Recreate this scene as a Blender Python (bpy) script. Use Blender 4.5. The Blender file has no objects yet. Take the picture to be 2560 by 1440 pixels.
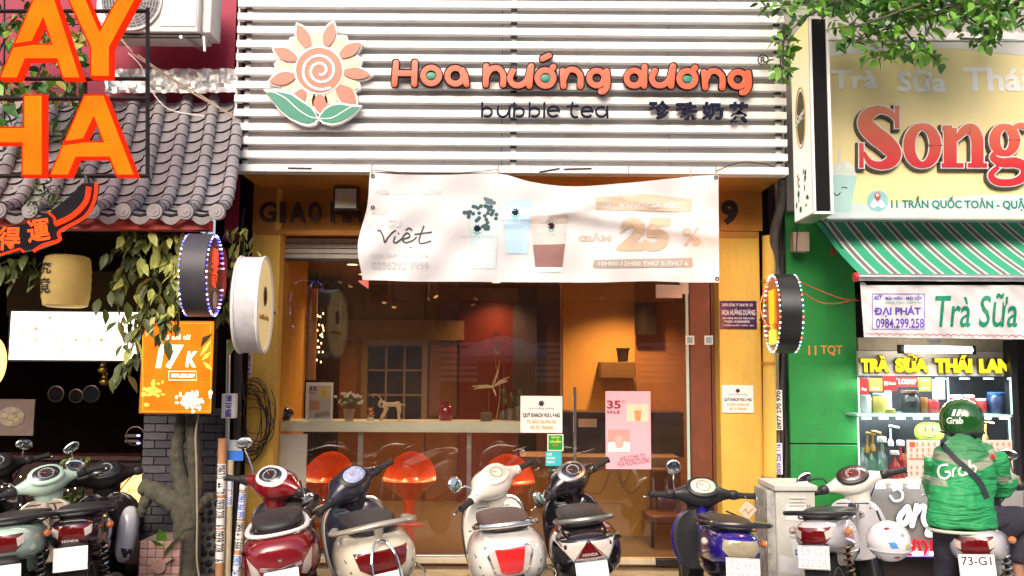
import bpy, bmesh, math, random
from mathutils import Vector, Matrix, Euler
from mathutils.bvhtree import BVHTree
S = bpy.context.scene
COL = S.collection
rnd = random.Random(7)
R = math.radians

# ---------------------------------------------------------------- camera, sky, sun, exposure
CAM = Vector((0.0, -7.2, 1.70)); FPX = 2160.0
PITCH, ROLL = R(5.3), R(0.35)
cam = bpy.data.objects.new('camera', bpy.data.cameras.new('camera'))
COL.objects.link(cam); S.camera = cam
CROT = Matrix.Rotation(R(90) + PITCH, 3, 'X') @ Matrix.Rotation(ROLL, 3, 'Z')
cam.matrix_world = Matrix.Translation(CAM) @ CROT.to_4x4()
cam.data.sensor_width = 36.0
cam.data.lens = 36.0 * FPX / 2560.0
cam.data.clip_start, cam.data.clip_end = 0.05, 500

W = bpy.data.worlds.new('World'); S.world = W; W.use_nodes = True
wn = W.node_tree
sky = wn.nodes.new('ShaderNodeTexSky'); sky.sky_type = 'NISHITA'; sky.sun_disc = False
SUN_EL, SUN_AZ = R(36), R(196)
sky.sun_elevation = SUN_EL; sky.sun_rotation = SUN_AZ
sky.air_density, sky.dust_density, sky.ozone_density = 1.0, 6.0, 0.6
bg = wn.nodes['Background']; bg.inputs[1].default_value = 0.15
wn.links.new(sky.outputs[0], bg.inputs[0])
sd = bpy.data.lights.new('sun', 'SUN'); sd.energy = 1.1; sd.angle = R(45); sd.color = (1.0, 0.93, 0.86)
sun = bpy.data.objects.new('sun', sd); COL.objects.link(sun)
# sun_rotation is a compass angle measured from +Y towards +X
_d = Vector((math.sin(SUN_AZ) * math.cos(SUN_EL), math.cos(SUN_AZ) * math.cos(SUN_EL), math.sin(SUN_EL)))
sun.rotation_euler = _d.to_track_quat('Z', 'Y').to_euler()
S.view_settings.view_transform = 'Standard'; S.view_settings.look = 'None'
S.view_settings.gamma = 1; S.view_settings.use_curve_mapping = False
S.view_settings.exposure = 0.72
S.render.engine = 'CYCLES'
S.cycles.use_denoising = True
S.cycles.max_bounces = 8; S.cycles.transparent_max_bounces = 16; S.cycles.sample_clamp_indirect = 6

# ---------------------------------------------------------------- pixels of the photograph to points in the place
def P(px, py, Y):
    d = CROT @ Vector(((px - 1280) / FPX, (720 - py) / FPX, -1.0))
    return CAM + d * ((Y - CAM.y) / d.y)
def proj(p):
    q = CROT.transposed() @ (Vector(p) - CAM)
    return 1280 + FPX * q.x / -q.z, 720 - FPX * q.y / -q.z
def RX(x0, y0, x1, y1, Y):
    c = P((x0 + x1) / 2, (y0 + y1) / 2, Y)
    a = P(x0, (y0 + y1) / 2, Y).x; b = P(x1, (y0 + y1) / 2, Y).x
    t = P((x0 + x1) / 2, y0, Y).z; u = P((x0 + x1) / 2, y1, Y).z
    return a, b, u, t

# ---------------------------------------------------------------- materials
def nodes_of(m):
    return m.node_tree.nodes, m.node_tree.links
def mat(name, rgb, rough=0.55, metal=0.0, var=0.12, scale=9.0, bump=0.0, bscale=60.0, coat=0.0, spec=0.5,
        dirt=0.0, dirt_rgb=(0.06, 0.05, 0.04), emis=None, es=1.0, trans=0.0, alpha=1.0, sss=0.0, streak=None):
    m = bpy.data.materials.new(name); m.use_nodes = True
    n, l = nodes_of(m); b = n['Principled BSDF']
    b.inputs['Base Color'].default_value = (*rgb, 1); b.inputs['Roughness'].default_value = rough
    b.inputs['Metallic'].default_value = metal; b.inputs['Coat Weight'].default_value = coat
    b.inputs['Coat Roughness'].default_value = 0.06
    b.inputs['Specular IOR Level'].default_value = spec
    b.inputs['Transmission Weight'].default_value = trans; b.inputs['Alpha'].default_value = alpha
    if emis:
        b.inputs['Emission Color'].default_value = (*emis, 1); b.inputs['Emission Strength'].default_value = es
    tc = n.new('ShaderNodeTexCoord')
    if var or dirt:
        nz = n.new('ShaderNodeTexNoise'); nz.inputs['Scale'].default_value = scale; nz.inputs['Detail'].default_value = 6
        nz.inputs['Roughness'].default_value = 0.65
        l.new(tc.outputs['Object'], nz.inputs['Vector'])
        mr = n.new('ShaderNodeMapRange'); mr.inputs[1].default_value = 0.3; mr.inputs[2].default_value = 0.7
        mr.inputs[3].default_value = 1 - var; mr.inputs[4].default_value = 1 + var
        l.new(nz.outputs[0], mr.inputs[0])
        mx = n.new('ShaderNodeMix'); mx.data_type = 'RGBA'; mx.blend_type = 'MULTIPLY'; mx.inputs[0].default_value = 1
        mx.inputs[6].default_value = (*rgb, 1); l.new(mr.outputs[0], mx.inputs[7])
        out = mx.outputs[2]
        if dirt:
            n2 = n.new('ShaderNodeTexNoise'); n2.inputs['Scale'].default_value = scale * 0.45; n2.inputs['Detail'].default_value = 9
            n2.inputs['Roughness'].default_value = 0.75
            if streak:
                mp = n.new('ShaderNodeMapping'); mp.inputs['Scale'].default_value = streak; l.new(tc.outputs['Object'], mp.inputs[0]); l.new(mp.outputs[0], n2.inputs['Vector'])
            else: l.new(tc.outputs['Object'], n2.inputs['Vector'])
            r2 = n.new('ShaderNodeMapRange'); r2.inputs[1].default_value = 0.5; r2.inputs[2].default_value = 0.72
            r2.inputs[3].default_value = 0; r2.inputs[4].default_value = dirt
            l.new(n2.outputs[0], r2.inputs[0])
            m2 = n.new('ShaderNodeMix'); m2.data_type = 'RGBA'; l.new(r2.outputs[0], m2.inputs[0])
            l.new(out, m2.inputs[6]); m2.inputs[7].default_value = (*dirt_rgb, 1); out = m2.outputs[2]
        l.new(out, b.inputs['Base Color'])
        mr3 = n.new('ShaderNodeMapRange'); mr3.inputs[3].default_value = max(0.02, rough - 0.08); mr3.inputs[4].default_value = min(1, rough + 0.1)
        l.new(nz.outputs[0], mr3.inputs[0]); l.new(mr3.outputs[0], b.inputs['Roughness'])
    if bump:
        n3 = n.new('ShaderNodeTexNoise'); n3.inputs['Scale'].default_value = bscale; n3.inputs['Detail'].default_value = 5
        l.new(tc.outputs['Object'], n3.inputs['Vector'])
        bp = n.new('ShaderNodeBump'); bp.inputs['Strength'].default_value = bump; bp.inputs['Distance'].default_value = 0.01
        l.new(n3.outputs[0], bp.inputs['Height']); l.new(bp.outputs[0], b.inputs['Normal'])
    return m
def glow(name, rgb, strength, tiny=False, var=0.0, scale=12):
    m = bpy.data.materials.new(name); m.use_nodes = True
    n, l = nodes_of(m); n.clear()
    e = n.new('ShaderNodeEmission'); e.inputs[0].default_value = (*rgb, 1); e.inputs[1].default_value = strength
    o = n.new('ShaderNodeOutputMaterial'); l.new(e.outputs[0], o.inputs[0])
    if var:
        tc = n.new('ShaderNodeTexCoord'); nz = n.new('ShaderNodeTexNoise'); nz.inputs['Scale'].default_value = scale
        l.new(tc.outputs['Object'], nz.inputs['Vector'])
        mr = n.new('ShaderNodeMapRange'); mr.inputs[1].default_value = .3; mr.inputs[2].default_value = .7
        mr.inputs[3].default_value = strength * (1 - var); mr.inputs[4].default_value = strength * (1 + var)
        l.new(nz.outputs[0], mr.inputs[0]); l.new(mr.outputs[0], e.inputs[1])
    if tiny: m.cycles.emission_sampling = 'NONE'
    return m
def glass(name, tint=(1, 1, 1), rough=0.01, gain=1.0, base=0.0, haze=0.0):
    m = bpy.data.materials.new(name); m.use_nodes = True
    n, l = nodes_of(m); n.clear()
    t = n.new('ShaderNodeBsdfTransparent'); t.inputs[0].default_value = (*tint, 1)
    g = n.new('ShaderNodeBsdfGlossy'); g.inputs['Roughness'].default_value = rough
    f = n.new('ShaderNodeFresnel'); f.inputs[0].default_value = 1.5
    ma = n.new('ShaderNodeMath'); ma.operation = 'MULTIPLY_ADD'; ma.inputs[1].default_value = gain; ma.inputs[2].default_value = base
    l.new(f.outputs[0], ma.inputs[0])
    x = n.new('ShaderNodeMixShader'); l.new(ma.outputs[0], x.inputs[0]); l.new(t.outputs[0], x.inputs[1]); l.new(g.outputs[0], x.inputs[2])
    if haze:
        df = n.new('ShaderNodeBsdfDiffuse'); df.inputs[0].default_value = (.55, .34, .18, 1); tc = n.new('ShaderNodeTexCoord'); nz = n.new('ShaderNodeTexNoise'); nz.inputs['Scale'].default_value = 2.5; nz.inputs['Detail'].default_value = 8  # brown haze of reflected light put in as a patchy diffuse colour
        l.new(tc.outputs['Object'], nz.inputs['Vector']); mr = n.new('ShaderNodeMapRange'); mr.inputs[1].default_value = .35; mr.inputs[2].default_value = .7; mr.inputs[3].default_value = haze * .3; mr.inputs[4].default_value = haze * 1.6; l.new(nz.outputs[0], mr.inputs[0])
        y = n.new('ShaderNodeMixShader'); l.new(mr.outputs[0], y.inputs[0]); l.new(x.outputs[0], y.inputs[1]); l.new(df.outputs[0], y.inputs[2]); x = y
    o = n.new('ShaderNodeOutputMaterial'); l.new(x.outputs[0], o.inputs[0])
    return m
def ramp_mat(name, axis, lo, hi, cols, rough=0.6, emit=0.0):
    """colour printed along an object axis between lo and hi"""
    m = bpy.data.materials.new(name); m.use_nodes = True
    n, l = nodes_of(m); b = n['Principled BSDF']; b.inputs['Roughness'].default_value = rough
    tc = n.new('ShaderNodeTexCoord'); sx = n.new('ShaderNodeSeparateXYZ'); l.new(tc.outputs['Object'], sx.inputs[0])
    mr = n.new('ShaderNodeMapRange'); mr.inputs[1].default_value = lo; mr.inputs[2].default_value = hi
    l.new(sx.outputs[axis], mr.inputs[0])
    cr = n.new('ShaderNodeValToRGB'); e = cr.color_ramp.elements
    e[0].position = 0; e[0].color = (*cols[0], 1); e[1].position = 1; e[1].color = (*cols[-1], 1)
    for i, c in enumerate(cols[1:-1]):
        k = e.new((i + 1) / (len(cols) - 1)); k.color = (*c, 1)
    l.new(mr.outputs[0], cr.inputs[0]); l.new(cr.outputs[0], b.inputs['Base Color'])
    if emit:
        l.new(cr.outputs[0], b.inputs['Emission Color']); b.inputs['Emission Strength'].default_value = emit
    return m

# ---------------------------------------------------------------- mesh building
class MB:
    def __init__(s): s.v = []; s.f = []; s.m = []; s.cur = 0
    def add(s, vs, fs):
        o = len(s.v); s.v += [Vector(p) for p in vs]
        for f in fs: s.f.append([i + o for i in f]); s.m.append(s.cur)
        return s
    def box(s, x0, x1, y0, y1, z0, z1, M=None):
        vs = [Vector((x, y, z)) for z in (z0, z1) for y in (y0, y1) for x in (x0, x1)]
        if M is not None: vs = [M @ p for p in vs]
        return s.add(vs, [(0, 2, 3, 1), (4, 5, 7, 6), (0, 1, 5, 4), (2, 6, 7, 3), (0, 4, 6, 2), (1, 3, 7, 5)])
    def pbox(s, x0, y0, x1, y1, Y, depth):
        a, b, u, t = RX(x0, y0, x1, y1, Y)
        return s.box(a, b, Y, Y + depth, u, t)
    def loft(s, rings, cap=True, closed=True):
        n = len(rings[0]); vs = [p for r in rings for p in r]; fs = []
        for i in range(len(rings) - 1):
            for j in range(n if closed else n - 1):
                k = (j + 1) % n
                fs.append((i * n + j, i * n + k, (i + 1) * n + k, (i + 1) * n + j))
        if cap and closed:
            fs.append(tuple(reversed(range(n)))); fs.append(tuple(range((len(rings) - 1) * n, len(rings) * n)))
        return s.add(vs, fs)
    def tube(s, pts, r, n=8, cap=True, flat=None, closed=False, e=1.0):
        """round bar along points; r a number or one per point; flat squeezes it along a direction"""
        pts = [Vector(p) for p in pts]; rs = r if isinstance(r, (list, tuple)) else [r] * len(pts)
        rings = []; up = None; N = len(pts)
        for i, p in enumerate(pts):
            if closed: d = pts[(i + 1) % N] - pts[i - 1]
            else: d = (pts[min(i + 1, N - 1)] - pts[max(i - 1, 0)])
            if d.length < 1e-9: d = Vector((0, 0, 1))
            d.normalize()
            if up is None:
                up = Vector((0, 1, 0)) if abs(d.y) < 0.9 else Vector((1, 0, 0))
            a = d.cross(up).normalized(); b = a.cross(d).normalized(); up = b
            ring = []
            for k in range(n):
                t = 2 * math.pi * k / n
                ca, sa = math.cos(t), math.sin(t)
                q = a * math.copysign(abs(ca) ** e, ca) * rs[i] + b * math.copysign(abs(sa) ** e, sa) * rs[i]
                if flat is not None:
                    fd, fk = flat; q = q - fd * q.dot(fd) * (1 - fk)
                ring.append(p + q)
            rings.append(ring)
        if closed: rings.append(rings[0])
        return s.loft(rings, cap=cap and not closed)
    def capsule(s, pts, r, n=10, flat=None, e=1.0):
        """tube with round ends"""
        pts = [Vector(p) for p in pts]
        a = (pts[0] - pts[1]).normalized(); b = (pts[-1] - pts[-2]).normalized()
        pp = [pts[0] + a * r * .98, pts[0] + a * r * .72, pts[0] + a * r * .35] + pts + [pts[-1] + b * r * .35, pts[-1] + b * r * .72, pts[-1] + b * r * .98]
        rr = [r * .18, r * .69, r * .93] + [r] * len(pts) + [r * .93, r * .69, r * .18]
        return s.tube(pp, rr, n, flat=flat, e=e)
    def lathe(s, prof, c=(0, 0, 0), n=20, axis='Z', M=None, cap=True):
        """prof: (radius, height) pairs round an axis"""
        rings = []
        for r, h in prof:
            ring = []
            for k in range(n):
                t = 2 * math.pi * k / n; x, y = r * math.cos(t), r * math.sin(t)
                p = {'Z': (x, y, h), 'Y': (x, h, -y), 'X': (h, x, y)}[axis]
                p = Vector(p)
                if M is not None: p = M @ p
                ring.append(p + Vector(c))
            rings.append(ring)
        return s.loft(rings, cap=cap)
    def ell(s, c, r, n=14, m=8, M=None, e=1.0):
        rings = []
        def sg(v): return math.copysign(abs(v) ** e, v)
        for i in range(m + 1):
            a = -math.pi / 2 + math.pi * i / m; a = max(-1.53, min(1.53, a))
            ring = []
            for k in range(n):
                t = 2 * math.pi * k / n
                p = Vector((sg(math.cos(a)) * sg(math.cos(t)) * r[0], sg(math.cos(a)) * sg(math.sin(t)) * r[1], sg(math.sin(a)) * r[2]))
                if M is not None: p = M @ p
                ring.append(p + Vector(c))
            rings.append(ring)
        return s.loft(rings)
    def prism(s, poly, y0, y1):
        """outline in x,z extruded from y0 (front, towards the street) to y1; triangulated so hollows work"""
        n = len(poly)
        from mathutils.geometry import tessellate_polygon
        tris = tessellate_polygon([[Vector((p[0], p[1], 0)) for p in poly]])
        vs = [(p[0], y0, p[1]) for p in poly] + [(p[0], y1, p[1]) for p in poly]
        fs = [tuple(t) for t in tris] + [(c + n, b + n, a + n) for a, b, c in tris]
        fs += [(i, (i + 1) % n, (i + 1) % n + n, i + n) for i in range(n)]
        return s.add(vs, fs)
    def spin(s, M, start=0):
        for i in range(start, len(s.v)): s.v[i] = M @ s.v[i]
        return s
ORG = {}
def mesh_of(name, mb, mats, smooth=35, recalc=True):
    me = bpy.data.meshes.new(name)
    me.from_pydata([tuple(v) for v in mb.v], [], mb.f)
    for m in (mats if isinstance(mats, (list, tuple)) else [mats]): me.materials.append(m)
    if any(mb.m): me.polygons.foreach_set('material_index', mb.m)
    me.validate()
    if recalc:
        bm = bmesh.new(); bm.from_mesh(me); bmesh.ops.recalc_face_normals(bm, faces=bm.faces); bm.to_mesh(me); bm.free()
    if smooth:
        me.polygons.foreach_set('use_smooth', [True] * len(me.polygons))
        me.set_sharp_from_angle(angle=R(smooth))
    return me
def tag(o, label=None, cat=None, group=None, kind=None):
    if label: o['label'] = label
    if cat: o['category'] = cat
    if group: o['group'] = group
    if kind: o['kind'] = kind
    return o
def obj(name, mb, m, parent=None, label=None, cat=None, group=None, kind=None, smooth=35, bevel=0.0, sub=0, seg=2):
    if parent is None:
        xs = [v.x for v in mb.v]; ys = [v.y for v in mb.v]; zs = [v.z for v in mb.v]
        org = Vector(((min(xs) + max(xs)) / 2, (min(ys) + max(ys)) / 2, min(zs)))
    else: org = ORG.get(parent.name, Vector((0, 0, 0)))
    b2 = MB(); b2.v = [v - org for v in mb.v]; b2.f = mb.f; b2.m = mb.m
    o = bpy.data.objects.new(name, mesh_of(name, b2, m, smooth)); COL.objects.link(o)
    if parent is None: o.location = org
    else: o.parent = parent
    ORG[o.name] = org
    if bevel:
        md = o.modifiers.new('bevel', 'BEVEL'); md.width = bevel; md.segments = seg; md.limit_method = 'ANGLE'
    if sub:
        md = o.modifiers.new('sub', 'SUBSURF'); md.levels = sub; md.render_levels = sub
    return tag(o, label, cat, group, kind)
def thing(name, label, cat, loc=(0, 0, 0), group=None, kind=None):
    o = bpy.data.objects.new(name, None); COL.objects.link(o); o.location = loc
    o.empty_display_size = 0.1
    ORG[o.name] = Vector(loc)
    return tag(o, label, cat, group, kind)
def copy_at(src, parent, M, name=None):
    """a copy sharing mesh data, placed by a matrix given in the parent's space"""
    o = src.copy(); COL.objects.link(o); o.parent = parent; o.matrix_local = M
    return o
def dup(root, loc):
    r = root.copy(); COL.objects.link(r); r.location = loc
    for ch in list(root.children):
        c = ch.copy(); COL.objects.link(c); c.parent = r
        for g in ch.children:
            d = g.copy(); COL.objects.link(d); d.parent = c
    return r
def boxes(name, x0, y0, x1, y1, Y, depth, m, parent=None, **k):
    return obj(name, MB().pbox(x0, y0, x1, y1, Y, depth), m, parent, **k)

# ---------------------------------------------------------------- lettering
_tc = {}
def text_raw(s, bold=0.0, ext=0.0, res=3, shear=0.0, sp=1.0, align='LEFT'):
    key = (s, bold, ext, res, shear, sp, align)
    if key not in _tc:
        cu = bpy.data.curves.new('t', 'FONT'); cu.body = s; cu.size = 1; cu.offset = bold; cu.extrude = 0
        cu.resolution_u = res; cu.shear = shear; cu.space_character = sp; cu.align_x = align; cu.fill_mode = 'FRONT' if hasattr(cu, 'fill_mode') else cu.fill_mode
        o = bpy.data.objects.new('t', cu); COL.objects.link(o)
        dg = bpy.context.evaluated_depsgraph_get()
        me = bpy.data.meshes.new_from_object(o.evaluated_get(dg))
        bm = bmesh.new(); bm.from_mesh(me)
        bmesh.ops.remove_doubles(bm, verts=bm.verts, dist=1e-5)
        bm.verts.ensure_lookup_table(); bm.faces.ensure_lookup_table()
        V = [v.co.copy() for v in bm.verts]; F = [[v.index for v in f.verts] for f in bm.faces]
        E = [(e.verts[0].index, e.verts[1].index) for e in bm.edges if len(e.link_faces) == 1]
        bm.free(); bpy.data.objects.remove(o); bpy.data.curves.remove(cu); bpy.data.meshes.remove(me)
        _tc[key] = (V, F, E)
    return _tc[key]
def text_to(mb, s, fn, thick=0.0, **k):
    """fn(u, v, w) with u, v in 0..1 over the text's own box, w = 0 front or thick back"""
    V, F, E = text_raw(s, **k)
    if not V: return mb
    x0 = min(v.x for v in V); x1 = max(v.x for v in V); y0 = min(v.y for v in V); y1 = max(v.y for v in V)
    uv = [((v.x - x0) / max(1e-6, x1 - x0), (v.y - y0) / max(1e-6, y1 - y0)) for v in V]
    n = len(V); vs = [fn(u, v, 0.0) for u, v in uv]; fs = [list(f) for f in F]
    if thick:
        vs += [fn(u, v, thick) for u, v in uv]; fs += [[i + n for i in reversed(f)] for f in F]
        fs += [[a, b, b + n, a + n] for a, b in E]
    return mb.add(vs, fs)
def text_px(mb, s, x0, y0, x1, y1, Y, thick=0.0, tilt=0.0, **k):
    """lettering filling a pixel box on the plane at Y, raised thick towards the street"""
    a, b, u, t = RX(x0, y0, x1, y1, Y); cx, cz = (a + b) / 2, (u + t) / 2
    ct, st = math.cos(tilt), math.sin(tilt)
    def fn(p, q, w):
        x = (p - .5) * (b - a); z = (q - .5) * (t - u)
        return (cx + x * ct - z * st, Y + w, cz + x * st + z * ct)
    return text_to(mb, s, fn, thick, **k)
def frame_fn(o, ux, uz, w, h, out):
    """map a text box onto a small plane: centre o, right ux, up uz"""
    o, ux, uz, out = Vector(o), Vector(ux), Vector(uz), Vector(out)
    return lambda p, q, d: o + ux * (p - .5) * w + uz * (q - .5) * h - out * d
def lettering(name, s, box, Y, m, parent, thick=0.0, **k):
    mb = MB(); text_px(mb, s, *box, Y, thick, **k)
    return obj(name, mb, m, parent, smooth=0) if mb.v else None
def split_mb(mb):
    """the loose pieces of a mesh"""
    p = list(range(len(mb.v)))
    def fd(i):
        while p[i] != i: p[i] = p[p[i]]; i = p[i]
        return i
    for f in mb.f:
        for i in f[1:]: p[fd(i)] = fd(f[0])
    g = {}
    for k, f in enumerate(mb.f): g.setdefault(fd(f[0]), []).append(k)
    return g
# ---------------------------------------------------------------- shared materials
M = {}
M['slat'] = mat('slat_white_paint', (0.80, 0.79, 0.78), 0.5, var=0.05, scale=3, dirt=0.42, dirt_rgb=(0.45, 0.40, 0.36), streak=(2.2, 1, 1.0))
M['back'] = mat('grey_cladding', (0.60, 0.58, 0.58), 0.55, var=0.10, scale=2.5, dirt=0.3, dirt_rgb=(0.26, 0.24, 0.23))
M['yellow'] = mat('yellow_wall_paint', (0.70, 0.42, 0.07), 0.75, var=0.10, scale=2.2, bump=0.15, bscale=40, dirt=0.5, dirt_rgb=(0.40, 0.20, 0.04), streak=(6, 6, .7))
M['ochre'] = mat('ochre_paint', (0.50, 0.20, 0.025), 0.7, var=0.22, scale=2.0, bump=0.1, dirt=0.5, dirt_rgb=(0.22, 0.08, 0.02))
M['darkmetal'] = mat('dark_metal', (0.03, 0.028, 0.03), 0.45, 0.6, var=0.15)
M['black'] = mat('black_plastic', (0.018, 0.017, 0.02), 0.42, var=0.2, scale=14)
M['blackgloss'] = mat('black_gloss', (0.012, 0.011, 0.014), 0.12, coat=0.6, var=0.1)
M['rubber'] = mat('rubber', (0.02, 0.02, 0.02), 0.8, var=0.2, bump=0.3)
M['chrome'] = mat('chrome', (0.78, 0.77, 0.76), 0.12, 1.0, var=0.03)
M['alu'] = mat('aluminium', (0.62, 0.62, 0.63), 0.32, 0.9, var=0.06)
M['white'] = mat('white_plastic', (0.80, 0.79, 0.77), 0.4, var=0.04, dirt=0.1, dirt_rgb=(.5, .46, .4))
M['paper'] = mat('white_paper', (0.82, 0.79, 0.76), 0.7, var=0.03)
M['ink'] = mat('black_ink', (0.02, 0.018, 0.03), 0.6, var=0)
M['inkblue'] = mat('violet_ink', (0.05, 0.03, 0.42), 0.6, var=0)
M['inkbright'] = mat('blue_ink', (0.03, 0.18, 0.75), 0.6, var=0)
M['gold'] = mat('gold_ink', (0.55, 0.30, 0.06), 0.5, var=0)
M['green'] = mat('green_wall_paint', (0.012, 0.235, 0.04), 0.6, var=0.14, scale=3, bump=0.25, bscale=55, dirt=0.55, dirt_rgb=(0.035, .12, .03), streak=(5, 5, .6))
M['maroon'] = mat('maroon_wall_paint', (0.30, 0.010, 0.045), 0.6, var=0.12, scale=2, bump=0.1, dirt=.3, dirt_rgb=(.12, .01, .02))
M['redbeam'] = mat('red_beam_paint', (0.50, 0.05, 0.03), 0.5, var=0.15, scale=4, dirt=.3)
M['concrete'] = mat('concrete', (0.30, 0.28, 0.26), 0.85, var=0.15, scale=3, bump=0.3, dirt=.4)
M['asphalt'] = mat('asphalt', (0.055, 0.053, 0.052), 0.9, var=0.25, scale=30, bump=0.5, bscale=150)
M['glass'] = glass('shop_glass', (0.95, 0.94, 0.91), gain=1.5, haze=.018)
M['clear'] = glass('clear_glass', (0.92, 0.97, 0.97), gain=1.0)
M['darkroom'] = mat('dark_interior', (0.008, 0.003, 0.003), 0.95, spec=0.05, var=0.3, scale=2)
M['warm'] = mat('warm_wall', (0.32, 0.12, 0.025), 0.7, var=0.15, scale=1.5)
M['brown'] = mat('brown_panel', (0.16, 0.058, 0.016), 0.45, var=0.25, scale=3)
M['wood'] = mat('light_wood', (0.36, 0.19, 0.09), 0.55, var=0.3, scale=5)
M['orange'] = mat('orange_shell', (0.80, 0.085, 0.012), 0.25, coat=.5, var=0.05)
M['leafy'] = mat('leaf_cream_green', (0.36, 0.38, 0.09), 0.5, var=0.3, scale=8, dirt=.4, dirt_rgb=(.14, .2, .04))
M['leafd'] = mat('leaf_dark_green', (0.075, 0.095, 0.02), 0.45, var=0.35, scale=8)
M['leaf1'] = mat('leaf_fresh_green', (0.14, 0.33, 0.035), 0.45, var=0.35, scale=6)
M['leaf2'] = mat('leaf_deep_green', (0.035, 0.13, 0.02), 0.45, var=0.35, scale=6)
M['bark'] = mat('bark', (0.07, 0.062, 0.045), 0.9, var=0.5, scale=12, bump=1.0, bscale=45, dirt=0.75, dirt_rgb=(0.12, 0.13, 0.085))
M['cable'] = mat('black_cable', (0.025, 0.02, 0.02), 0.6, var=0)
M['cabletan'] = mat('tan_cable', (0.35, 0.28, 0.2), 0.6, var=.2)
M['conduitor'] = mat('orange_beige_conduit', (0.52, 0.25, 0.12), 0.6, var=.15, dirt=.3)
M['conduitcr'] = mat('cream_conduit', (0.60, 0.50, 0.32), 0.6, var=.15, dirt=.3)
M['teal'] = mat('teal_paint', (0.0, 0.20, 0.125), 0.35, var=.03)
M['orangep'] = mat('orange_acrylic', (0.60, 0.085, 0.025), 0.4, coat=.1, var=.05)
M['plum'] = mat('plum_outline', (0.035, 0.008, 0.018), 0.8, spec=.2, var=0)
M['navy'] = mat('navy_acrylic', (0.008, 0.009, 0.03), 0.8, spec=.2, var=0)
M['terra'] = mat('terracotta_acrylic', (0.50, 0.135, 0.08), 0.35, var=.14, scale=5)
M['cream'] = mat('cream_acrylic', (0.72, 0.56, 0.36), 0.35, var=.05)
M['redglass'] = mat('red_lens', (0.13, 0.003, 0.004), 0.1, coat=1.0, var=.1, scale=30)
M['clearlens'] = mat('clear_lens', (0.60, 0.52, 0.46), 0.12, coat=.8, var=.12, scale=40)
M['amber'] = mat('amber_lens', (0.7, 0.2, 0.05), 0.15, coat=.8, var=.1)
M['platewhite'] = mat('plate_white', (0.86, 0.85, 0.84), 0.5, var=.02)
M['plategrey'] = mat('plate_digits', (0.45, 0.44, 0.43), 0.5, var=0)
M['mirror'] = mat('mirror_glass', (0.9, 0.9, 0.9), 0.03, 1.0, var=0)

# ---------------------------------------------------------------- ground
g = obj('ground', MB().box(-250, 250, -250, 250, -0.40, -0.14), M['concrete'], kind='structure')
obj('road', MB().box(-60, 60, -17, -4.2, -0.139, -0.135), M['asphalt'], kind='structure')
obj('far_pavement', MB().box(-60, 60, -22, -17, -0.13, 0.0), M['concrete'], kind='structure', bevel=.01)
pv = obj('pavement', MB().box(-30, 30, -4.0, 6.5, -0.13, -0.012), M['concrete'], kind='structure')
obj('kerb', MB().box(-30, 30, -4.2, -4.003, -0.137, 0.0), M['concrete'], kind='structure', bevel=.012)
obj('road_marking', MB().box(-30, 30, -4.75, -4.6, -0.134, -0.131), M['white'], kind='structure')
# ---------------------------------------------------------------- cafe shell: ceiling, side piers, lintel
YS = -0.80                                   # street face of the slatted fascia
cafe = thing('cafe_building', 'yellow shop front with open glazed ground floor between the tiled roof and the green wall', 'building', (0, 1, 0))
def cb(name, x0, y0, x1, y1, Y, depth, m, **k): return boxes(name, x0, y0, x1, y1, Y, depth, m, cafe, **k)
XL, XR = P(686, 900, 0).x, P(1800, 900, 0).x
zl = P(1240, 588, -.1).z
cb('pier', 604, 440, 690, 1425, -0.14, 1.0, M['yellow'], bevel=.008)
cb('pier', 1800, 440, 1905, 1425, -0.14, 1.0, M['yellow'], bevel=.008)
a, b, u, t = RX(690, 440, 1800, 588, -0.13)
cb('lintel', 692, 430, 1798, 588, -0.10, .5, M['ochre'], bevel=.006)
cb('lintel_strip', 640, 578, 1896, 590, -0.15, .05, M['ochre'])
# upper band of the piers has the same darker ochre colour as the lintel
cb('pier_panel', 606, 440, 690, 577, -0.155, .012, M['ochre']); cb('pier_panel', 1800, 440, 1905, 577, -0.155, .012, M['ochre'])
zs = P(1240, 433, YS).z
sof = MB().box(P(592, 430, YS).x, P(1966, 430, YS).x, YS + .03, 1.2, zs + .005, zs + .04)
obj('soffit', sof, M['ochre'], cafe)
up = MB().box(P(592, 430, YS).x, P(1966, 430, YS).x, -.35, 6.4, zs + .05, zs + 3.2)
obj('upper_wall', up, M['darkroom'], cafe)
ZF = 0.0
fl = mat('cafe_floor_tile', (0.16, 0.12, 0.085), 0.3, var=.12, scale=2)
obj('floor_slab', MB().box(XL - .4, XR + .2, -.14, 6.3, -.1, P(1200, 1412, 0).z - .01), fl, cafe)
cb('threshold', 690, 1396, 1800, 1410, -0.03, .1, mat('pale_threshold', (0.62, 0.52, 0.36), .5, var=.15, dirt=.4), bevel=.004)
obj('step', MB().box(XL - .3, XR + .1, -.42, -.141, -.012, P(1200, 1425, -.2).z - .01), mat('tan_step', (0.5, 0.38, 0.2), .6, var=.2, dirt=.5), cafe, bevel=.006)
zc = 2.72
obj('ceiling', MB().box(XL - .3, XR + .3, .41, 6.2, zc, zc + .06), M['warm'], cafe)
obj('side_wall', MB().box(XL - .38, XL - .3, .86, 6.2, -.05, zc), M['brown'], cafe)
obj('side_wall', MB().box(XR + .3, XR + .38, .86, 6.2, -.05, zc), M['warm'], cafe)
obj('back_wall', MB().box(XL - .38, XR + .38, 6.2, 6.3, -.05, zc), M['warm'], cafe)

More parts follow.
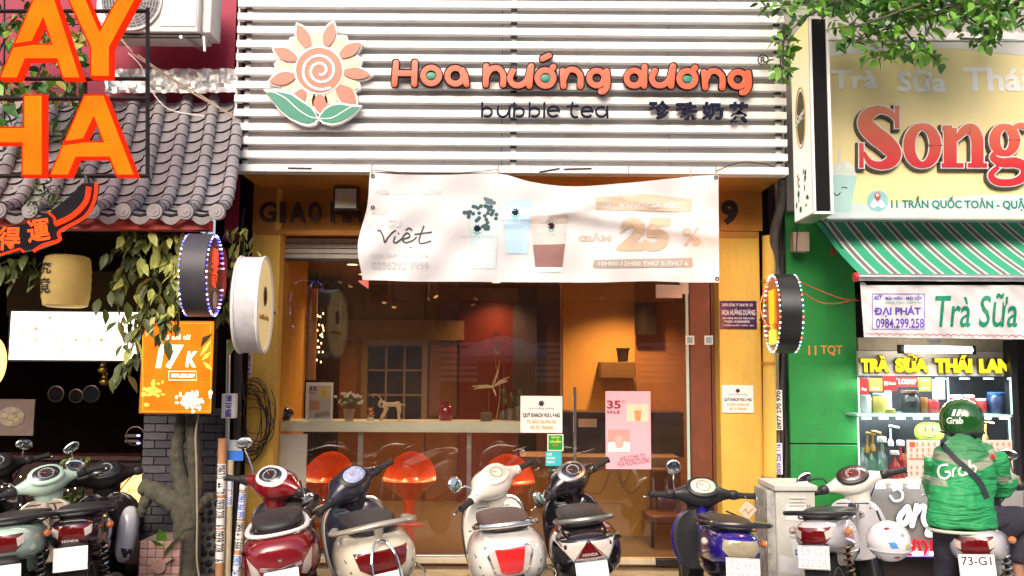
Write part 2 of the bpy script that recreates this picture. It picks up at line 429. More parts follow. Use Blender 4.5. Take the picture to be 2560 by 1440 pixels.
# fascia --------------------------------------------------------------
def at_s(x, y, Y=None): return P(x, y, YS if Y is None else Y)
zb = at_s(1280, 433).z
fas = thing('slatted_fascia', 'wide white horizontal slat fascia above the shop front carrying the flower logo', 'sign fascia', (0, YS, zb))
a, b = at_s(586, 240).x, at_s(1966, 240).x
pitch = (at_s(1280, 44).z - at_s(1280, 389).z) / 10.0
z1 = at_s(1280, 389).z; hh = (at_s(1280, 380).z - at_s(1280, 398).z) / 2
slat_ = obj('slat', MB().box(a, b, YS, YS + .050, z1 - hh, z1 + hh), M['slat'], fas, bevel=.003)
for i in range(1, 15):
    copy_at(slat_, fas, Matrix.Translation((0, rnd.uniform(-.004, .004), pitch * i)) @ Matrix.Rotation(rnd.uniform(-.0016, .0016), 4, 'Y'))
zt = z1 + 15 * pitch
obj('beam', MB().box(a - .012, b, YS - .01, YS + .10, zb, at_s(1280, 415).z), M['slat'], fas, bevel=.003)
for px in (612, 1284, 1948):
    x = at_s(px, 240).x
    obj('post', MB().box(x - .018, x + .018, YS + .051, YS + .072, zb, zt), M['slat'], fas)
    cl = obj('clip', MB().box(x - .024, x + .024, YS + .02, YS + .0505, z1 - hh - .012, z1 - hh - .0015), M['darkmetal'], fas)
    for i in range(1, 15): copy_at(cl, fas, Matrix.Translation((0, 0, i * pitch)))
xs_ = [at_s(604, 200).x, at_s(830, 200).x, at_s(1255, 200).x, at_s(1677, 200).x, at_s(1966, 200).x]
for i in range(4):
    obj('cladding_panel', MB().box(xs_[i] + .002, xs_[i + 1] - .002, YS + .075, YS + .10, zb + .05, zt), M['back'], fas, bevel=.002)
obj('end_return', MB().box(a - .01, a + .004, YS + .052, YS + .14, zb + .03, zt), M['back'], fas)
for x0, y0, x1, y1 in ((720, 420, 779, 421), (1348, 430, 1399, 421), (1410, 423, 1479, 421)):
    p, q = at_s(x0, y0, YS - .014), at_s(x1, y1, YS - .014)
    obj('tape_mark', MB().tube([p, q], .006, 6), M['ink'], fas)
for px in (1327, 1571):
    x = at_s(px, 424).x
    obj('joint', MB().box(x - .002, x + .002, YS - .0125, YS - .009, zb, at_s(1280, 415).z), M['ink'], fas)

# letters drawn as rounded strokes ------------------------------------
FY = Vector((0, 1, 0))
def k1(x, y): return 560 + x / 3.272, y / 3.272
def k2(x, y): return 1240 + x / 3.272, y / 3.272
def arc(cx, cy, rx, ry, a0=0, a1=360, n=22):
    return [(cx + rx * math.cos(R(a0 + (a1 - a0) * i / n)), cy + ry * math.sin(R(a0 + (a1 - a0) * i / n))) for i in range(n + 1)]
def smooth_path(pts, n=5):
    if len(pts) < 3: return pts
    out = []; q = [pts[0]] + list(pts) + [pts[-1]]
    for i in range(1, len(q) - 2):
        for k in range(n):
            t = k / n; a_, b_, c_, d_ = q[i - 1], q[i], q[i + 1], q[i + 2]
            out.append(tuple(.5 * ((2 * b_[j]) + (-a_[j] + c_[j]) * t + (2 * a_[j] - 5 * b_[j] + 4 * c_[j] - d_[j]) * t * t + (-a_[j] + 3 * b_[j] - 3 * c_[j] + d_[j]) * t ** 3) for j in range(len(b_))))
    out.append(pts[-1]); return out
def stroke_px(mb, pts, rpx, Y, depth, conv, n=12, e=.42):
    """a rounded bar through picture points, at real depth Y, flattened into a raised sign letter"""
    w = [P(*conv(*p), Y) for p in pts]
    r = rpx / 3.272 * (Y - CAM.y) / FPX
    mb.capsule(w, r, n, flat=(FY, depth / r), e=e)
YL = YS - .06
sign = thing('shop_name_sign', 'orange dark-edged rounded letters reading Hoa hướng dương on the white slats', 'sign', (0, YS, at_s(1400, 240).z))
def oring(cx, cy, rx, ry): return [arc(cx, cy, rx, ry, 0, 360)]
glyphs = [
 (k1, [[(1408, 512), (1394, 690)], [(1562, 510), (1556, 690)], [(1400, 600), (1556, 600)]], None),
 (k1, oring(1695, 619, 66, 64), (1695, 624, 48, 37)),
 (k1, [arc(1893, 622, 64, 64, -40, 300), [(1950, 575), (1966, 600)], [(1972, 615), (1984, 692)]], None),
 (k1, [[(2145, 540), (2141, 695)], smooth_path([(2140, 640), (2180, 572), (2240, 560), (2283, 610), (2283, 695)])], None),
 (k2, [smooth_path([(140, 580), (115, 640), (140, 690), (200, 697), (255, 655), (280, 560)]), [(285, 560), (272, 705)], [(288, 542), (292, 548)]], None),
 (k2, oring(405, 640, 66, 64) + [[(462, 562), (470, 546)]], (405, 640, 50, 38)),
 (k2, [[(545, 580), (553, 708)], smooth_path([(553, 650), (590, 580), (645, 574), (690, 620), (690, 708)])], None),
 (k2, oring(825, 640, 62, 60) + [smooth_path([(906, 582), (912, 660), (905, 715), (880, 746), (858, 748)])], None),
 (k2, oring(1130, 640, 62, 62) + [[(1215, 545), (1211, 705)]], None),
 (k2, [smooth_path([(1300, 578), (1275, 640), (1300, 690), (1360, 697), (1415, 655), (1442, 560)]), [(1445, 560), (1432, 705)], [(1448, 542), (1452, 548)]], None),
 (k2, oring(1565, 645, 66, 64) + [[(1622, 566), (1630, 552)]], (1565, 652, 50, 38)),
 (k2, [[(1702, 590), (1712, 718)], smooth_path([(1712, 662), (1750, 592), (1805, 586), (1850, 632), (1850, 718)])], None),
 (k2, oring(1980, 650, 62, 60) + [smooth_path([(2062, 595), (2069, 670), (2060, 725), (2035, 755), (2012, 757)])], None),
 (k2, [[(380, 482), (436, 455)]], None),
]
for kf, strokes, dot in glyphs:
    mb = MB()
    for st in strokes: stroke_px(mb, st, 34, YL + .012, .030, kf)
    lt = obj('letter', mb, M['plum'], sign)
    mb = MB()
    for st in strokes: stroke_px(mb, st, 25.5, YL - .017, .006, kf, e=.2)
    obj('letter_face', mb, M['orangep'], lt, smooth=8)
    if dot:
        cx, cy, rx, ry = dot
        c = P(*kf(cx, cy), YL - .012); s_ = (YL - CAM.y) / FPX / 3.272
        obj('dot', MB().ell(c, (rx * s_, .005, ry * s_), 18, 8), M['teal'], lt)
# black small lettering
bt = thing('bubble_tea_sign', 'thin navy letters reading bubble tea and black Chinese characters on the slats', 'sign', (0, YS, at_s(1400, 300).z))
def bl(x): return [[(x, 842), (x - 2, 955)], arc(x + 38, 918, 40, 36, -180, 120)]
small = [bl(-112), [smooth_path([(18, 872), (15, 925), (45, 957), (85, 945), (108, 905)]), [(112, 872), (110, 960)]], bl(150), bl(276), [[(396, 842), (393, 960)]],
         [arc(470, 912, 46, 42, 0, -310), [(428, 908), (514, 905)]], [smooth_path([(626, 838), (615, 920), (635, 957), (665, 958)]), [(584, 873), (668, 866)]],
         [arc(745, 915, 46, 42, 0, -310), [(702, 912), (790, 908)]], [arc(862, 915, 44, 40, -20, 300), [(910, 872), (912, 962)]]]
for st in small:
    mb = MB()
    for s_ in st: stroke_px(mb, s_, 9, YL, .012, k2, 8)
    obj('letter', mb, M['navy'], bt)
for ch, x0, x1, y0, y1 in (('珍', 1255, 1425, 822, 972), ('珠', 1475, 1655, 832, 975), ('奶', 1690, 1862, 832, 975), ('茶', 1910, 2072, 832, 1010)):
    q0, q1 = k2(x0, y0), k2(x1, y1)
    lettering('character', ch, (q0[0], q0[1], q1[0], q1[1]), YL, M['navy'], bt, thick=.03, bold=.028)
rg = thing('registered_mark_sign', 'small black circled R mark at the upper right of the slat fascia', 'sign', (at_s(1907, 150).x, YS, at_s(1907, 165).z))
obj('ring', MB().tube([P(*k2(*p), YL) for p in arc(2185, 490, 42, 42, 0, 345, 24)], .005, 6, closed=True), M['ink'], rg)
lettering('letter', 'R', (*k2(2166, 466), *k2(2208, 514)), YL, M['ink'], rg, thick=.01, bold=.01)

# sunflower logo ---------------------------------------------------------
logo = thing('flower_logo', 'large terracotta and cream sunflower logo with spiral centre and two teal leaves on slats', 'logo sign', (at_s(800, 310).x, YS, at_s(800, 310).z))
YF = YS - .05
def petal(cx, cy, tx, ty, w, r0=190, grow=0):
    dx, dy = tx - cx, ty - cy; L = math.hypot(dx, dy); ux, uy = dx / L, dy / L; nx, ny = -uy, ux
    L += grow * 1.5; out = []
    prof = [(0, .42), (.15, .72), (.35, .98), (.5, 1.0), (.68, .82), (.84, .46), (1, 0.0)]
    for t, h in prof: out.append((cx + ux * (r0 + (L - r0) * t) + nx * (h * w / 2 + grow * (t < .99)), cy + uy * (r0 + (L - r0) * t) + ny * (h * w / 2 + grow * (t < .99))))
    for t, h in reversed(prof[:-1]): out.append((cx + ux * (r0 + (L - r0) * t) - nx * (h * w / 2 + grow), cy + uy * (r0 + (L - r0) * t) - ny * (h * w / 2 + grow)))
    return out
def pr(mb, pts, Y, dep, kf=k1):
    q = [P(*kf(*p), Y) for p in pts]
    return mb.prism([(v.x, v.z) for v in q], Y, Y + dep)
CX, CY = 777, 572
tips = [(600, 197), (893, 180), (1122, 350), (1203, 612), (1082, 850), (785, 925), (528, 910), (368, 668), (403, 397)]
ctips = [(757, 245), (993, 303), (1118, 492), (1103, 718), (905, 858), (665, 900), (478, 752), (423, 528), (548, 318)]
petal_w = [105, 100, 100, 95, 130, 105, 110, 105, 100]
eps = 0.0
LL = [(335, 745), (450, 742), (545, 765), (640, 830), (715, 880), (770, 965), (742, 1005), (690, 1018), (630, 1008), (540, 968), (460, 905), (390, 820)]
LR = [(770, 965), (820, 895), (880, 858), (950, 848), (1040, 862), (1118, 868), (1080, 915), (1020, 965), (950, 1000), (880, 1014), (810, 1000)]
wb = MB()
for i, (x, y) in enumerate(ctips): pr(wb, petal(CX, CY, x, y, 150, 170, 12), YF + .0010 * i, .045)
for i, (x, y) in enumerate(tips): pr(wb, petal(CX, CY, x, y, petal_w[i], 170, 12), YF - .0010 * (i + 1), .045)
pr(wb, arc(CX, CY, 205, 200)[:-1], YF - .012, .05)
M['logowhite'] = mat('logo_white_acrylic', (0.84, 0.82, 0.80), .35, var=.03)
obj('backing', wb, M['logowhite'], logo)
for i, (x, y) in enumerate(ctips): obj('cream_petal', pr(MB(), petal(CX, CY, x, y, 128, 196), YF - .006, .003), M['cream'], logo)
for i, (x, y) in enumerate(tips): obj('petal', pr(MB(), petal(CX, CY, x, y, petal_w[i], 206), YF - .015 - .0008 * i, .003), M['terra'], logo)
obj('centre_disc', pr(MB(), arc(CX, CY, 190, 184)[:-1], YF - .0165, .003), M['terra'], logo)
sp = []
for i in range(70):
    t = i / 69; a_ = R(95 - 810 * t * .93 + 0); rr = 30 + 128 * t
    sp.append((CX + 12 + rr * math.cos(a_) * 1.02, CY + 8 + rr * math.sin(a_)))
mb = MB(); stroke_px(mb, sp, 12, YF - .0165, .006, k1, 8); obj('spiral', mb, M['logowhite'], logo)
for k_, L_ in enumerate((LL, LR)):
    c = (sum(p[0] for p in L_) / len(L_), sum(p[1] for p in L_) / len(L_))
    lf = obj('leaf', pr(MB(), [(c[0] + (p[0] - c[0]) * 1.05, c[1] + (p[1] - c[1]) * 1.12) for p in L_], YF - .022 - k_ * .001, .045), M['logowhite'], logo)
    obj('leaf_face', pr(MB(), [(c[0] + (p[0] - c[0]) * .965, c[1] + (p[1] - c[1]) * .93) for p in L_], YF - .0275, .004), M['teal'], lf)
    rib = smooth_path([(400, 752), (500, 800), (600, 890), (690, 950), (765, 968)] if k_ == 0 else [(775, 970), (880, 965), (970, 915), (1040, 875), (1105, 872)])
    mb = MB(); stroke_px(mb, rib, 5, YF - .028, .003, k1, 6); obj('leaf_rib', mb, M['logowhite'], lf)

# wall lettering under the soffit ------------------------------------------
wl = thing('wall_lettering', 'dark worn wall letters reading GIAO HANG under the soffit beside the floodlight', 'sign', (P(770, 560, -.12).x, -.12, P(770, 560, -.12).z))
for ch, x0, x1 in (('G', 648, 690), ('I', 699, 714), ('A', 722, 766), ('O', 770, 804), ('H', 826, 866), ('À', 868, 908), ('N', 912, 946), ('G', 950, 990)):
    lettering('letter', ch, (x0, 504 if ch != 'À' else 490, x1, 556), -.161, mat('dark_wall_letter', (.045, .015, .012), .6, var=.3), wl, thick=.02, bold=.035)
nn = thing('house_number', 'dark house number 9 on the ochre pier panel right of the banner', 'number', (P(1825, 560, -.18).x, -.18, P(1825, 562, -.18).z))
lettering('digit', '9', (1803, 500, 1846, 562), -.165, mat('dark_digit', (.02, .015, .012), .6), nn, thick=.02, bold=.05)

# floodlight ------------------------------------------------------------------
fl_ = thing('floodlight', 'square grey floodlight fixed under the soffit left of the banner', 'floodlight', P(864, 522, -.3))
a, b, u, t = RX(832, 467, 896, 524, -.34)
obj('housing', MB().box(a, b, -.33, -.26, u, t), M['black'], fl_, bevel=.006)
refl = MB(); A_, B_, U_, T_ = a + .018, b - .018, u + .014, t - .014
cx_, cz_ = (a + b) / 2, (u + t) / 2
s_ = .022
refl.add([(A_, -.338, U_), (B_, -.338, U_), (B_, -.338, T_), (A_, -.338, T_), (cx_ - s_, -.332, cz_ - s_), (cx_ + s_, -.332, cz_ - s_), (cx_ + s_, -.332, cz_ + s_), (cx_ - s_, -.332, cz_ + s_)],
         [(0, 1, 5, 4), (1, 2, 6, 5), (2, 3, 7, 6), (3, 0, 4, 7)])
obj('reflector', refl, mat('floodlight_reflector', (.55, .54, .48), .35, .4, var=.05), fl_, smooth=0)
obj('chip', MB().box(cx_ - s_, cx_ + s_, -.3335, -.33, cz_ - s_, cz_ + s_), mat('yellow_chip', (.7, .5, .1), .5), fl_)
obj('bracket', MB().box(cx_ - .03, cx_ + .03, -.26, -.13, cz_ - .01, cz_ + .02), M['darkmetal'], fl_)

# roller shutter ------------------------------------------------------------------
sh = thing('roller_shutter', 'grey rolled-up shutter box under the lintel behind the banner', 'shutter', P(1240, 652, .1))
a, b, u, t = RX(690, 592, 1798, 655, .02)
obj('box', MB().box(a, b, .06, .38, P(1240, 612, .05).z, P(1240, 586, .05).z), M['brown'], sh)
dz = (P(1240, 598, .05).z - P(1240, 650, .05).z) / 4
sm = mat('shutter_metal', (.40, .36, .32), .45, .3, var=.15, dirt=.4)
s0 = obj('slat', MB().box(a, b, .03, .05, P(1240, 650, .05).z, P(1240, 650, .05).z + dz - .004), sm, sh, bevel=.004)
for i in range(1, 4): copy_at(s0, sh, Matrix.Translation((0, -.004 * i, dz * i)))
obj('bottom_bar', MB().box(a, b, .025, .06, P(1240, 656, .05).z, P(1240, 650, .05).z - .002), M['darkmetal'], sh)
# ---------------------------------------------------------------- glazing and what stands behind it
gl = thing('shop_window', 'fixed shop window glass left of the door with dark brown frame', 'shop window', P(1040, 1410, 0))
def bx(name, x0, y0, x1, y1, Y, d, m, par, **k): return boxes(name, x0, y0, x1, y1, Y, d, m, par, **k)
bx('pane', 694, 652, 1400, 1395, .0, .010, M['glass'], gl, smooth=0)
bx('frame', 684, 588, 694, 1400, -.02, .06, M['brown'], gl, bevel=.003)
bx('bottom_rail', 694, 1388, 1400, 1397, -.015, .05, M['alu'], gl, bevel=.003)
bx('seam', 1400, 652, 1406, 1395, .0, .012, M['brown'], gl)
dr = thing('glass_door', 'frameless glass shop door with long steel handle and pink poster', 'door', P(1560, 1410, 0))
bx('pane', 1407, 655, 1716, 1392, .004, .010, M['glass'], dr, smooth=0)
bx('glass_edge', 1717, 655, 1724, 1400, -.01, .014, mat('green_glass_edge', (.42, .58, .50), .2, var=.05), dr)
hn = MB(); p0, p1 = P(1437, 968, -.06), P(1437, 1156, -.06)
hn.tube([p0, p1], .013, 12); obj('handle', hn, M['chrome'], dr)
obj('handle_mount', MB().tube([P(1437, 990, -.06), P(1437, 990, .0)], .008, 8).tube([P(1437, 1135, -.06), P(1437, 1135, .0)], .008, 8), M['chrome'], dr)
bx('closer', 1640, 712, 1706, 745, -.02, .04, M['alu'], dr, bevel=.003)
bx('floor_hinge', 1640, 1398, 1698, 1414, -.06, .06, M['black'], dr, bevel=.004)
bx('top_patch', 1700, 700, 1722, 735, -.012, .03, M['alu'], dr, bevel=.003)
col_ = thing('door_post', 'dark reddish brown timber post between the glass door and the yellow pier', 'post', P(1765, 1405, .02))
for x0, x1 in ((1727, 1779), (1781, 1797)): bx('plank', x0, 655, x1, 1398, .02 + (.01 if x0 > 1780 else 0), .12, mat('red_brown_timber', (.16, .045, .018), .5, var=.3, scale=4), col_, bevel=.003)

# counter ---------------------------------------------------------------------
ct = thing('window_counter', 'long pale green-white counter slab along the window with four orange stools below', 'counter', P(1000, 1400, .2))
a, b, u, t = RX(690, 1055, 1400, 1081, .05)
obj('slab', MB().box(a, b, .05, .42, u, t), mat('pale_counter', (.78, .80, .68), .35, var=.05), ct, bevel=.004)
bx('support_post', 892, 1082, 905, 1395, .12, .04, M['alu'], ct)
bx('support_post', 1166, 1082, 1177, 1395, .12, .04, M['alu'], ct)
tag(bx('white_board', 685, 1085, 765, 1300, .03, .02, M['paper'], None, bevel=.002), 'plain white board standing behind the glass under the counter end', 'board')
ZT = t
def on_counter(px, Y=.16): return Vector((P(px, 1055, Y).x, Y, ZT))
# stools
def stool(px, top, label, yaw=0):
    Y = .62; c = P(px, 1400, Y); zf = c.z
    zs_ = P(px, top + 80, Y).z; 
    t_ = thing('bar_stool', label, 'bar stool', (c.x, Y, zf), group='orange bar stools at the window counter')
    o = Vector((c.x, Y, zf)); H = zs_ - zf
    rings = []
    for k, (r, h) in enumerate(((.045, H - .20), (.075, H - .15), (.17, H - .08), (.235, H - .015), (.248, H), (.225, H - .01), (.12, H - .035), (.01, H - .045))):
        ring = []
        for j in range(28):
            A = 2 * math.pi * j / 28; lift = .23 * max(0, math.sin(A)) ** 1.2 if 3 <= k <= 5 else (.05 * max(0, math.sin(A)) if k == 2 else 0)
            ring.append(o + Vector((r * math.cos(A), r * math.sin(A) * .92, h + lift)))
        rings.append(ring)
    obj('seat', MB().loft(rings), M['orange'], t_, sub=1, smooth=60)
    obj('pedestal', MB().lathe([(.055, H - .17), (.047, H - .28), (.046, .30), (.055, .12)], o, 16), M['orange'], t_)
    obj('footrest', MB().box(o.x - .13, o.x + .13, Y - .05, Y - .01, zf + .29, zf + .325), M['orange'], t_, bevel=.012)
    obj('base', MB().lathe([(.05, .10), (.10, .045), (.20, .02), (.21, .0)], o, 24), M['orange'], t_)
stool(812, 1118, 'orange shell bar stool behind the white board at the counter left end')
stool(1020, 1118, 'orange shell bar stool in the middle, above the black and cream scooter')
stool(1268, 1124, 'orange shell bar stool behind the white scooter handlebar')

# things on the counter -----------------------------------------------------------
cd = thing('card_stand', 'white upright card stand with 35 SALE drinks print on the counter', 'card stand', on_counter(798))
a, b, u, t = RX(764, 956, 832, 1052, .09)
obj('card', MB().box(a, b, .09, .10, ZT, t), M['paper'], cd)
bx('print', 772, 964, 827, 1046, .088, .0015, mat('lilac_beige_print', (.52, .45, .44), .7, var=.08), cd)
lettering('lettering', '35', (772, 966, 792, 977), .086, M['ink'], cd, thick=.0015, bold=.03)
lettering('lettering', 'SALE', (772, 979, 790, 984), .086, M['ink'], cd, thick=.0015)
bx('photo_print', 797, 970, 823, 995, .0865, .001, mat('photo_yellow_green', (.6, .55, .15), .6), cd)
obj('drink_print', MB().prism([(P(x, y, .085).x, P(x, y, .085).z) for x, y in ((804, 976), (817, 976), (814, 991), (807, 991))], .0855, .086), mat('drink_orange', (.75, .35, .05), .5), cd)
bx('photo_print', 774, 1001, 798, 1025, .0865, .001, mat('photo_tan', (.5, .25, .14), .6), cd)
lettering('lettering', 'WELCOME TO', (788, 1030, 822, 1037), .086, M['ink'], cd, thick=.0015, tilt=.2)
lettering('lettering', 'HOA HUONG DUONG', (784, 1035, 826, 1042), .086, M['ink'], cd, thick=.0015, tilt=.2)

fp = thing('flower_pot', 'small clay pot of white flowers beside the card stand on the counter', 'flower pot', on_counter(872))
o = on_counter(872)
obj('pot', MB().lathe([(.035, 0), (.048, .085), (.052, .09), (.052, .10), (.044, .10), (.04, .085)], o, 16), mat('beige_pot', (.35, .24, .17), .7), fp)
stm = MB(); heads = []
for i in range(34):
    a_ = rnd.uniform(0, 6.28); rr = rnd.uniform(.01, .13); h = .12 + rnd.uniform(.0, .13) * (1 - rr * 3)
    q = o + Vector((math.cos(a_) * rr, math.sin(a_) * rr * .8, h + .02)); stm.tube([o + Vector((0, 0, .09)), (o + q) / 2 + Vector((0, 0, .05)), q], .0016, 4); heads.append(q)
obj('stem', stm, M['leafd'], fp)
M['petalw'] = mat('white_petals', (.75, .76, .70), .6)
for q in heads[:26]:
    mb = MB()
    for k in range(5):
        A = k * 1.257; mb.ell(q + Vector((.008 * math.cos(A), -.003, .008 * math.sin(A))), (.007, .003, .005), 6, 4)
    obj('flower', mb, M['petalw'], fp)
lf = MB()
for i in range(60):
    a_ = rnd.uniform(0, 6.28); q = o + Vector((math.cos(a_) * rnd.uniform(.0, .09), math.sin(a_) * .05, .12 + rnd.uniform(0, .07)))
    d = Vector((rnd.uniform(-1, 1), rnd.uniform(-1, 1), rnd.uniform(-.2, 1))).normalized() * .022; w = Vector((-d.z, 0, d.x)) * .3
    lf.add([q, q + d * .5 + w, q + d, q + d * .5 - w], [(0, 1, 2, 3)])
obj('foliage', lf, M['leaf2'], fp, kind='stuff', smooth=0)

br = thing('bear_figurine', 'small shiny copper bear figurine on a striped base between pot and deer', 'figurine', on_counter(926))
o = on_counter(926); mb = MB().ell(o + Vector((0, 0, .055)), (.024, .02, .024)); mb.ell(o + Vector((0, 0, .09)), (.022, .02, .02)).ell(o + Vector((-.018, 0, .108)), (.009, .006, .009), 8, 6).ell(o + Vector((.018, 0, .108)), (.009, .006, .009), 8, 6)
mb.ell(o + Vector((-.026, -.008, .06)), (.008, .008, .018), 8, 6).ell(o + Vector((.026, -.008, .06)), (.008, .008, .018), 8, 6).ell(o + Vector((0, -.019, .086)), (.009, .008, .007), 8, 6)
obj('body', mb, mat('copper', (.55, .22, .12), .2, 1.0), br)
obj('base', MB().lathe([(.028, 0), (.028, .032), (.024, .034)], o, 16), mat('pale_stripes', (.7, .62, .4), .3), br)

de = thing('deer_figurine', 'slender wooden antelope figurine with one curled horn on the counter', 'figurine', on_counter(975))
def kd(x, y): return P(680 + x / 3.4286, 700 + y / 3.4286, .16)
mb = MB()
mb.tube([kd(945, 1085), kd(985, 1070), kd(1040, 1068), kd(1085, 1062), kd(1110, 1075)], [.014, .021, .018, .022, .010], 10)
mb.tube([kd(1105, 1068), kd(1148, 1068)], [.006, .002], 6)
mb.tube([kd(975, 1085), kd(955, 1045), kd(925, 1040)], [.018, .014, .011], 8)
mb.tube([kd(940, 1015), kd(925, 1045), kd(915, 1070), kd(935, 1095)], [.006, .013, .011, .004], 8)
mb.tube([kd(975, 1090), kd(965, 1130), kd(935, 1170), kd(925, 1215)], [.016, .011, .006, .008], 8)
mb.tube([kd(990, 1095), kd(975, 1135), kd(950, 1175), kd(940, 1215)], [.014, .009, .006, .007], 8)
mb.tube([kd(1085, 1075), kd(1100, 1120), kd(1090, 1165), kd(1102, 1215)], [.018, .012, .006, .008], 8)
mb.tube([kd(1075, 1080), kd(1085, 1130), kd(1080, 1170), kd(1088, 1215)], [.016, .010, .006, .007], 8)
M['pale'] = mat('pale_carved_wood', (.58, .42, .25), .5, var=.2, scale=20)
obj('body', mb, M['pale'], de)
obj('horn', MB().tube(smooth_path([kd(940, 1020), kd(915, 995), kd(885, 980), kd(862, 985), kd(866, 1002), kd(876, 1000)]), .0035, 6), M['pale'], de)

df = thing('dragonfly_ornament', 'pale bamboo dragonfly ornament balanced on a peg over the counter', 'ornament', on_counter(1222))
mb = MB().tube([P(1180, 966, .2), P(1215, 964, .2), P(1232, 968, .2)], [.004, .009, .011], 8)
mb.tube([P(1232, 968, .2), P(1244, 930, .2), P(1250, 902, .2)], [.012, .009, .002], 8)
obj('body', mb, M['pale'], df)
for p, q in (((1232, 966), (1272, 943)), ((1232, 968), (1268, 952)), ((1232, 968), (1185, 972)), ((1232, 968), (1240, 990))):
    obj('wing', MB().tube([P(*p, .2), P((p[0] + q[0]) / 2, (p[1] + q[1]) / 2 - 2, .2), P(*q, .2)], [.003, .009, .004], 6, flat=(FY, .3)), M['pale'], df)
obj('peg', MB().tube([P(1222, 970, .2), on_counter(1222, .2)], .004, 6), M['brown'], df)
obj('base', MB().lathe([(.05, 0), (.05, .07), (.045, .075)], on_counter(1216, .22), 16), mat('dark_olive_pot', (.10, .07, .04), .5), df)

rj = thing('red_jar', 'round dark red glass jar with neck on the counter', 'jar', on_counter(1114, .3))
obj('body', MB().lathe([(.05, 0), (.062, .03), (.062, .10), (.045, .125), (.035, .13), (.035, .155), (.04, .16)], on_counter(1114, .3), 20), mat('dark_red_glass', (.22, .01, .03), .15, coat=.6), rj)
for n_, px in ((0, 1296), (1, 1275), (2, 1258)):
    t_ = thing('plant_jar', ['dark jar with a yellow-green leaf sprig beside the white notice', 'short brown jar with round leaves behind the sprig jar', 'small pale dish with a stem near the dragonfly ornament'][n_], 'jar', on_counter(px, .3 + .05 * n_))
    o = on_counter(px, .3 + .05 * n_)
    obj('jar', MB().lathe([(.035, 0), (.04, .09 - n_ * .02), (.03, .11 - n_ * .02), (.03, .12 - n_ * .02)], o, 16), mat('dim_jar', (.12, .09, .06), .3), t_)
    mb = MB(); lm = MB()
    for i in range(4):
        tp = o + Vector((rnd.uniform(-.05, .05), rnd.uniform(-.02, .02), .16 + .03 * i)); mb.tube([o + Vector((0, 0, .08)), tp], .002, 4)
        lm.ell(tp, (.016, .004, .022), 8, 6)
    obj('stem', mb, M['leafd'], t_); obj('leaf', lm, M['leafd'], t_)
hb = thing('blue_helmet', 'dark blue glossy helmet lying at the left end of the counter', 'helmet', on_counter(711, .2))
o = on_counter(711, .2)
obj('shell', MB().ell(o + Vector((0, 0, .052)), (.075, .08, .06), 20, 12), mat('blue_gloss', (.01, .02, .16), .12, coat=1), hb)
obj('brim', MB().ell(o + Vector((0, -.05, .018)), (.07, .05, .012), 16, 6), M['black'], hb)
dfw = thing('dried_flowers', 'tall sprig of dried pale flowers against the dark red panel', 'dried flowers', on_counter(1240, .35))
o = on_counter(1240, .35); tp = P(1240, 850, .35)
mb = MB().tube(smooth_path([o, P(1250, 980, .35), P(1238, 900, .35), tp]), .003, 5); obj('stem', mb, M['pale'], dfw)
mb = MB()
for i in range(30):
    q = tp + Vector((rnd.uniform(-.04, .05), rnd.uniform(-.03, .03), rnd.uniform(-.13, .06))); mb.ell(q, (rnd.uniform(.004, .012), .004, rnd.uniform(.004, .014)), 6, 4)
obj('flower', mb, M['pale'], dfw, kind='stuff')

# notices and stickers on the glass --------------------------------------------------
def notice(x0, y0, x1, y1, Y, label):
    t_ = thing('notice_sign', label, 'notice', P((x0 + x1) / 2, y1, Y))
    bx('board', x0, y0, x1, y1, Y, .006, M['paper'], t_, bevel=.002)
    w, h = x1 - x0, y1 - y0
    def L(s, a_, b_, c_, d_, m, **k): lettering('lettering', s, (x0 + w * a_, y0 + h * b_, x0 + w * c_, y0 + h * d_), Y - .001, m, t_, thick=.0015, **k)
    c = P(x0 + w * .5, y0 + h * .2, Y - .003); s_ = (Y - CAM.y) / FPX
    obj('emblem', MB().ell(c, (w * .05 * s_, .001, w * .05 * s_), 14, 6).add([c + Vector((math.cos(A) * w * .085 * s_ * f, .001, math.sin(A) * w * .085 * s_ * f)) for i in range(16) for A, f in ((i * .3927, 1 if i % 2 else .6),)], [tuple(range(16))]), M['ink'], t_)
    L('hoa hướng dương', .2, .30, .8, .38, M['ink'])
    L('QUÝ KHÁCH VUI LÒNG', .06, .44, .94, .60, M['ink'], bold=.045)
    L('TỰ BẢO QUẢN XE', .15, .63, .85, .77, M['gold'], bold=.04)
    L('VÀ TƯ TRANG', .22, .79, .78, .91, M['gold'], bold=.04)
notice(1301, 990, 1406, 1082, -.008, 'white notice with black and gold Vietnamese lettering stuck on the window glass')
notice(1805, 963, 1884, 1032, -.150, 'white notice with black and gold Vietnamese lettering on the yellow pier')
po = thing('pink_poster', 'tall pink 35 SALE drinks poster stuck on the glass door', 'poster', P(1570, 1172, -.002))
pk = mat('pink_print', (.72, .42, .50), .55, var=.04)
bx('sheet', 1514, 978, 1627, 1173, -.004, .004, pk, po)
M['wine'] = mat('wine_ink', (.28, .03, .06), .6, var=0)
lettering('lettering', '35', (1517, 1001, 1552, 1022), -.006, M['wine'], po, thick=.0015, bold=.035)
lettering('lettering', 'TH', (1554, 1001, 1563, 1008), -.006, M['wine'], po, thick=.0015)
lettering('lettering', 'SALE', (1517, 1026, 1550, 1034), -.006, M['wine'], po, thick=.0015, bold=.03)
lettering('lettering', 'WELCOME TO', (1549, 1138, 1614, 1150), -.006, M['wine'], po, thick=.0015, tilt=.14)
lettering('lettering', 'HOA HUONG DUONG', (1544, 1149, 1625, 1162), -.006, M['wine'], po, thick=.0015, tilt=.14)
def shape(name, pts, Y, m, par, d=.001): return obj(name, MB().prism([(P(x, y, Y).x, P(x, y, Y).z) for x, y in pts], Y, Y + d), m, par, smooth=0)
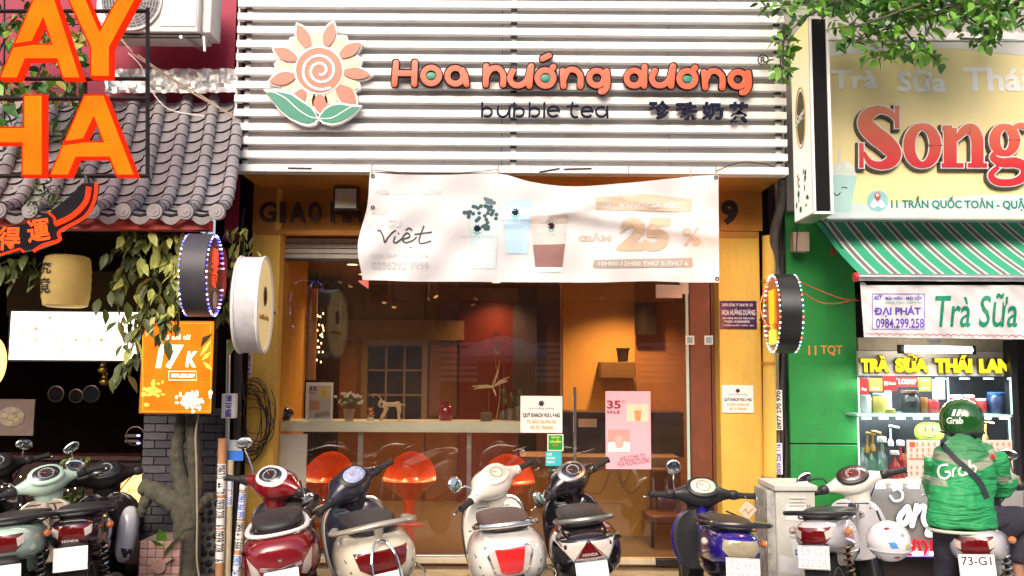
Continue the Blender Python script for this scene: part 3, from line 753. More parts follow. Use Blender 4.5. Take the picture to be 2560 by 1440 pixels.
bx('photo_print', 1567, 1010, 1621, 1054, -.0055, .001, mat('photo_sage', (.62, .62, .45), .6), po)
shape('drink_print', [(1585, 1026), (1604, 1026), (1601, 1052), (1589, 1052)], -.007, mat('drink_amber', (.8, .30, .10), .5), po)
bx('photo_print', 1520, 1074, 1575, 1130, -.0055, .001, mat('photo_salmon', (.75, .32, .30), .6), po)
shape('photo_print', [(1520, 1106), (1537, 1104), (1540, 1117), (1557, 1117), (1559, 1103), (1575, 1106), (1575, 1130), (1520, 1130)], -.007, M['paper'], po)
shape('drink_print', [(1538, 1090), (1556, 1090), (1554, 1120), (1541, 1120)], -.0085, mat('drink_rose', (.80, .40, .36), .5), po)
def sticker(x0, y0, x1, y1, Y, m, label, lines, name='sticker', cat='sticker'):
    t_ = thing(name, label, cat, P((x0 + x1) / 2, y1, Y)); bx('sheet', x0, y0, x1, y1, Y, .003, m, t_, bevel=.001)
    for s, a_, b_, c_, d_, mm in lines: lettering('lettering', s, (x0 + (x1 - x0) * a_, y0 + (y1 - y0) * b_, x0 + (x1 - x0) * c_, y0 + (y1 - y0) * d_), Y - .001, mm, t_, thick=.001, bold=.02)
    return t_
stg = mat('sticker_green', (.02, .30, .04), .4); M['lime'] = mat('lime_ink', (.55, .75, .1), .5, var=0)
sg_ = sticker(1371, 1088, 1406, 1125, -.006, stg, 'green rounded sticker with yellow-green lettering on the glass edge', [('Quán', .2, .05, .8, .22, M['lime']), ('chuẩn', .1, .25, .9, .52, M['lime']), ('ngon', .3, .62, .7, .78, M['orangep'])])
bx('border', 1368.5, 1085.5, 1408.5, 1127.5, -.0045, .001, M['paper'], sg_)
sticker(1364, 1129, 1404, 1165, -.006, mat('sticker_cyan', (.05, .48, .55), .4), 'cyan sticker reading ME QUAN NAY under the green sticker', [('MÊ', .1, .08, .4, .28, M['paper']), ('QUÁN', .08, .33, .58, .55, M['paper']), ('NÀY!', .08, .6, .56, .82, M['paper'])])
gj = sticker(1371, 1167, 1404, 1222, -.006, M['black'], 'black sticker with white lettering at the bottom of the sticker column', [('gojek', .3, .08, .95, .24, M['paper']), ('Quét', .4, .36, .95, .48, M['paper']), ('biết thêm', .2, .52, .9, .64, M['paper'])])
obj('emblem', MB().tube([P(1375 + 3 * math.cos(a_), 1175 + 3 * math.sin(a_), -.009) for a_ in [k * .628 for k in range(10)]], .004, 5, closed=True), M['leaf2'], gj)
for k_, (x0, lb) in enumerate(((1714, 'small pale blue square sticker near the glass edge of the door'), (1761, 'small pale blue square sticker on the brown door post'))):
    t_ = sticker(x0, 839, x0 + 22, 862, -.014 if k_ == 0 else .015, M['paper'], lb, [])
    bx('print', x0 + 4, 843, x0 + 18, 858, (-.016 if k_ == 0 else .013), .001, mat('sticker_blue', (.2, .45, .55), .5), t_)
pl = thing('company_plaque', 'dark purple company plaque with white lettering on the right yellow pier', 'plaque', P(1846, 822, -.15))
bx('plate', 1800, 752, 1892, 822, -.150, .008, mat('plaque_purple', (.045, .008, .06), .3, coat=.4), pl, bevel=.002)
for s, y0, y1, x0, x1 in (('DNTN CÔNG TY TNHH TM - DV', 757, 766, 1806, 1882), ('HOA HƯỚNG DƯƠNG', 770, 788, 1805, 1888), ('CỬA HÀNG TRÀ SỮA TRÂN CHÂU', 792, 798, 1806, 1886), ('ĐKKD: 0108300890', 801, 807, 1810, 1874), ('9 TRẦN QUỐC TOẢN - Q.3', 810, 816, 1808, 1884)):
    lettering('lettering', s, (x0, y0, x1, y1), -.1515, mat('plaque_ink', (.7, .62, .62), .5, var=0), pl, thick=.001, bold=.02)

# ---------------------------------------------------------------- inside the cafe
sp_ = thing('timber_partition', 'upright pale timber boards inside the window at the left', 'partition', P(765, 1140, .9))
for x0, x1, y0, k_ in ((737, 752, 712, 0), (753, 775, 712, 1), (776, 790, 720, 2), (712, 722, 700, 3), (724, 734, 706, 3)):
    bx('plank', x0, y0, x1, 950 if k_ < 3 else 1052, .9 + .02 * (k_ % 2), .04, M['wood'] if k_ < 3 else mat('grey_brown_board', (.13, .09, .07), .5, var=.3), sp_, bevel=.004)
bx('ledge', 734, 950, 800, 1052, .88, .3, M['darkroom'], sp_)
rv = thing('glass_partition_edge', 'narrow greenish glass strips beside the left window frame', 'glass strip', P(703, 1040, .2))
for x0, x1, r_, cc in ((694, 701, (700, 790), (.62, .66, .45)), (694, 702, (792, 1020), (.25, .28, .22))):
    bx('strip', x0, r_[0], x1, r_[1], .2, .01, mat('glass_strip', cc, .2, var=.3, scale=14), rv)
ld = thing('string_lights', 'vertical curtain of small warm string lights inside the cafe', 'string lights', P(805, 940, 1.2))
wire = MB(); M['bulb'] = glow('warm_bulb', (1.0, .62, .28), 5, tiny=True)
for x, y in ((793, 788), (801, 792), (808, 784), (798, 812), (806, 814), (794, 826), (809, 826), (801, 838), (806, 842), (795, 852), (803, 858), (794, 868), (798, 868), (807, 880), (792, 900), (802, 905), (797, 880), (805, 835), (795, 790), (808, 820)):
    c = P(x, y, 1.2); obj('bulb', MB().ell(c, (.006, .006, .011), 8, 6), M['bulb'], ld)
for x in (794, 801, 808): wire.tube([P(x, 770, 1.2), P(x, 925, 1.2)], .0015, 4)
obj('wire', wire, M['cable'], ld)
bx('dark_backing', 789, 762, 815, 960, 1.23, .02, M['darkroom'], ld)
# interior wall with a latticed window
Yb = 3.4
iw = thing('interior_wall', 'brown interior back wall with a dark latticed window and red panel', 'interior wall', P(1100, 1200, Yb))
bx('wall_panel', 820, 690, 905, 1400, Yb, .08, M['brown'], iw); bx('wall_panel', 1062, 690, 1145, 1400, Yb, .08, M['brown'], iw)
bx('wall_panel', 905, 690, 1062, 858, Yb, .08, M['brown'], iw); bx('wall_panel', 905, 1052, 1062, 1400, Yb, .08, M['brown'], iw)
bx('beam', 812, 800, 1160, 850, Yb - .06, .06, mat('dim_beige_beam', (.24, .15, .07), .6, var=.2), iw)
bx('ochre_panel', 838, 852, 892, 1020, Yb - .03, .03, mat('ochre_panel', (.22, .08, .02), .6, var=.2), iw)
bx('ochre_panel', 1075, 852, 1142, 1040, Yb - .03, .03, mat('ochre_panel_2', (.16, .06, .02), .6, var=.2), iw)
bx('red_panel', 1146, 720, 1296, 1400, Yb - .05, .13, mat('deep_red_panel', (.12, .010, .004), .5, var=.3, scale=2), iw)
bx('blue_grey_panel', 1282, 760, 1342, 1052, Yb - .08, .03, mat('dusky_panel', (.07, .055, .08), .5, var=.2), iw)
bx('wall_panel', 1342, 700, 1420, 1400, Yb, .1, M['brown'], iw)
lw = thing('lattice_window', 'dark interior window with pale muntins on the back wall', 'window', P(985, 1050, Yb - .02))
mt = mat('dim_muntin', (.22, .15, .10), .6)
for i in range(3):
    for j in range(3):
        bx('pane', 920 + i * 46, 866 + j * 62, 962 + i * 46, 924 + j * 62, Yb + .02, .01, mat('night_pane', (.012, .008, .012), .7, var=.1, spec=.1), lw)
bx('frame', 903, 850, 918, 1052, Yb - .04, .06, mt, lw); bx('frame', 1054, 850, 1068, 1052, Yb - .04, .06, mt, lw); bx('frame', 918, 850, 1054, 864, Yb - .04, .06, mt, lw)
for i in (1, 2): bx('muntin', 916 + i * 46, 864, 921 + i * 46, 1050, Yb - .01, .03, mt, lw)
for j in (1, 2): bx('muntin', 918, 861 + j * 62, 1054, 866 + j * 62, Yb - .012, .03, mt, lw)
# service side at the right
sv = thing('service_counter', 'yellow fronted service counter with brown ledge behind the glass door', 'counter', P(1560, 1390, 1.3))
bx('front_panel', 1300, 1168, 1625, 1372, 1.3, .06, mat('mustard_panel', (.50, .28, .05), .6, var=.12, scale=2), sv)
bx('ledge', 1300, 1142, 1700, 1168, 1.24, .5, mat('brown_ledge', (.20, .12, .08), .5, var=.2), sv, bevel=.005)
bx('plinth', 1300, 1372, 1700, 1402, 1.28, .08, mat('grey_plinth', (.34, .31, .26), .5, var=.15), sv)
fr = thing('dark_cabinet', 'dark blue-black cabinet standing on the service counter', 'cabinet', P(1555, 1142, 1.6))
bx('body', 1405, 1030, 1710, 1142, 1.6, .4, mat('blue_black', (.012, .012, .035), .4, var=.3), fr, bevel=.005)
bx('label', 1446, 1047, 1492, 1068, 1.595, .004, mat('dull_label', (.35, .3, .28), .5), fr)
bw = thing('lit_wall', 'warm yellow interior wall lit by a ceiling spotlight', 'interior wall', P(1580, 1140, 2.6))
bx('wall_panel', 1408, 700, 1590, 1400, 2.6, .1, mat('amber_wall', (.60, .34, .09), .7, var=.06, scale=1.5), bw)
bx('wall_panel', 1590, 700, 1850, 1400, 2.55, .15, mat('dim_amber_wall', (.30, .13, .04), .7, var=.2, scale=2), bw)  # same wall away from the spot, its dimness put into a darker colour
tv = thing('wall_screen', 'dark rectangular screen mounted high beside the lit wall', 'screen', P(1630, 835, 2.3))
bx('body', 1587, 758, 1642, 838, 2.4, .06, M['blackgloss'], tv, bevel=.004)
sf = thing('wall_shelf', 'dark gold box shelf on the lit wall with a black pot', 'shelf', P(1545, 945, 2.45))
bx('box', 1502, 905, 1588, 945, 2.3, .3, mat('dark_gold', (.16, .09, .03), .5), sf, bevel=.004)
pt = thing('black_pot', 'black planter pot standing on the wall shelf', 'pot', P(1557, 905, 2.4))
c = P(1557, 904, 2.42); obj('body', MB().lathe([(.055, 0), (.07, .13), (.078, .132), (.078, .15), (.066, .15), (.06, .13)], c, 18), M['black'], pt)
ch = thing('brown_chair', 'dark brown upholstered chair silhouette inside the door', 'chair', P(1660, 1400, .9))
bx('backrest', 1626, 1170, 1704, 1290, 1.1, .06, mat('chair_brown', (.09, .025, .012), .5, var=.2), ch, bevel=.03)
bx('seat', 1622, 1290, 1706, 1312, .75, .42, mat('chair_brown_2', (.09, .025, .012), .5, var=.2), ch, bevel=.02)
for x in (1628, 1694):
    for Y in (.78, 1.12): bx('leg', x, 1310, x + 7, 1398, Y, .03, M['darkmetal'], ch)
wr = thing('loose_wires', 'thin loose wires hanging over the mustard counter front', 'wire', P(1560, 1240, 1.2))
for pts in ([(1440, 1168), (1450, 1220), (1500, 1232), (1525, 1180)], [(1540, 1165), (1555, 1215), (1580, 1232), (1605, 1210)], [(1548, 1168), (1556, 1210), (1572, 1190), (1578, 1165)]):
    obj('wire', MB().tube(smooth_path([P(*p, 1.22) for p in pts]), .003, 5), M['cable'], wr)
# the paper slips dangling in the dark upper part
for k_, (x, y, r_) in enumerate(((961, 757, .1), (985, 768, 0), (1072, 748, .9), (1090, 742, -.6), (1190, 748, .6), (1183, 762, -.3), (851, 706, .4), (876, 716, .2), (1505, 744, .3))):
    o = P(x, y, 1.6); q = MB().box(-.022, .022, -.001, .001, -.011, .011, Matrix.Translation(o) @ Matrix.Rotation(r_, 4, 'Y') @ Matrix.Rotation(.5 * r_ + .3, 4, 'Z'))
    t_ = thing('hanging_slip', 'pale paper slip hanging inside the cafe, ' + ['upper of the pair right of the string lights', 'lower of the pair right of the string lights', 'left wing of the middle pair', 'right wing of the middle pair', 'upper one above the red panel', 'lower one above the red panel', 'nearest the banner left corner', 'just right of the banner corner', 'in front of the lit amber wall'][k_], 'paper slip', o, group='paper slips hanging inside the cafe')
    obj('slip', q, mat('dim_paper', (.55, .48, .36), .7), t_); obj('thread', MB().tube([o, o + Vector((0, 0, zc - o.z))], .001, 4), M['cable'], t_)
# ceiling lamps: lit recessed downlights
for k_, (px, py, Y, e) in enumerate(((880, 700, 1.3, 60), (908, 736, 2.2, 75), (1562, 735, 1.9, 150), (1240, 735, 3.0, 45), (1100, 735, 1.6, 70), (1400, 735, 1.2, 55), (1650, 735, 1.0, 40))):
    p = P(px, py, Y); p.z = zc
    t_ = thing('downlight', ['warm recessed ceiling lamp near the left end of the cafe', 'warm recessed ceiling lamp deeper in the left half of the cafe', 'warm recessed ceiling lamp above the lit wall', 'warm recessed ceiling lamp before the red panel', 'warm ceiling lamp above the window counter', 'warm ceiling lamp just inside the door seam', 'warm ceiling lamp above the brown chair'][k_], 'ceiling lamp', p)
    obj('rim', MB().tube([p + Vector((.062 * math.cos(a_), .062 * math.sin(a_), -.004)) for a_ in [k * .3927 for k in range(16)]], .008, 6, closed=True), M['alu'], t_)
    obj('lens', MB().lathe([(.055, -.004), (.055, -.001)], p, 16), glow('lamp_lens', (1, .62, .28), 8), t_)
    l_ = bpy.data.lights.new('downlight_beam', 'SPOT'); l_.energy = e; l_.color = (1, .55, .22); l_.spot_size = R(125); l_.spot_blend = .8; l_.shadow_soft_size = .05
    lo = bpy.data.objects.new('downlight_beam', l_); COL.objects.link(lo); lo.parent = t_; lo.location = (0, 0, -.03)
# ---------------------------------------------------------------- left shop
YE = -1.55
rf = thing('tiled_roof', 'grey curved clay tile canopy roof with round end caps and red eave beam left of the slats', 'roof', (P(200, 560, YE).x, YE, P(300, 575, YE).z))
SCL = (YE - CAM.y) / FPX
xe = [P(545, 530, YE).x - .0 - i * 78.5 * SCL for i in range(11)]
ze = P(385, 532, YE).z
prof = [(0, 0), (.10, .022), (.20, .062), (.295, .125), (.385, .205), (.465, .30), (.535, .395), (.60, .49), (.66, .585), (.72, .68), (.78, .775), (.84, .87), (.90, .965), (.96, 1.06)]
def rp(i):
    y, z = prof[i]; return y, z
SH = -.22
tilem = mat('grey_clay_tile', (.29, .27, .285), .6, var=.2, scale=7, bump=.25, bscale=50, dirt=.55, dirt_rgb=(.11, .10, .10))
lipm = mat('tile_edge_shade', (.018, .015, .018), .8, var=.2)  # shadow of the gap under each tile, put into the lip colour
capm = mat('tile_end_cap', (.27, .245, .25), .6, var=.15, scale=20, bump=.3)
# cap tile in local space: axis along +Y, length 1, lower end at y=0
def cap_mesh():
    mb = MB(); n = 10; rings = []
    for y, r in ((-.06, .047), (.0, .047), (.3, .0445), (1.0, .040)):
        rings.append([Vector((r * math.cos(math.pi * k / n), y, r * math.sin(math.pi * k / n) * 1.1)) for k in range(n + 1)])
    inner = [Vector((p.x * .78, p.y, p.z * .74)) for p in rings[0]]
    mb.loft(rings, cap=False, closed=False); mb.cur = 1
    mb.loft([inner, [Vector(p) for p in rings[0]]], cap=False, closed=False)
    q = [Vector((p.x * 1.06, p.y + .012, p.z * 1.06)) for p in rings[0]]; q2 = [Vector((p.x * 1.06, p.y - .005, p.z * 1.06)) for p in rings[0]]
    mb.loft([q2, q], cap=False, closed=False)
    return mb
def pan_mesh(w):
    mb = MB(); n = 8; rings = []
    for y, dz in ((-.04, .012), (1.02, -.006)):
        rings.append([Vector((w * (k / n - .5), y, -.030 * math.cos((k / n - .5) * math.pi) + .012 + dz)) for k in range(n + 1)])
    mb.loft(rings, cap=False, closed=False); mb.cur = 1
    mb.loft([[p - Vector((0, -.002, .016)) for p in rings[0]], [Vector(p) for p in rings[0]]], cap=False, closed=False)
    return mb
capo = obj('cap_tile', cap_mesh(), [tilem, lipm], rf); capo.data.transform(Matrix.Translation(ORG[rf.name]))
W_ = 78.5 * SCL
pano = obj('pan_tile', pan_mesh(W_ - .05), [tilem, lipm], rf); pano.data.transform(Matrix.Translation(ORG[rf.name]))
used_c = used_p = False
def seg_matrix(p, q, jit=0.0):
    d = q - p; L = d.length; y = d.normalized(); x = Vector((1, 0, 0)); x = (x - y * x.dot(y)).normalized(); z = x.cross(y)
    m_ = Matrix((x, y, z)).transposed().to_4x4()
    return Matrix.Translation(p - ORG[rf.name]) @ m_ @ Matrix.Rotation(rnd.uniform(-jit, jit), 4, 'Z') @ Matrix.Diagonal((1, L, 1, 1))
for ci, x0 in enumerate(xe):
    for i in range(len(prof) - 1):
        (y0, z0_), (y1, z1_) = rp(i), rp(i + 1)
        bend = .06 * max(0, .25 - y0) * 1.6
        p = Vector((x0 + SH * y0 - bend + .024, YE + y0, ze + z0_ + .02)); q = Vector((x0 + SH * y1 - .06 * max(0, .25 - y1) * 1.6 + .024, YE + y1, ze + z1_ + .02))
        Mx = seg_matrix(p, q, .02)
        if not used_c: capo.matrix_local = Mx; used_c = True
        else: copy_at(capo, rf, Mx)
        if ci and i % 1 == 0 and (i > 1 or i == 0):
            if i == 0: (y1, z1_) = rp(2)
            h = W_ / 2
            p = Vector((x0 + SH * y0 + h, YE + y0, ze + z0_ + .0)); q = Vector((x0 + SH * y1 + h, YE + y1, ze + z1_))
            Mx = seg_matrix(p, q, .008)
            if not used_p: pano.matrix_local = Mx; used_p = True
            else: copy_at(pano, rf, Mx)
# end caps and drip tiles
c0 = obj('end_cap', MB().lathe([(.052, -.012), (.054, .0), (.050, .03)], (0, 0, 0), 20, 'Y').lathe([(.036, -.017), (.040, -.0125)], (0, 0, 0), 20, 'Y').lathe([(.014, -.021), (.017, -.0175)], (0, 0, 0), 12, 'Y'), capm, rf)
c0.data.transform(Matrix.Translation(ORG[rf.name]))
dp = [(-.098, .03), (-.08, -.01), (-.055, -.03), (-.03, -.052), (0, -.062), (.03, -.052), (.055, -.03), (.08, -.01), (.098, .03), (.05, .0), (0, -.012), (-.05, .0)]
d0 = obj('drip_tile', MB().prism(dp, -.006, .006), capm, rf); d0.data.transform(Matrix.Translation(ORG[rf.name]))
for i, x0 in enumerate(xe):
    Mx = Matrix.Translation(Vector((x0, YE - .018, ze + .005)) - ORG[rf.name]) @ Matrix.Rotation(rnd.uniform(-.1, .1), 4, 'X')
    if i == 0: c0.matrix_local = Mx
    else: copy_at(c0, rf, Mx)
    Mx = Matrix.Translation(Vector((x0 - W_ / 2, YE - .01, ze - .02)) - ORG[rf.name]) @ Matrix.Rotation(.2 + rnd.uniform(-.05, .05), 4, 'X') @ Matrix.Scale(W_ / .2, 4, (1, 0, 0))
    if i == 0: d0.matrix_local = Mx
    else: copy_at(d0, rf, Mx)
xr_ = P(524, 550, YE + .06).x
obj('eave_beam', MB().box(xe[-1] - .2, xr_, YE + .05, YE + .14, P(380, 574, YE + .05).z, ze - .03), M['redbeam'], rf, bevel=.004)
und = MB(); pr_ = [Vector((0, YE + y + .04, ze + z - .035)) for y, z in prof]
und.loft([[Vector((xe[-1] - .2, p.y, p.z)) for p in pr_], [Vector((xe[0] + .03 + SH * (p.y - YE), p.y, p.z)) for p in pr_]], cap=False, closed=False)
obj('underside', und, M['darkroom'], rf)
# foil flashing where the roof meets the wall
fo = MB(); n1, n2 = 46, 9; vs = []
ytop = YE + .95
for j in range(n2):
    for i in range(n1):
        px = 262 + (598 - 262) * i / (n1 - 1); py = 172 + (232 - 172) * j / (n2 - 1)
        q = P(px, py, ytop - .10 - .05 * j / n2); amp = .012
        q += Vector((rnd.uniform(-amp, amp) * .4, rnd.uniform(-amp, amp), rnd.uniform(-amp, amp) * .45)); vs.append(q)
fo.add(vs, [(j * n1 + i, j * n1 + i + 1, (j + 1) * n1 + i + 1, (j + 1) * n1 + i) for j in range(n2 - 1) for i in range(n1 - 1)])
obj('foil_flashing', fo, mat('crumpled_foil', (.42, .42, .42), .42, .7, var=.15), None, label='crumpled silver foil flashing along the top of the tiled roof', cat='flashing', smooth=20)

# walls -------------------------------------------------------------------
ls = thing('left_shop_building', 'maroon walled shop building with dark open front left of the cafe', 'building', (-3.6, 1, 0))
YW = YE + 1.0
obj('upper_wall', MB().box(-8, P(588, 100, YW).x, YW, YW + .2, P(300, 230, YW).z - .1, P(300, -500, YW).z), M['maroon'], ls)
obj('end_wall', MB().box(P(588, 100, YW).x - .1, P(588, 100, YW).x, YW + .201, .4, P(300, 560, YW).z - .1, P(300, -500, YW).z), M['maroon'], ls)
YI = 2.3
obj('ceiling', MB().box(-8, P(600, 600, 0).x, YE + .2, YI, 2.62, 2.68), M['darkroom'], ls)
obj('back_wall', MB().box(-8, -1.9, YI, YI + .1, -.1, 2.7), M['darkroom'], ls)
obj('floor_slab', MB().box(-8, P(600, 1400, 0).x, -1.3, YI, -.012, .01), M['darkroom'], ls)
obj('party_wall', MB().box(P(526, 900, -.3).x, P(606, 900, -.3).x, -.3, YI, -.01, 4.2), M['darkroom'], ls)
obj('warm_backboard', MB().pbox(20, 640, 480, 790, 1.2, .05), mat('mustard_backboard', (.10, .055, .008), .7, var=.4, scale=3), ls)
# pier of dark bricks
YB = -.55
bp_ = thing('brick_pier', 'dark grey brick pier behind the bare trunk, left of the conduits', 'brick pier', P(450, 1440, YB))
a, b = P(353, 1200, YB).x, P(548, 1200, YB).x
obj('core', MB().box(a + .012, b - .012, YB + .012, YB + .5, -.012, P(450, 1028, YB).z - .01), mat('dark_mortar', (.035, .03, .035), .9), bp_)
bm_ = [mat('dark_brick', (.055, .05, .062), .8, var=.3, scale=16, bump=.5), mat('grey_brick', (.085, .078, .09), .8, var=.3, scale=16, bump=.5)]
bh, bw_ = .062, .185
b0 = []
for k_ in range(2):
    o = obj('brick', MB().box(-bw_ / 2, bw_ / 2, -.0, .06, -bh / 2 + .004, bh / 2 - .004), bm_[k_], bp_, bevel=.004); o.data.transform(Matrix.Translation(ORG[bp_.name])); b0.append([o, False])
z = .02; row = 0
while z < P(450, 1030, YB).z:
    x = a - (bw_ / 2 if row % 2 else 0)
    while x < b - .02:
        x1, x2 = max(a, x), min(b, x + bw_ - .007)
        if x2 - x1 > .03:
            k_ = 0 if rnd.random() < .65 else 1
            Mx = Matrix.Translation(Vector(((x1 + x2) / 2, YB + rnd.uniform(-.004, .004), z + bh / 2)) - ORG[bp_.name]) @ Matrix.Diagonal(((x2 - x1) / bw_, 1, 1, 1))
            if not b0[k_][1]: b0[k_][0].matrix_local = Mx; b0[k_][1] = True
            else: copy_at(b0[k_][0], bp_, Mx)
        x += bw_
    z += bh; row += 1
# camouflage-like stone cladding strip
st_ = thing('stone_cladding', 'rounded grey and white stones set in dark mortar at the pier foot', 'stone cladding', P(522, 1440, YB - .03))
bx('mortar', 494, 1232, 550, 1460, YB - .02, .015, mat('pale_mortar', (.30, .29, .27), .8, var=.3, scale=14), st_)
sm_ = [mat('dark_stone', (.045, .045, .055), .5, var=.3), mat('slate_stone', (.12, .12, .13), .5, var=.3)]
yy = 1238
while yy < 1450:
    xx = 500 + rnd.uniform(-2, 6)
    while xx < 548:
        c = P(xx + 3, yy + rnd.uniform(-4, 4), YB - .02); r = rnd.uniform(.016, .032)
        obj('stone', MB().ell(c, (r, .016, r * rnd.uniform(.7, 1.1)), 9, 6, Matrix.Rotation(rnd.uniform(-1, 1), 3, 'Y'), .8), sm_[rnd.random() < .3], st_)
        xx += r * 2 * FPX / 6.6 + 5
    yy += 21
# planter of pink tiles
pln = thing('pink_planter', 'low planter clad in square pink-beige tiles at the foot of the trunk', 'planter', P(400, 1440, -.95))
YP = -.95
a, b, u, t = RX(346, 1352, 448, 1500, YP)
obj('core', MB().box(a, b, YP + .008, YP + .36, -.012, t - .004), mat('planter_core', (.25, .18, .15), .8), pln)
tm = [mat('pink_tile', (.42, .24, .20), .5, var=.15), mat('rose_tile', (.50, .29, .26), .5, var=.15)]
n_ = 5; w_ = (b - a) / n_
for i in range(n_):
    for j in range(6):
        obj('tile', MB().box(a + i * w_ + .003, a + (i + 1) * w_ - .003, YP, YP + .01, t - (j + 1) * w_ + .003, t - j * w_ - .003), tm[(i + j + (rnd.random() < .3)) % 2], pln, bevel=.003)
obj('medallion', MB().lathe([(.055, -.01), (.05, -.02), (.02, -.024)], (P(398, 1415, YP).x, YP, P(398, 1415, YP).z), 24, 'Y'), tm[0], pln)
# trunk of dead tree
tr = thing('bare_trunk', 'thick mossy bare tree trunk forking in front of the dark brick pier', 'tree', P(465, 1450, -.8))
YT = -.80
def tt(x, y, d=0): return P(x, y, YT + d)
mb = MB().tube(smooth_path([tt(463, 1470), tt(465, 1400), tt(468, 1340), tt(470, 1290)], 3), [.115, .11, .105, .102, .10, .10, .098, .095, .09, .09][:10], 14)
obj('trunk', mb, M['bark'], tr)
def limb(pts, r0, r1, name='limb'):
    pp = smooth_path([tt(*p) for p in pts], 4); n_ = len(pp)
    obj(name, MB().tube(pp, [r0 + (r1 - r0) * i / (n_ - 1) + .006 * math.sin(i * 2.3) for i in range(n_)], 12), M['bark'], tr)
limb([(470, 1320), (455, 1270), (420, 1245), (380, 1225), (352, 1215)], .10, .055)
limb([(472, 1310), (470, 1250), (450, 1190), (442, 1130), (450, 1080)], .075, .04)
limb([(474, 1300), (490, 1240), (488, 1180), (484, 1110), (478, 1040)], .06, .045)
limb([(478, 1290), (500, 1262), (520, 1244), (536, 1240)], .05, .025)
limb([(380, 1228), (360, 1260), (352, 1290)], .05, .03)
limb([(450, 1080), (452, 1000), (446, 900)], .04, .03)
obj('hanging_cable', MB().tube(smooth_path([tt(496, 1036, -.1), tt(489, 1090, -.12), tt(491, 1160, -.12), tt(493, 1300, -.12), tt(492, 1400, -.12), tt(500, 1450, -.12)]), .007, 6), M['cabletan'], None, label='thin tan cord hanging down the bare trunk from the orange light box', cat='cable')

# leaf shape ----------------------------------------------------------------
def leaf_mesh(L=1.0, w=.34, droop=.25):
    mb = MB(); st = [(0, 0.02), (.15, .55), (.35, 1), (.6, .88), (.82, .45), (1, 0.01)]
    vs = []
    for t, h in st:
        z = -droop * L * t * t
        vs += [Vector((-h * w * L / 2, L * t, z + .05 * L * h)), Vector((0, L * t, z)), Vector((h * w * L / 2, L * t, z + .05 * L * h))]
    fs = []
    for i in range(len(st) - 1):
        for k in (0, 1): fs.append((i * 3 + k, i * 3 + k + 1, (i + 1) * 3 + k + 1, (i + 1) * 3 + k))
    return mb.add(vs, fs)
LEAF = {k: mesh_of('leaf_' + k, leaf_mesh(1, .42, .2), M[m], 60, recalc=False) for k, m in (('pale', 'leafy'), ('dark', 'leafd'), ('fresh', 'leaf1'), ('deep', 'leaf2'))}
def leaf_obj(par, p, d, size, kind, roll=0.0):
    o = bpy.data.objects.new('leaf', LEAF[kind]); COL.objects.link(o); o.parent = par
    d = Vector(d).normalized(); x = d.cross(Vector((0, 0, 1)));
    if x.length < .05: x = Vector((1, 0, 0))
    x.normalize(); z = x.cross(d)
    m_ = Matrix((x, d, z)).transposed().to_4x4() @ Matrix.Rotation(roll, 4, 'Y')
    o.matrix_local = Matrix.Translation(Vector(p) - ORG[par.name]) @ m_ @ Matrix.Scale(size, 4)
    return o
def garland(label, pts, Y, n, size, kinds, spread=.07, name='hanging_vine'):
    pts = [P(x, y, Y) for x, y in pts]; pp = smooth_path([tuple(p) for p in pts], 6); pp = [Vector(p) for p in pp]
    t_ = thing(name, label, 'plant', pp[0])
    obj('stem', MB().tube(pp, .005, 5), M['leafd'], t_)
    for i in range(n):
        f = (i + rnd.random()) / n * (len(pp) - 1); k = min(int(f), len(pp) - 2); q = pp[k].lerp(pp[k + 1], f - k)
        q = q + Vector((rnd.gauss(0, spread), rnd.gauss(0, spread * .7), rnd.gauss(0, spread * .6)))
        d = Vector((rnd.uniform(-.7, .7), rnd.uniform(-.9, .1), rnd.uniform(-1.3, -.3)))
        leaf_obj(t_, q, d, size * rnd.uniform(.6, 1.25), rnd.choice(kinds), rnd.uniform(-.8, .8))
    return t_
YV = -1.35
garland('pale yellow-green leaves hanging under the left end of the red eave', [(300, 600), (350, 590), (420, 590), (455, 600)], YV, 34, .115, ['pale', 'pale', 'dark'], .05)
garland('cluster of big pale leaves left of the purple lit round sign', [(395, 610), (420, 650), (440, 690)], YV + .02, 34, .12, ['pale', 'pale', 'pale'], .05)
garland('dark and pale leaves trailing from the eave down past the lantern', [(330, 600), (305, 660), (290, 720), (300, 790)], YV + .1, 44, .125, ['dark', 'pale', 'dark'], .06)
garland('dark drooping leaves between lantern and orange light box', [(360, 640), (380, 720), (360, 790), (330, 850)], YV + .05, 52, .13, ['dark', 'dark', 'pale'], .065)
garland('long leaves drooping over the top of the orange light box', [(455, 700), (430, 760), (410, 800), (425, 830)], YV, 40, .125, ['dark', 'dark', 'pale'], .05)
garland('thin vine drooping before the white menu box', [(330, 790), (320, 850), (315, 900), (305, 940)], YV + .1, 26, .12, ['dark'], .04)
garland('pale leaves hanging between the purple and the white round sign', [(560, 575), (590, 580), (610, 600), (608, 660)], YV + .15, 24, .10, ['pale', 'dark', 'pale'], .035)
garland('dark leaves trailing behind the two round signs', [(570, 620), (575, 700), (572, 770), (580, 850)], YV + .3, 36, .13, ['dark'], .045)
garland('dark leaf garland above the lantern at the far left', [(-20, 670), (30, 650), (80, 660), (100, 700)], YV + .2, 40, .12, ['dark'], .06)
lp = thing('potted_plant', 'young plant with upright yellow-green leaves above the pink planter', 'plant', P(415, 1440, -.9))
obj('stem', MB().tube([P(415, 1440, -.9), P(412, 1370, -.92), P(408, 1330, -.92)], .006, 6), M['leafd'], lp)
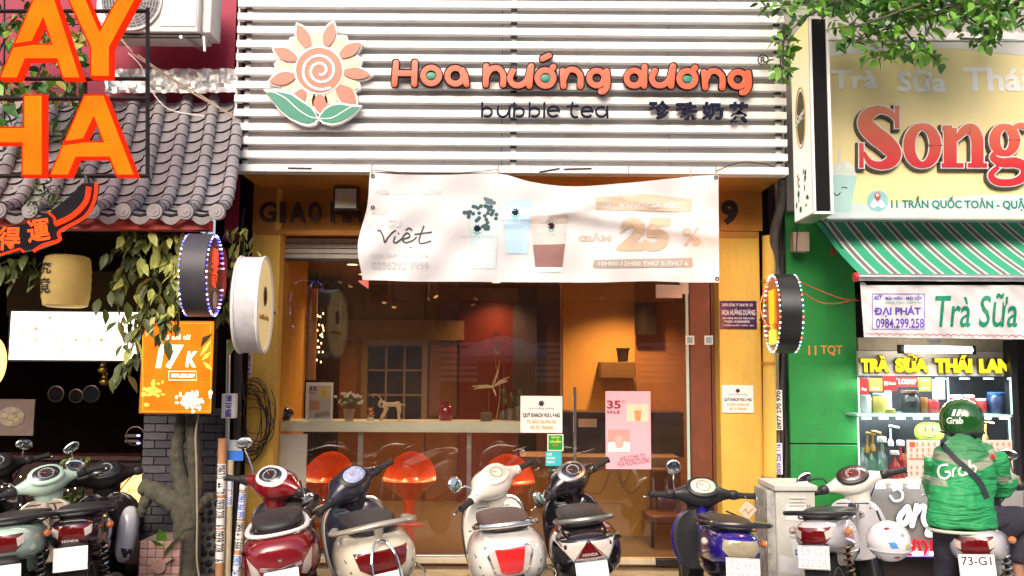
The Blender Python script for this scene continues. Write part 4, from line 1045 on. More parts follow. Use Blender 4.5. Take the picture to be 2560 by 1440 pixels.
for p, q in (((412, 1400), (445, 1325)), ((410, 1380), (384, 1345)), ((410, 1400), (398, 1410)), ((408, 1370), (400, 1320)), ((414, 1420), (430, 1390)), ((412, 1395), (390, 1400))):
    a_, b_ = P(*p, -.92), P(*q, -.98); leaf_obj(lp, a_, b_ - a_, (b_ - a_).length * 1.1, 'fresh', .4)
# climbing greenery at the top left
tv_ = thing('climbing_greenery', 'climbing greenery on a trellis behind the glowing letters at top left', 'plant', P(80, 420, YE + .6))
for x0, x1, y0, y1 in ((-30, 60, 40, 420), (60, 140, 60, 440), (140, 215, 60, 420)):
    obj('stem', MB().tube(smooth_path([P(rnd.uniform(x0, x1), y1 + (y0 - y1) * k / 5, YE + .62) for k in range(6)]), .008, 5), M['bark'], tv_)
for i in range(290):
    x = rnd.uniform(-30, 222); y = rnd.triangular(-20, 470, 60) if x < 120 else rnd.triangular(30, 430, 120)
    leaf_obj(tv_, P(x, y, YE + rnd.uniform(.25, .6)), (rnd.uniform(-.8, .8), rnd.uniform(-.9, .0), rnd.uniform(-1, .5)), rnd.uniform(.09, .16), rnd.choice(['deep', 'fresh', 'deep', 'pale']), rnd.uniform(-.8, .8))
tr2 = MB()
for x in (10, 110, 200): tr2.tube([P(x, 470, YE + .66), P(x, -60, YE + .66)], .01, 6)
for y in (60, 200, 340): tr2.tube([P(-40, y, YE + .67), P(230, y, YE + .67)], .008, 6)
obj('trellis', tr2, M['darkmetal'], tv_)
tf = thing('tuft_on_roof', 'small green weed tuft growing on the roof tiles behind the curved neon', 'plant', P(120, 500, YE + .05))
for i in range(120):
    leaf_obj(tf, P(rnd.gauss(110, 28), rnd.gauss(488, 22), YE - .06 + rnd.uniform(-.03, .06)), (rnd.uniform(-1, 1), rnd.uniform(-1, .2), rnd.uniform(-.6, 1)), rnd.uniform(.02, .045), rnd.choice(['fresh', 'deep']), rnd.uniform(-1, 1))

# air conditioner -------------------------------------------------------------
YA = YE + .50
ac = thing('air_conditioner', 'white outdoor air conditioner with round fan grille on brackets on the maroon wall', 'air conditioner', P(370, 92, YA))
acm = mat('ac_casing', (.66, .65, .63), .5, var=.05, dirt=.25, dirt_rgb=(.4, .38, .34))
a, b, u, t = RX(240, -60, 498, 80, YA)
obj('casing', MB().box(a, b, YA, YA + .3, u, t), acm, ac, bevel=.012)
obj('side_cover', MB().box(b + .002, b + .07, YA + .06, YA + .28, u + .02, t - .05), acm, ac, bevel=.008)
obj('access_panel', MB().pbox(402, -50, 492, 66, YA - .006, .005), acm, ac, bevel=.003)
gc = P(328, 2, YA - .012); gr = MB()
for r in [.03 + .022 * k for k in range(9)]: gr.tube([gc + Vector((r * math.cos(a_), -.006 * (1 - r / .21), r * math.sin(a_))) for a_ in [k * math.pi / 14 for k in range(28)]], .0028, 4, closed=True)
for k in range(24):
    a_ = k * math.pi / 12; gr.tube([gc + Vector((.03 * math.cos(a_), -.008, .03 * math.sin(a_))), gc + Vector((.21 * math.cos(a_ + .25), 0, .21 * math.sin(a_ + .25)))], .0022, 4)
obj('fan_grille', gr, mat('grille_wire', (.55, .55, .56), .4, .3), ac)
obj('grille_ring', MB().tube([gc + Vector((.222 * math.cos(a_), 0, .222 * math.sin(a_))) for a_ in [k * math.pi / 16 for k in range(32)]], .010, 6, closed=True), acm, ac)
obj('fan_well', MB().lathe([(.215, -.002), (.215, .0)], (gc.x, YA - .001, gc.z), 28, 'Y'), mat('fan_dark', (.16, .16, .17), .6), ac)
for k in range(3):
    a_ = k * 2.094 + .4; c = gc + Vector((.1 * math.cos(a_), .008, .1 * math.sin(a_)))
    obj('fan_blade', MB().ell(c, (.09, .003, .05), 12, 6, Matrix.Rotation(-a_, 3, 'Y')), mat('fan_blade_grey', (.30, .30, .32), .5), ac)
obj('bracket', MB().pbox(245, 82, 500, 92, YA + .03, .03).pbox(250, 92, 262, 150, YA + .28, .03), M['darkmetal'], ac)
obj('bracket', MB().tube([P(452, 92, YA), P(512, 128, YA + .35)], .014, 6).tube([P(510, 92, YA), P(512, 128, YA)], .01, 6), M['alu'], ac)
# pale wires
for k_, pts in enumerate(([(320, 132), (352, 165), (372, 215), (420, 272), (510, 290)], [(330, 135), (400, 180), (480, 232), (585, 290)], [(345, 138), (420, 190), (520, 250), (590, 300)], [(150, 30), (260, 60), (330, 130)])):
    obj('wire', MB().tube(smooth_path([P(x, y, YE + .1 + .05 * k_) for x, y in pts]), .006 if k_ else .004, 5), M['cabletan'] if k_ else M['paper'], None, label=['thin white wire looping across the roof tiles', 'tan wire sloping from the bracket to the slats', 'second tan wire sloping just above its neighbour toward the slats', 'thin wire sagging across behind the letters'][k_], cat='wire')

# glowing letters ----------------------------------------------------------------
YN = -1.78
M['lit_o'] = glow('lit_orange_face', (1.0, .16, .006), 1.1, var=.18, scale=3)
M['lit_r'] = glow('lit_red_edge', (1.0, .030, .006), .62)
ns = thing('lit_letter_sign', 'big glowing orange letters AY over HA on a black frame above the tiled roof', 'letter sign', P(200, 445, YN))
FR = MB()
def bar(x0, y0, x1, y1, r=.012): FR.tube([P(x0, y0, YN + .07), P(x1, y1, YN + .07)], r * 1.2, 4)
for y in (28, 197, 247, 440): bar(-60, y, 372, y)
for x in (369,): bar(x, 20, x, 444)
bar(216, 440, 216, 470); bar(213, 200, 213, 247)
obj('frame', FR, M['darkmetal'], ns)
def big(polys):
    """ring(s): outer outline with hollow cut as a slit polygon list"""
    lt = None
    for k, pl_ in enumerate(polys):
        c = (sum(p[0] for p in pl_) / len(pl_), sum(p[1] for p in pl_) / len(pl_))
        q = [P(x, y, YN) for x, y in pl_]
        mb = MB().prism([(v.x, v.z) for v in q], YN + .001 * k, YN + .06)
        if lt is None: lt = obj('letter', mb, M['lit_r'], ns, smooth=0)
        else: obj('stroke', mb, M['lit_r'], lt, smooth=0)
        # inset face
        ins = []
        n_ = len(q)
        area = sum(q[i].x * q[(i + 1) % n_].z - q[(i + 1) % n_].x * q[i].z for i in range(n_)); sgn = 1 if area > 0 else -1
        for i in range(n_):
            p0, p1, p2 = q[i - 1], q[i], q[(i + 1) % n_]
            d1 = Vector((p1.x - p0.x, p1.z - p0.z)).normalized(); d2 = Vector((p2.x - p1.x, p2.z - p1.z)).normalized()
            n1 = Vector((-d1.y, d1.x)) * sgn; n2_ = Vector((-d2.y, d2.x)) * sgn; bs = (n1 + n2_); bs = bs / max(.35, bs.dot(n1)) if bs.length > 1e-5 else n1
            if bs.length > 2.2: bs = bs.normalized() * 2.2
            ins.append((p1.x + bs.x * .012, p1.z + bs.y * .012))
        obj('letter_face', MB().prism(ins, YN - .004 - .001 * k, YN - .001 - .0005 * k), M['lit_o'], lt, smooth=0)
# A (top), Y, H, A : outlines with the hollow reached by a slit through the crossbar side
def A_poly(ax0, ax1, bx0, bx1, y0, y1, hb0, hb1):
    """outer corners: apex ax0..ax1 at y0, feet bx0, bx1 at y1"""
    fw = (bx1 - bx0) * .235
    L = lambda y: ax0 + (bx0 - ax0) * (y - y0) / (y1 - y0); Rr = lambda y: ax1 + (bx1 - ax1) * (y - y0) / (y1 - y0)
    def li(y): return L(y) + fw * .98
    def ri(y): return Rr(y) - fw * .98
    yc = y0
    while li(yc) < ri(yc) - .5 and yc > y0: yc -= 1
    ym = next((y for y in range(int(y0), int(y1)) if li(y) < ri(y)), y0 + 40)
    m = (li(ym) + ri(ym)) / 2
    return [[(ax0, y0), (ax1, y0), (bx1, y1), (bx1 - fw * 1.02, y1), (ri(hb1), hb1), (li(hb1), hb1), (bx0 + fw * 1.02, y1), (bx0, y1),
             (L(hb1), hb1)] , None, (li, ri, ym, m)]
def make_A(ax0, ax1, bx0, bx1, y0, y1, hb0, hb1):
    fw = (bx1 - bx0) * .235
    L = lambda y: ax0 + (bx0 - ax0) * (y - y0) / (y1 - y0); Rr = lambda y: ax1 + (bx1 - ax1) * (y - y0) / (y1 - y0)
    li = lambda y: L(y) + fw; ri = lambda y: Rr(y) - fw
    ym = next((y for y in range(int(y0), int(y1)) if li(y) < ri(y)), y0 + 40); m = (li(ym) + ri(ym)) / 2
    e_ = .6
    return [[(ax0, y0), (ax1, y0), (bx1, y1), (bx1 - fw, y1), (ri(hb1), hb1), (li(hb1), hb1), (bx0 + fw, y1), (bx0, y1), (L(hb0 + 8) , hb0 + 8),
             (li(hb0) , hb0), (ri(hb0), hb0), (m, ym), (li(hb0) - e_, hb0 - 2), (L(hb0 + 6), hb0 + 6)]]
big(make_A(92, 132, -4, 205, -28, 198, 108, 150))
big([[(155, -30), (206, -30), (250, 72), (306, -30), (357, -30), (277, 118), (277, 194), (224, 194), (224, 118)]])
big([[(-60, 237), (-20, 237), (-20, 316), (57, 316), (57, 235), (109, 235), (109, 441), (53, 441), (53, 360), (-20, 360), (-20, 441), (-60, 441)]])
big(make_A(210, 262, 121, 341, 235, 441, 352, 396))
# curved neon panel
cn = thing('curved_neon_panel', 'black curved panel with glowing red outline and two Chinese characters below the big letters', 'neon sign', P(120, 640, YN))
M['neon'] = glow('red_neon', (1.0, .035, .008), 1.4); M['neon2'] = glow('orange_neon', (1.0, .075, .012), 1.6)
pl_ = [(-30, 572), (60, 560), (128, 528), (175, 490), (205, 458), (242, 458), (236, 505), (205, 550), (152, 578), (140, 604), (100, 620), (60, 628), (-30, 640)]
obj('panel', MB().prism([(P(x, y, YN).x, P(x, y, YN).z) for x, y in pl_], YN, YN + .04), M['blackgloss'], cn, smooth=0)
for pts in ([(241, 458), (236, 500), (212, 542), (150, 578), (149, 600), (110, 612), (84, 628)], [(222, 468), (214, 505), (180, 540), (138, 560)], [(60, 630), (50, 622), (-10, 640)], [(138, 560), (136, 545), (120, 530)]):
    obj('tube', MB().tube([P(x, y, YN - .012) for x, y in (smooth_path(pts) if len(pts) > 3 else pts)], .011 if pts[0][0] == 241 else .017 if pts[0][0] == 222 else .007, 6), M['neon'], cn)
lettering('character', '得', (-6, 566, 50, 626), YN - .003, M['neon2'], cn, thick=.012, bold=.02, tilt=.0)
lettering('character', '運', (68, 548, 124, 604), YN - .003, M['neon2'], cn, thick=.012, bold=.02, tilt=.15)
obj('hanger', MB().tube([P(216, 440, YN + .06), P(222, 468, YN + .03)], .016, 6), M['darkmetal'], cn)

# lantern ------------------------------------------------------------------------
la = thing('paper_lantern', 'yellowed cylindrical paper lantern with black Chinese characters under the eave', 'lantern', P(163, 770, -1.1))
YQ = -1.1; c = P(163, 640, YQ); c2 = P(163, 768, YQ); rL = 57 * (YQ - CAM.y) / FPX; hL = c.z - c2.z
ribs = [(rL * .72, 0)] + [(rL * (1 - .10 * (abs(k / 11 - .5) * 2) ** 3) - (.003 if k % 2 else 0), hL * (.03 + .94 * k / 11)) for k in range(12)] + [(rL * .72, hL)]
obj('shade', MB().lathe(ribs, c2, 28), mat('lantern_paper', (.42, .30, .10), .8, var=.15, scale=6, emis=(.9, .5, .1), es=.10), la)
for ch_, y0, y1 in (('究', 660, 690), ('竟', 698, 738)):
    mb = MB(); V_, F_, E_ = text_raw(ch_, bold=.01); x0 = min(v.x for v in V_); x1 = max(v.x for v in V_); z0_ = min(v.y for v in V_); z1_ = max(v.y for v in V_)
    za, zb_ = P(163, y1, YQ).z, P(163, y0, YQ).z
    def f_(p, q, w):
        A = R(-90 - 52 + 42 * p); rr = rL * 1.012 + w
        return (c2.x + rr * math.cos(A), YQ + rr * math.sin(A), za + (zb_ - za) * q)
    text_to(mb, ch_, f_, bold=.02); obj('character', mb, M['ink'], la, smooth=0)
obj('cord', MB().tube([c, c + Vector((0, 0, .2))], .004, 5), M['cable'], la)

# menu light box -------------------------------------------------------------------
YM = -.9
ml = thing('menu_light_box', 'long glowing white menu light box with small food pictures in the left shop', 'light box', P(180, 905, YM))
obj('frame', MB().pbox(20, 775, 348, 905, YM, .08), M['darkmetal'], ml, bevel=.004)
obj('face', MB().pbox(25, 780, 343, 900, YM - .004, .004), glow('menu_white', (1.0, .93, .76), 1.9, var=.05), ml)
tm_ = [glow('food_' + str(i), c_, 1.0, tiny=True) for i, c_ in enumerate(((.95, .6, .3), (.9, .75, .5), (.7, .35, .15), (1.0, .7, .55)))]
for i in range(9):
    for j in range(4):
        x = 58 + i * 33 + rnd.uniform(-2, 2); y = 794 + j * 28
        if rnd.random() < .8: obj('dish_print', MB().lathe([(.014 * rnd.uniform(.7, 1.2), -.002), (.010, .0)], P(x, y, YM - .006), 8, 'Y'), rnd.choice(tm_), ml)
ol = thing('orange_light_box', 'glowing orange drinks poster light box reading 17K beside the brick pier', 'light box', P(441, 1036, -1.05))
YO = -1.05
obj('frame', MB().pbox(350, 800, 534, 1036, YO, .07), M['darkmetal'], ol, bevel=.004)
obj('face', MB().pbox(353, 803, 531, 1033, YO - .004, .003), glow('orange_poster_lit', (1.0, .18, .01), 1.1, var=.2, scale=6), ol)
gw = glow('poster_white_lit', (1.0, .85, .60), 1.8, tiny=True); gy = glow('poster_yellow_lit', (1.0, .50, .07), 1.35, tiny=True)
lettering('lettering', '17', (390, 862, 458, 922), YO - .007, gw, ol, thick=.002, bold=.05, shear=.15)
lettering('lettering', 'K', (464, 878, 492, 918), YO - .007, gw, ol, thick=.002, bold=.04, shear=.15)
lettering('lettering', 'giá chỉ từ', (402, 836, 476, 852), YO - .007, gw, ol, thick=.002, bold=.02)
lettering('lettering', '0876.888.889', (428, 934, 486, 944), YO - .007, gw, ol, thick=.002, bold=.02)
def glow_line(pts, r, m, par, Y, name='line'): return obj(name, MB().tube([P(x, y, Y) for x, y in pts], r, 4), m, par)
glow_line([(422, 928), (490, 928), (492, 950), (422, 950), (422, 928)], .002, gw, ol, YO - .008, 'border')
glow_line([(357, 808), (527, 808), (527, 1028), (357, 1028), (357, 808)], .0015, gy, ol, YO - .007, 'border')
for cx, cy, n_, s_ in ((385, 975, 26, 26), (480, 1000, 60, 30)):
    mb = MB()
    for i in range(n_):
        x, y = cx + rnd.gauss(0, s_ * .55), min(1030, cy + rnd.gauss(0, s_ * .42)); x = max(358, min(526, x))
        mb.ell(P(x, y, YO - .007 - .0005 * (i % 5)), (rnd.uniform(.008, .024), .001, rnd.uniform(.008, .02)), 7, 4)
    obj('fruit_print', mb, gw if cx > 400 else gy, ol, kind='stuff')
for p, q in (((500, 890), (528, 850)), ((505, 900), (526, 880)), ((360, 815), (385, 840)), ((508, 905), (530, 925))):
    a_, b_ = P(*p, YO - .008), P(*q, YO - .008); obj('leaf_print', MB().tube([a_, (a_ + b_) / 2, b_], [.002, .016, .001], 6, flat=(FY, .1)), gy, ol)

fpx = thing('food_picture', 'framed photograph of pale dumplings on the dark wall at the left edge', 'picture', P(40, 1090, .2))
obj('board', MB().pbox(-30, 998, 85, 1089, .2, .02), mat('dim_photo_paper', (.17, .12, .10), .6, var=.2), fpx)
obj('plate_print', MB().ell(P(28, 1042, .195), (.115, .002, .085), 24, 6), mat('plate_print', (.26, .21, .17), .6, var=.2), fpx)
for x, y in ((10, 1040), (32, 1028), (40, 1052), (22, 1060), (52, 1040), (28, 1045)): obj('dumpling_print', MB().ell(P(x, y, .19), (.032, .003, .024), 10, 6), mat('dumpling_print', (.32, .26, .16), .6, var=.2), fpx)
# shop clutter in the dark
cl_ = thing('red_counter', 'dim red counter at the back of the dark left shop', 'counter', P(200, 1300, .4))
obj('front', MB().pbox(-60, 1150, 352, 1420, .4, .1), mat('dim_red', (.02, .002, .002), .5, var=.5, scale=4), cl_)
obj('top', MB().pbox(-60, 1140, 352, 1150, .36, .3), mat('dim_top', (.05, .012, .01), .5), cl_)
for k_, (x, y, r) in enumerate(((140, 985, .07), (190, 990, .06), (228, 985, .075))):
    t_ = thing('hanging_pan', ['round dark pan, leftmost of the three in the dark shop', 'middle round dark pan of the three in the dark shop', 'round dark pan nearest the golden cats'][k_], 'pan', P(x, y + 30, .6))
    obj('bowl', MB().lathe([(r, 0), (r * .9, .02), (r * .2, .04)], P(x, y, .6), 20, 'Y'), M['blackgloss'], t_); obj('rim', MB().tube([P(x, y, .595) + Vector((r * math.cos(a_), 0, r * math.sin(a_))) for a_ in [k * .3927 for k in range(16)]], .005, 5, closed=True), mat('dim_rim', (.15, .1, .08), .3, .6), t_)
for k_, (x, y) in enumerate(((258, 925), (262, 955))):
    t_ = thing('golden_ornament', ['upper small golden ornament in the dark left shop', 'lower small golden ornament in the dark left shop'][k_], 'ornament', P(x, y + 14, .2))
    c = P(x, y, .2); obj('body', MB().ell(c, (.045, .03, .035)).ell(c + Vector((0, 0, .04)), (.028, .025, .025)).ell(c + Vector((-.015, 0, .066)), (.008, .005, .014), 6, 4).ell(c + Vector((.015, 0, .066)), (.008, .005, .014), 6, 4), mat('gold_metal', (.35, .2, .04), .3, .9), t_)
wg = thing('warm_glow_panel', 'warm red-yellow glow shown as a lit panel beside the brick pier behind the dark scooter', 'glow_patch', P(325, 1260, -.2))
obj('face', MB().pbox(296, 1185, 352, 1262, -.2, .04), glow('warm_panel_glow', (1.0, .55, .18), 1.6, var=.6, scale=14), wg)  # unidentified warm glow, drawn as a glowing framed panel
obj('frame', MB().pbox(288, 1178, 296, 1268, -.22, .05).pbox(288, 1262, 352, 1270, -.22, .05), M['redbeam'], wg)
fairy = thing('fairy_lights', 'scattered warm fairy lights and leaves low in the dark left shop', 'string lights', P(170, 1300, -.3))
for i in range(26): obj('bulb', MB().ell(P(rnd.uniform(0, 215), rnd.uniform(1190, 1300), -.3), (.006, .006, .006), 6, 4), M['bulb'], fairy)
obj('wire', MB().tube(smooth_path([P(0, 1200, -.3), P(60, 1230, -.3), P(120, 1200, -.3), P(210, 1260, -.3)]), .002, 4), M['cable'], fairy)
sh_ = thing('leafy_shrub', 'leafy shrub between the mint and the dark scooter', 'plant', P(200, 1350, -.6))
obj('stem', MB().tube([P(200, 1400, -.6), P(205, 1260, -.6), P(210, 1150, -.6)], .01, 6), M['bark'], sh_)
for i in range(90): leaf_obj(sh_, P(rnd.gauss(200, 30), rnd.uniform(1140, 1290), -.6 + rnd.uniform(-.1, .1)), (rnd.uniform(-1, 1), rnd.uniform(-1, .1), rnd.uniform(-.7, .8)), rnd.uniform(.05, .09), rnd.choice(['pale', 'dark', 'fresh']), rnd.uniform(-1, 1))
gw_ = thing('wheel_ornament', 'round metal ring with two blue glints beside the brick pier', 'ornament', P(335, 1110, -.1))
obj('ring', MB().tube([P(338, 1090, -.1) + Vector((.075 * math.cos(a_), 0, .075 * math.sin(a_))) for a_ in [k * .314 for k in range(20)]], .004, 5, closed=True), mat('dim_metal', (.2, .12, .1), .4, .7), gw_)
obj('bar', MB().pbox(312, 1086, 348, 1093, -.1, .02).pbox(312, 1100, 348, 1106, -.1, .02), mat('dim_bar', (.13, .09, .08), .4), gw_)
obj('lamp', MB().ell(P(346, 1089, -.11), (.016, .006, .008), 8, 6), glow('blue_glint', (.4, .45, 1), 3, tiny=True), gw_); obj('lamp', MB().ell(P(346, 1108, -.11), (.016, .006, .008), 8, 6), glow('blue_glint2', (.4, .45, 1), 3, tiny=True), gw_)  # two blue glints put in as small glowing blobs
pg = thing('round_paper_lamp', 'glowing round paper lamp cut by the left edge of the picture', 'lamp', P(-14, 980, -.5))
obj('shade', MB().ell(P(-16, 905, -.5), (.09, .09, .19), 18, 12), glow('paper_lamp_glow', (1.0, .5, .15), 2.0), pg)

# purple lit round sign ------------------------------------------------------------
def round_sign(label, cx, w_face, w_side, y0, y1, Y0, r, thick, side, face_m, side_m, yaw, lens=None, led=None, name='round_sign'):
    """drum with a horizontal axis, turned by yaw; returns thing, centre and frame"""
    cz = P(cx, (y0 + y1) / 2, Y0); t_ = thing(name, label, 'projecting sign', cz - Vector((0, 0, r)))
    ax = Vector((math.cos(yaw), math.sin(yaw), 0)); tg = Vector((-math.sin(yaw), math.cos(yaw), 0)); up = Vector((0, 0, 1))
    def ring(rr, h, n=36): return [cz + ax * h + tg * rr * math.cos(2 * math.pi * k / n) + up * rr * math.sin(2 * math.pi * k / n) for k in range(n)]
    obj('drum', MB().loft([ring(r * .97, -thick / 2), ring(r, -thick / 2 + .008), ring(r, thick / 2 - .008), ring(r * .97, thick / 2)], cap=False), side_m, t_)
    for s_ in (-1, 1): obj('face', MB().loft([ring(r * .97, s_ * (thick / 2 - .006)), ring(r * .965, s_ * (thick / 2 - .003))]), face_m, t_)
    if led:
        for s_ in (-1, 1):
            for k in range(44):
                A = 2 * math.pi * k / 44; q = cz + ax * s_ * (thick / 2 + .002) + (tg * math.cos(A) + up * math.sin(A)) * r * .97
                obj('bulb', MB().ell(q, (.0065, .0065, .0065), 6, 4), led[k * 3 % len(led)], t_)
    return t_, cz, ax, tg, up
led1 = [glow('led_blue', (.16, .14, 1), 4, tiny=True), glow('led_violet', (.7, .3, 1), 4, tiny=True), glow('led_white_blue', (.6, .6, 1), 5, tiny=True), glow('led_blue2', (.10, .10, 1), 3, tiny=True)]
s1, cz, ax, tg, up = round_sign('black round projecting sign ringed with blue and violet LED dots, red characters on its face', 505, 0, 0, 582, 795, -1.5, .275, .165, 1,
    mat('dark_red_face', (.10, .01, .01), .3, coat=.5), mat('dark_violet_drum', (.05, .045, .06), .5, var=.2, dirt=.3), R(7.5), led=led1)
rd = glow('red_sign_glow', (1, .05, .02), 1.6)
for ch_, dz in (('美', .11), ('食', -.02)):
    mb = MB(); text_to(mb, ch_, frame_fn(cz + ax * .086 + up * dz, tg, up, .17, .14, ax), thick=.004, bold=.03)
    obj('character', mb, rd, s1, smooth=0)
obj('emblem', MB().lathe([(.06, 0), (.055, .006)], (0, 0, 0), 16, 'X').spin(Matrix.Translation(cz + ax * .085 - up * .16) @ Matrix.Rotation(R(7.5), 4, 'Z')), mat('grey_emblem', (.45, .43, .42), .4), s1)
obj('bracket', MB().tube([cz + tg * .27, cz + tg * .7], .014, 8), M['darkmetal'], s1)
obj('cable', MB().tube(smooth_path([cz + up * .27, cz + up * .32 + tg * .1, cz + up * .38 - ax * .1, cz + up * .34 - ax * .2]), .006, 5), M['cabletan'], s1)
# rose oval sign behind
s2 = thing('rose_sign', 'small rounded rose-pink sign behind the LED ringed sign', 'projecting sign', P(556, 750, -1.2))
obj('body', MB().ell(P(549, 684, -1.2), (.045, .05, .19), 18, 12, e=.6), mat('rose_pink', (.45, .05, .09), .4, var=.1), s2)
obj('bracket', MB().tube([P(549, 684, -1.2), P(556, 684, -.6)], .012, 6), M['darkmetal'], s2)
# white round sign
s3, cz, ax, tg, up = round_sign('large white round projecting sign with grey drum side between the leaves and the yellow pier', 633, 0, 0, 642, 882, -1.25, .33, .155, 1,
    mat('cream_sign_face', (.72, .60, .36), .4, var=.05, emis=(1, .75, .3), es=.25), mat('pale_drum', (.66, .64, .66), .45, .0, var=.08, dirt=.3), R(6.5), name='white_round_sign')
rim_ = MB()
for s_ in (-1, 1): rim_.tube([cz + ax * s_ * .0775 + (tg * math.cos(a_) + up * math.sin(a_)) * .328 for a_ in [k * math.pi / 18 for k in range(36)]], .012, 6, closed=True)
obj('rim', rim_, M['white'], s3)
obj('emblem', MB().lathe([(.07, 0), (.06, .004)], (0, 0, 0), 16, 'X').spin(Matrix.Translation(cz + ax * .080 + up * .06) @ Matrix.Rotation(R(7), 4, 'Z')), mat('brown_emblem', (.08, .04, .02), .4), s3)
mb = MB(); text_to(mb, 'hoa hướng dương', frame_fn(cz + ax * .079 - up * .09, tg, up, .36, .05, ax), thick=.003, bold=.02); obj('lettering', mb, M['gold'], s3, smooth=0)
obj('bracket', MB().tube([cz + tg * .32, cz + tg * .9], .014, 8), M['darkmetal'], s3)
for i in range(9):
    A = R(150 + i * 10); q = cz - ax * .080 + (tg * math.cos(A) + up * math.sin(A)) * .27; obj('leaf_print', MB().ell(q, (.004, .02, .03), 6, 4), mat('print_grey', (.2, .17, .16), .5), s3)

# conduits with phone stickers -------------------------------------------------------
def conduit(label, x0, y0, x1, y1, Y, r, m, stickers=()):
    p, q = P(x0, y0, Y), P(x1, y1, Y); t_ = thing('conduit', label, 'conduit', q)
    obj('pipe', MB().tube([p, q], r, 12), m, t_)
    for (f0, f1, txt, ink) in stickers:
        a_, b_ = p.lerp(q, f0), p.lerp(q, f1); d = (b_ - a_); L = d.length; d.normalize()
        side = d.cross(Vector((0, 1, 0))).normalized()
        rr = r + .0015; mb = MB()
        rings = [[c_ + (side * math.cos(k) + Vector((0, -1, 0)) * math.sin(k)) * rr for k in [math.pi * i / 10 for i in range(11)]] for c_ in (a_, b_)]
        obj('sticker', mb.loft(rings, cap=False, closed=False), M['paper'], t_)
        mb = MB()
        def f_(u, v, w):
            A = math.pi * (.5 + (v - .5) * .75); return a_.lerp(b_, .04 + .92 * u) + (-side * math.cos(A) + Vector((0, -1, 0)) * math.sin(A)) * (rr + .001)
        text_to(mb, txt, f_, bold=.02); obj('lettering', mb, ink, t_, smooth=0)
    return t_
conduit('orange-beige conduit with black phone number stickers, tallest beside the brick pier', 556, 1096, 548, 1470, -.75, .031, M['conduitor'], ((.17, .38, '0963 07 44 70', M['ink']), (.40, .60, '0939 228 116', M['ink']), (.61, .83, '0939 228 116', M['ink'])))
conduit('cream conduit with a bright blue number just right of the orange-beige one', 576, 1150, 566, 1470, -.7, .026, M['conduitcr'], ((.14, .36, '0777 277 2220', M['inkbright']),))
conduit('dark conduit beside the yellow pier', 590, 1120, 584, 1470, -.62, .018, M['cable'])
conduit('slanted white-banded conduit with blue and black numbers against the yellow pier', 611, 1190, 588, 1470, -.68, .027, M['conduitor'], ((.02, .14, '0927 70', M['ink']), (.15, .38, '0963 366 999', M['inkbright']), (.40, .66, '0896 415 666', M['ink']), (.70, .96, '0903 724 000', M['inkbright'])))
conduit('thin grey conduit rising behind the wall box', 572, 850, 568, 1150, -.6, .016, M['alu'])
conduit('black drop pipe between the dark shop and the yellow pier', 597, 860, 590, 1200, -.5, .03, M['cable'])
jb = thing('wall_box', 'small white wall box with a violet phone number sticker above the conduits', 'junction box', P(570, 1046, -.72))
obj('box', MB().pbox(553, 984, 588, 1046, -.72, .06), M['white'], jb, bevel=.006)
mb = MB(); c = P(571, 1016, -.722); text_to(mb, '0896 415 666', frame_fn(c, (0, 0, 1), (-1, 0, 0), .16, .05, (0, 1, 0)), thick=.001, bold=.04); obj('lettering', mb, M['inkblue'], jb, smooth=0)
sb = thing('blue_card', 'small bright blue card taped to the cables under the coiled wires', 'card', P(590, 1152, -.7))
obj('sheet', MB().pbox(572, 1128, 608, 1152, -.7, .004), M['inkbright'], sb); obj('sheet', MB().pbox(568, 1100, 605, 1127, -.69, .004), mat('grey_card', (.45, .47, .5), .6), sb)
ps = thing('narrow_sticker', 'white sticker with a dark phone number on the yellow pier under the white round sign', 'sticker', P(624, 942, -.15))
obj('sheet', MB().pbox(613, 884, 630, 942, -.146, .004), M['paper'], ps)
mb = MB(); text_to(mb, '0903 07 44 70', frame_fn(P(621.5, 913, -.147), (0, 0, -1), (1, 0, 0), .17, .035, (0, 1, 0)), thick=.001, bold=.04); obj('lettering', mb, M['wine'], ps, smooth=0)
cc = thing('coiled_cables', 'bundle of coiled black and brown cables hanging on the yellow pier', 'cable coil', P(640, 1135, -.2))
for i in range(15):
    cx = 632 + rnd.uniform(-10, 16); cy = 1045 + rnd.uniform(-25, 25); rx = rnd.uniform(22, 52); ry = rnd.uniform(50, 95)
    a0 = rnd.uniform(0, 360); obj('cable', MB().tube([P(x, y, -.19 - .004 * i) for x, y in arc(cx, cy, rx, ry, a0, a0 + rnd.uniform(260, 340), 22)], rnd.uniform(.003, .006), 5), M['cable'] if i % 4 else mat('brown_cable', (.12, .05, .03), .5), cc)
for i, pts in enumerate(([(600, 600), (598, 760), (602, 900), (610, 1000)], [(592, 590), (588, 700), (590, 860), (596, 1100)], [(612, 520), (606, 560), (605, 640), (600, 760)])):
    obj('cable', MB().tube(smooth_path([P(x, y, -.35) for x, y in pts]), .008, 6), M['cable'], None, label=['dark cable running down beside the white round sign', 'long dark cable dropping behind the white round sign to the conduits', 'short dark cable under the soffit corner'][i], cat='cable')
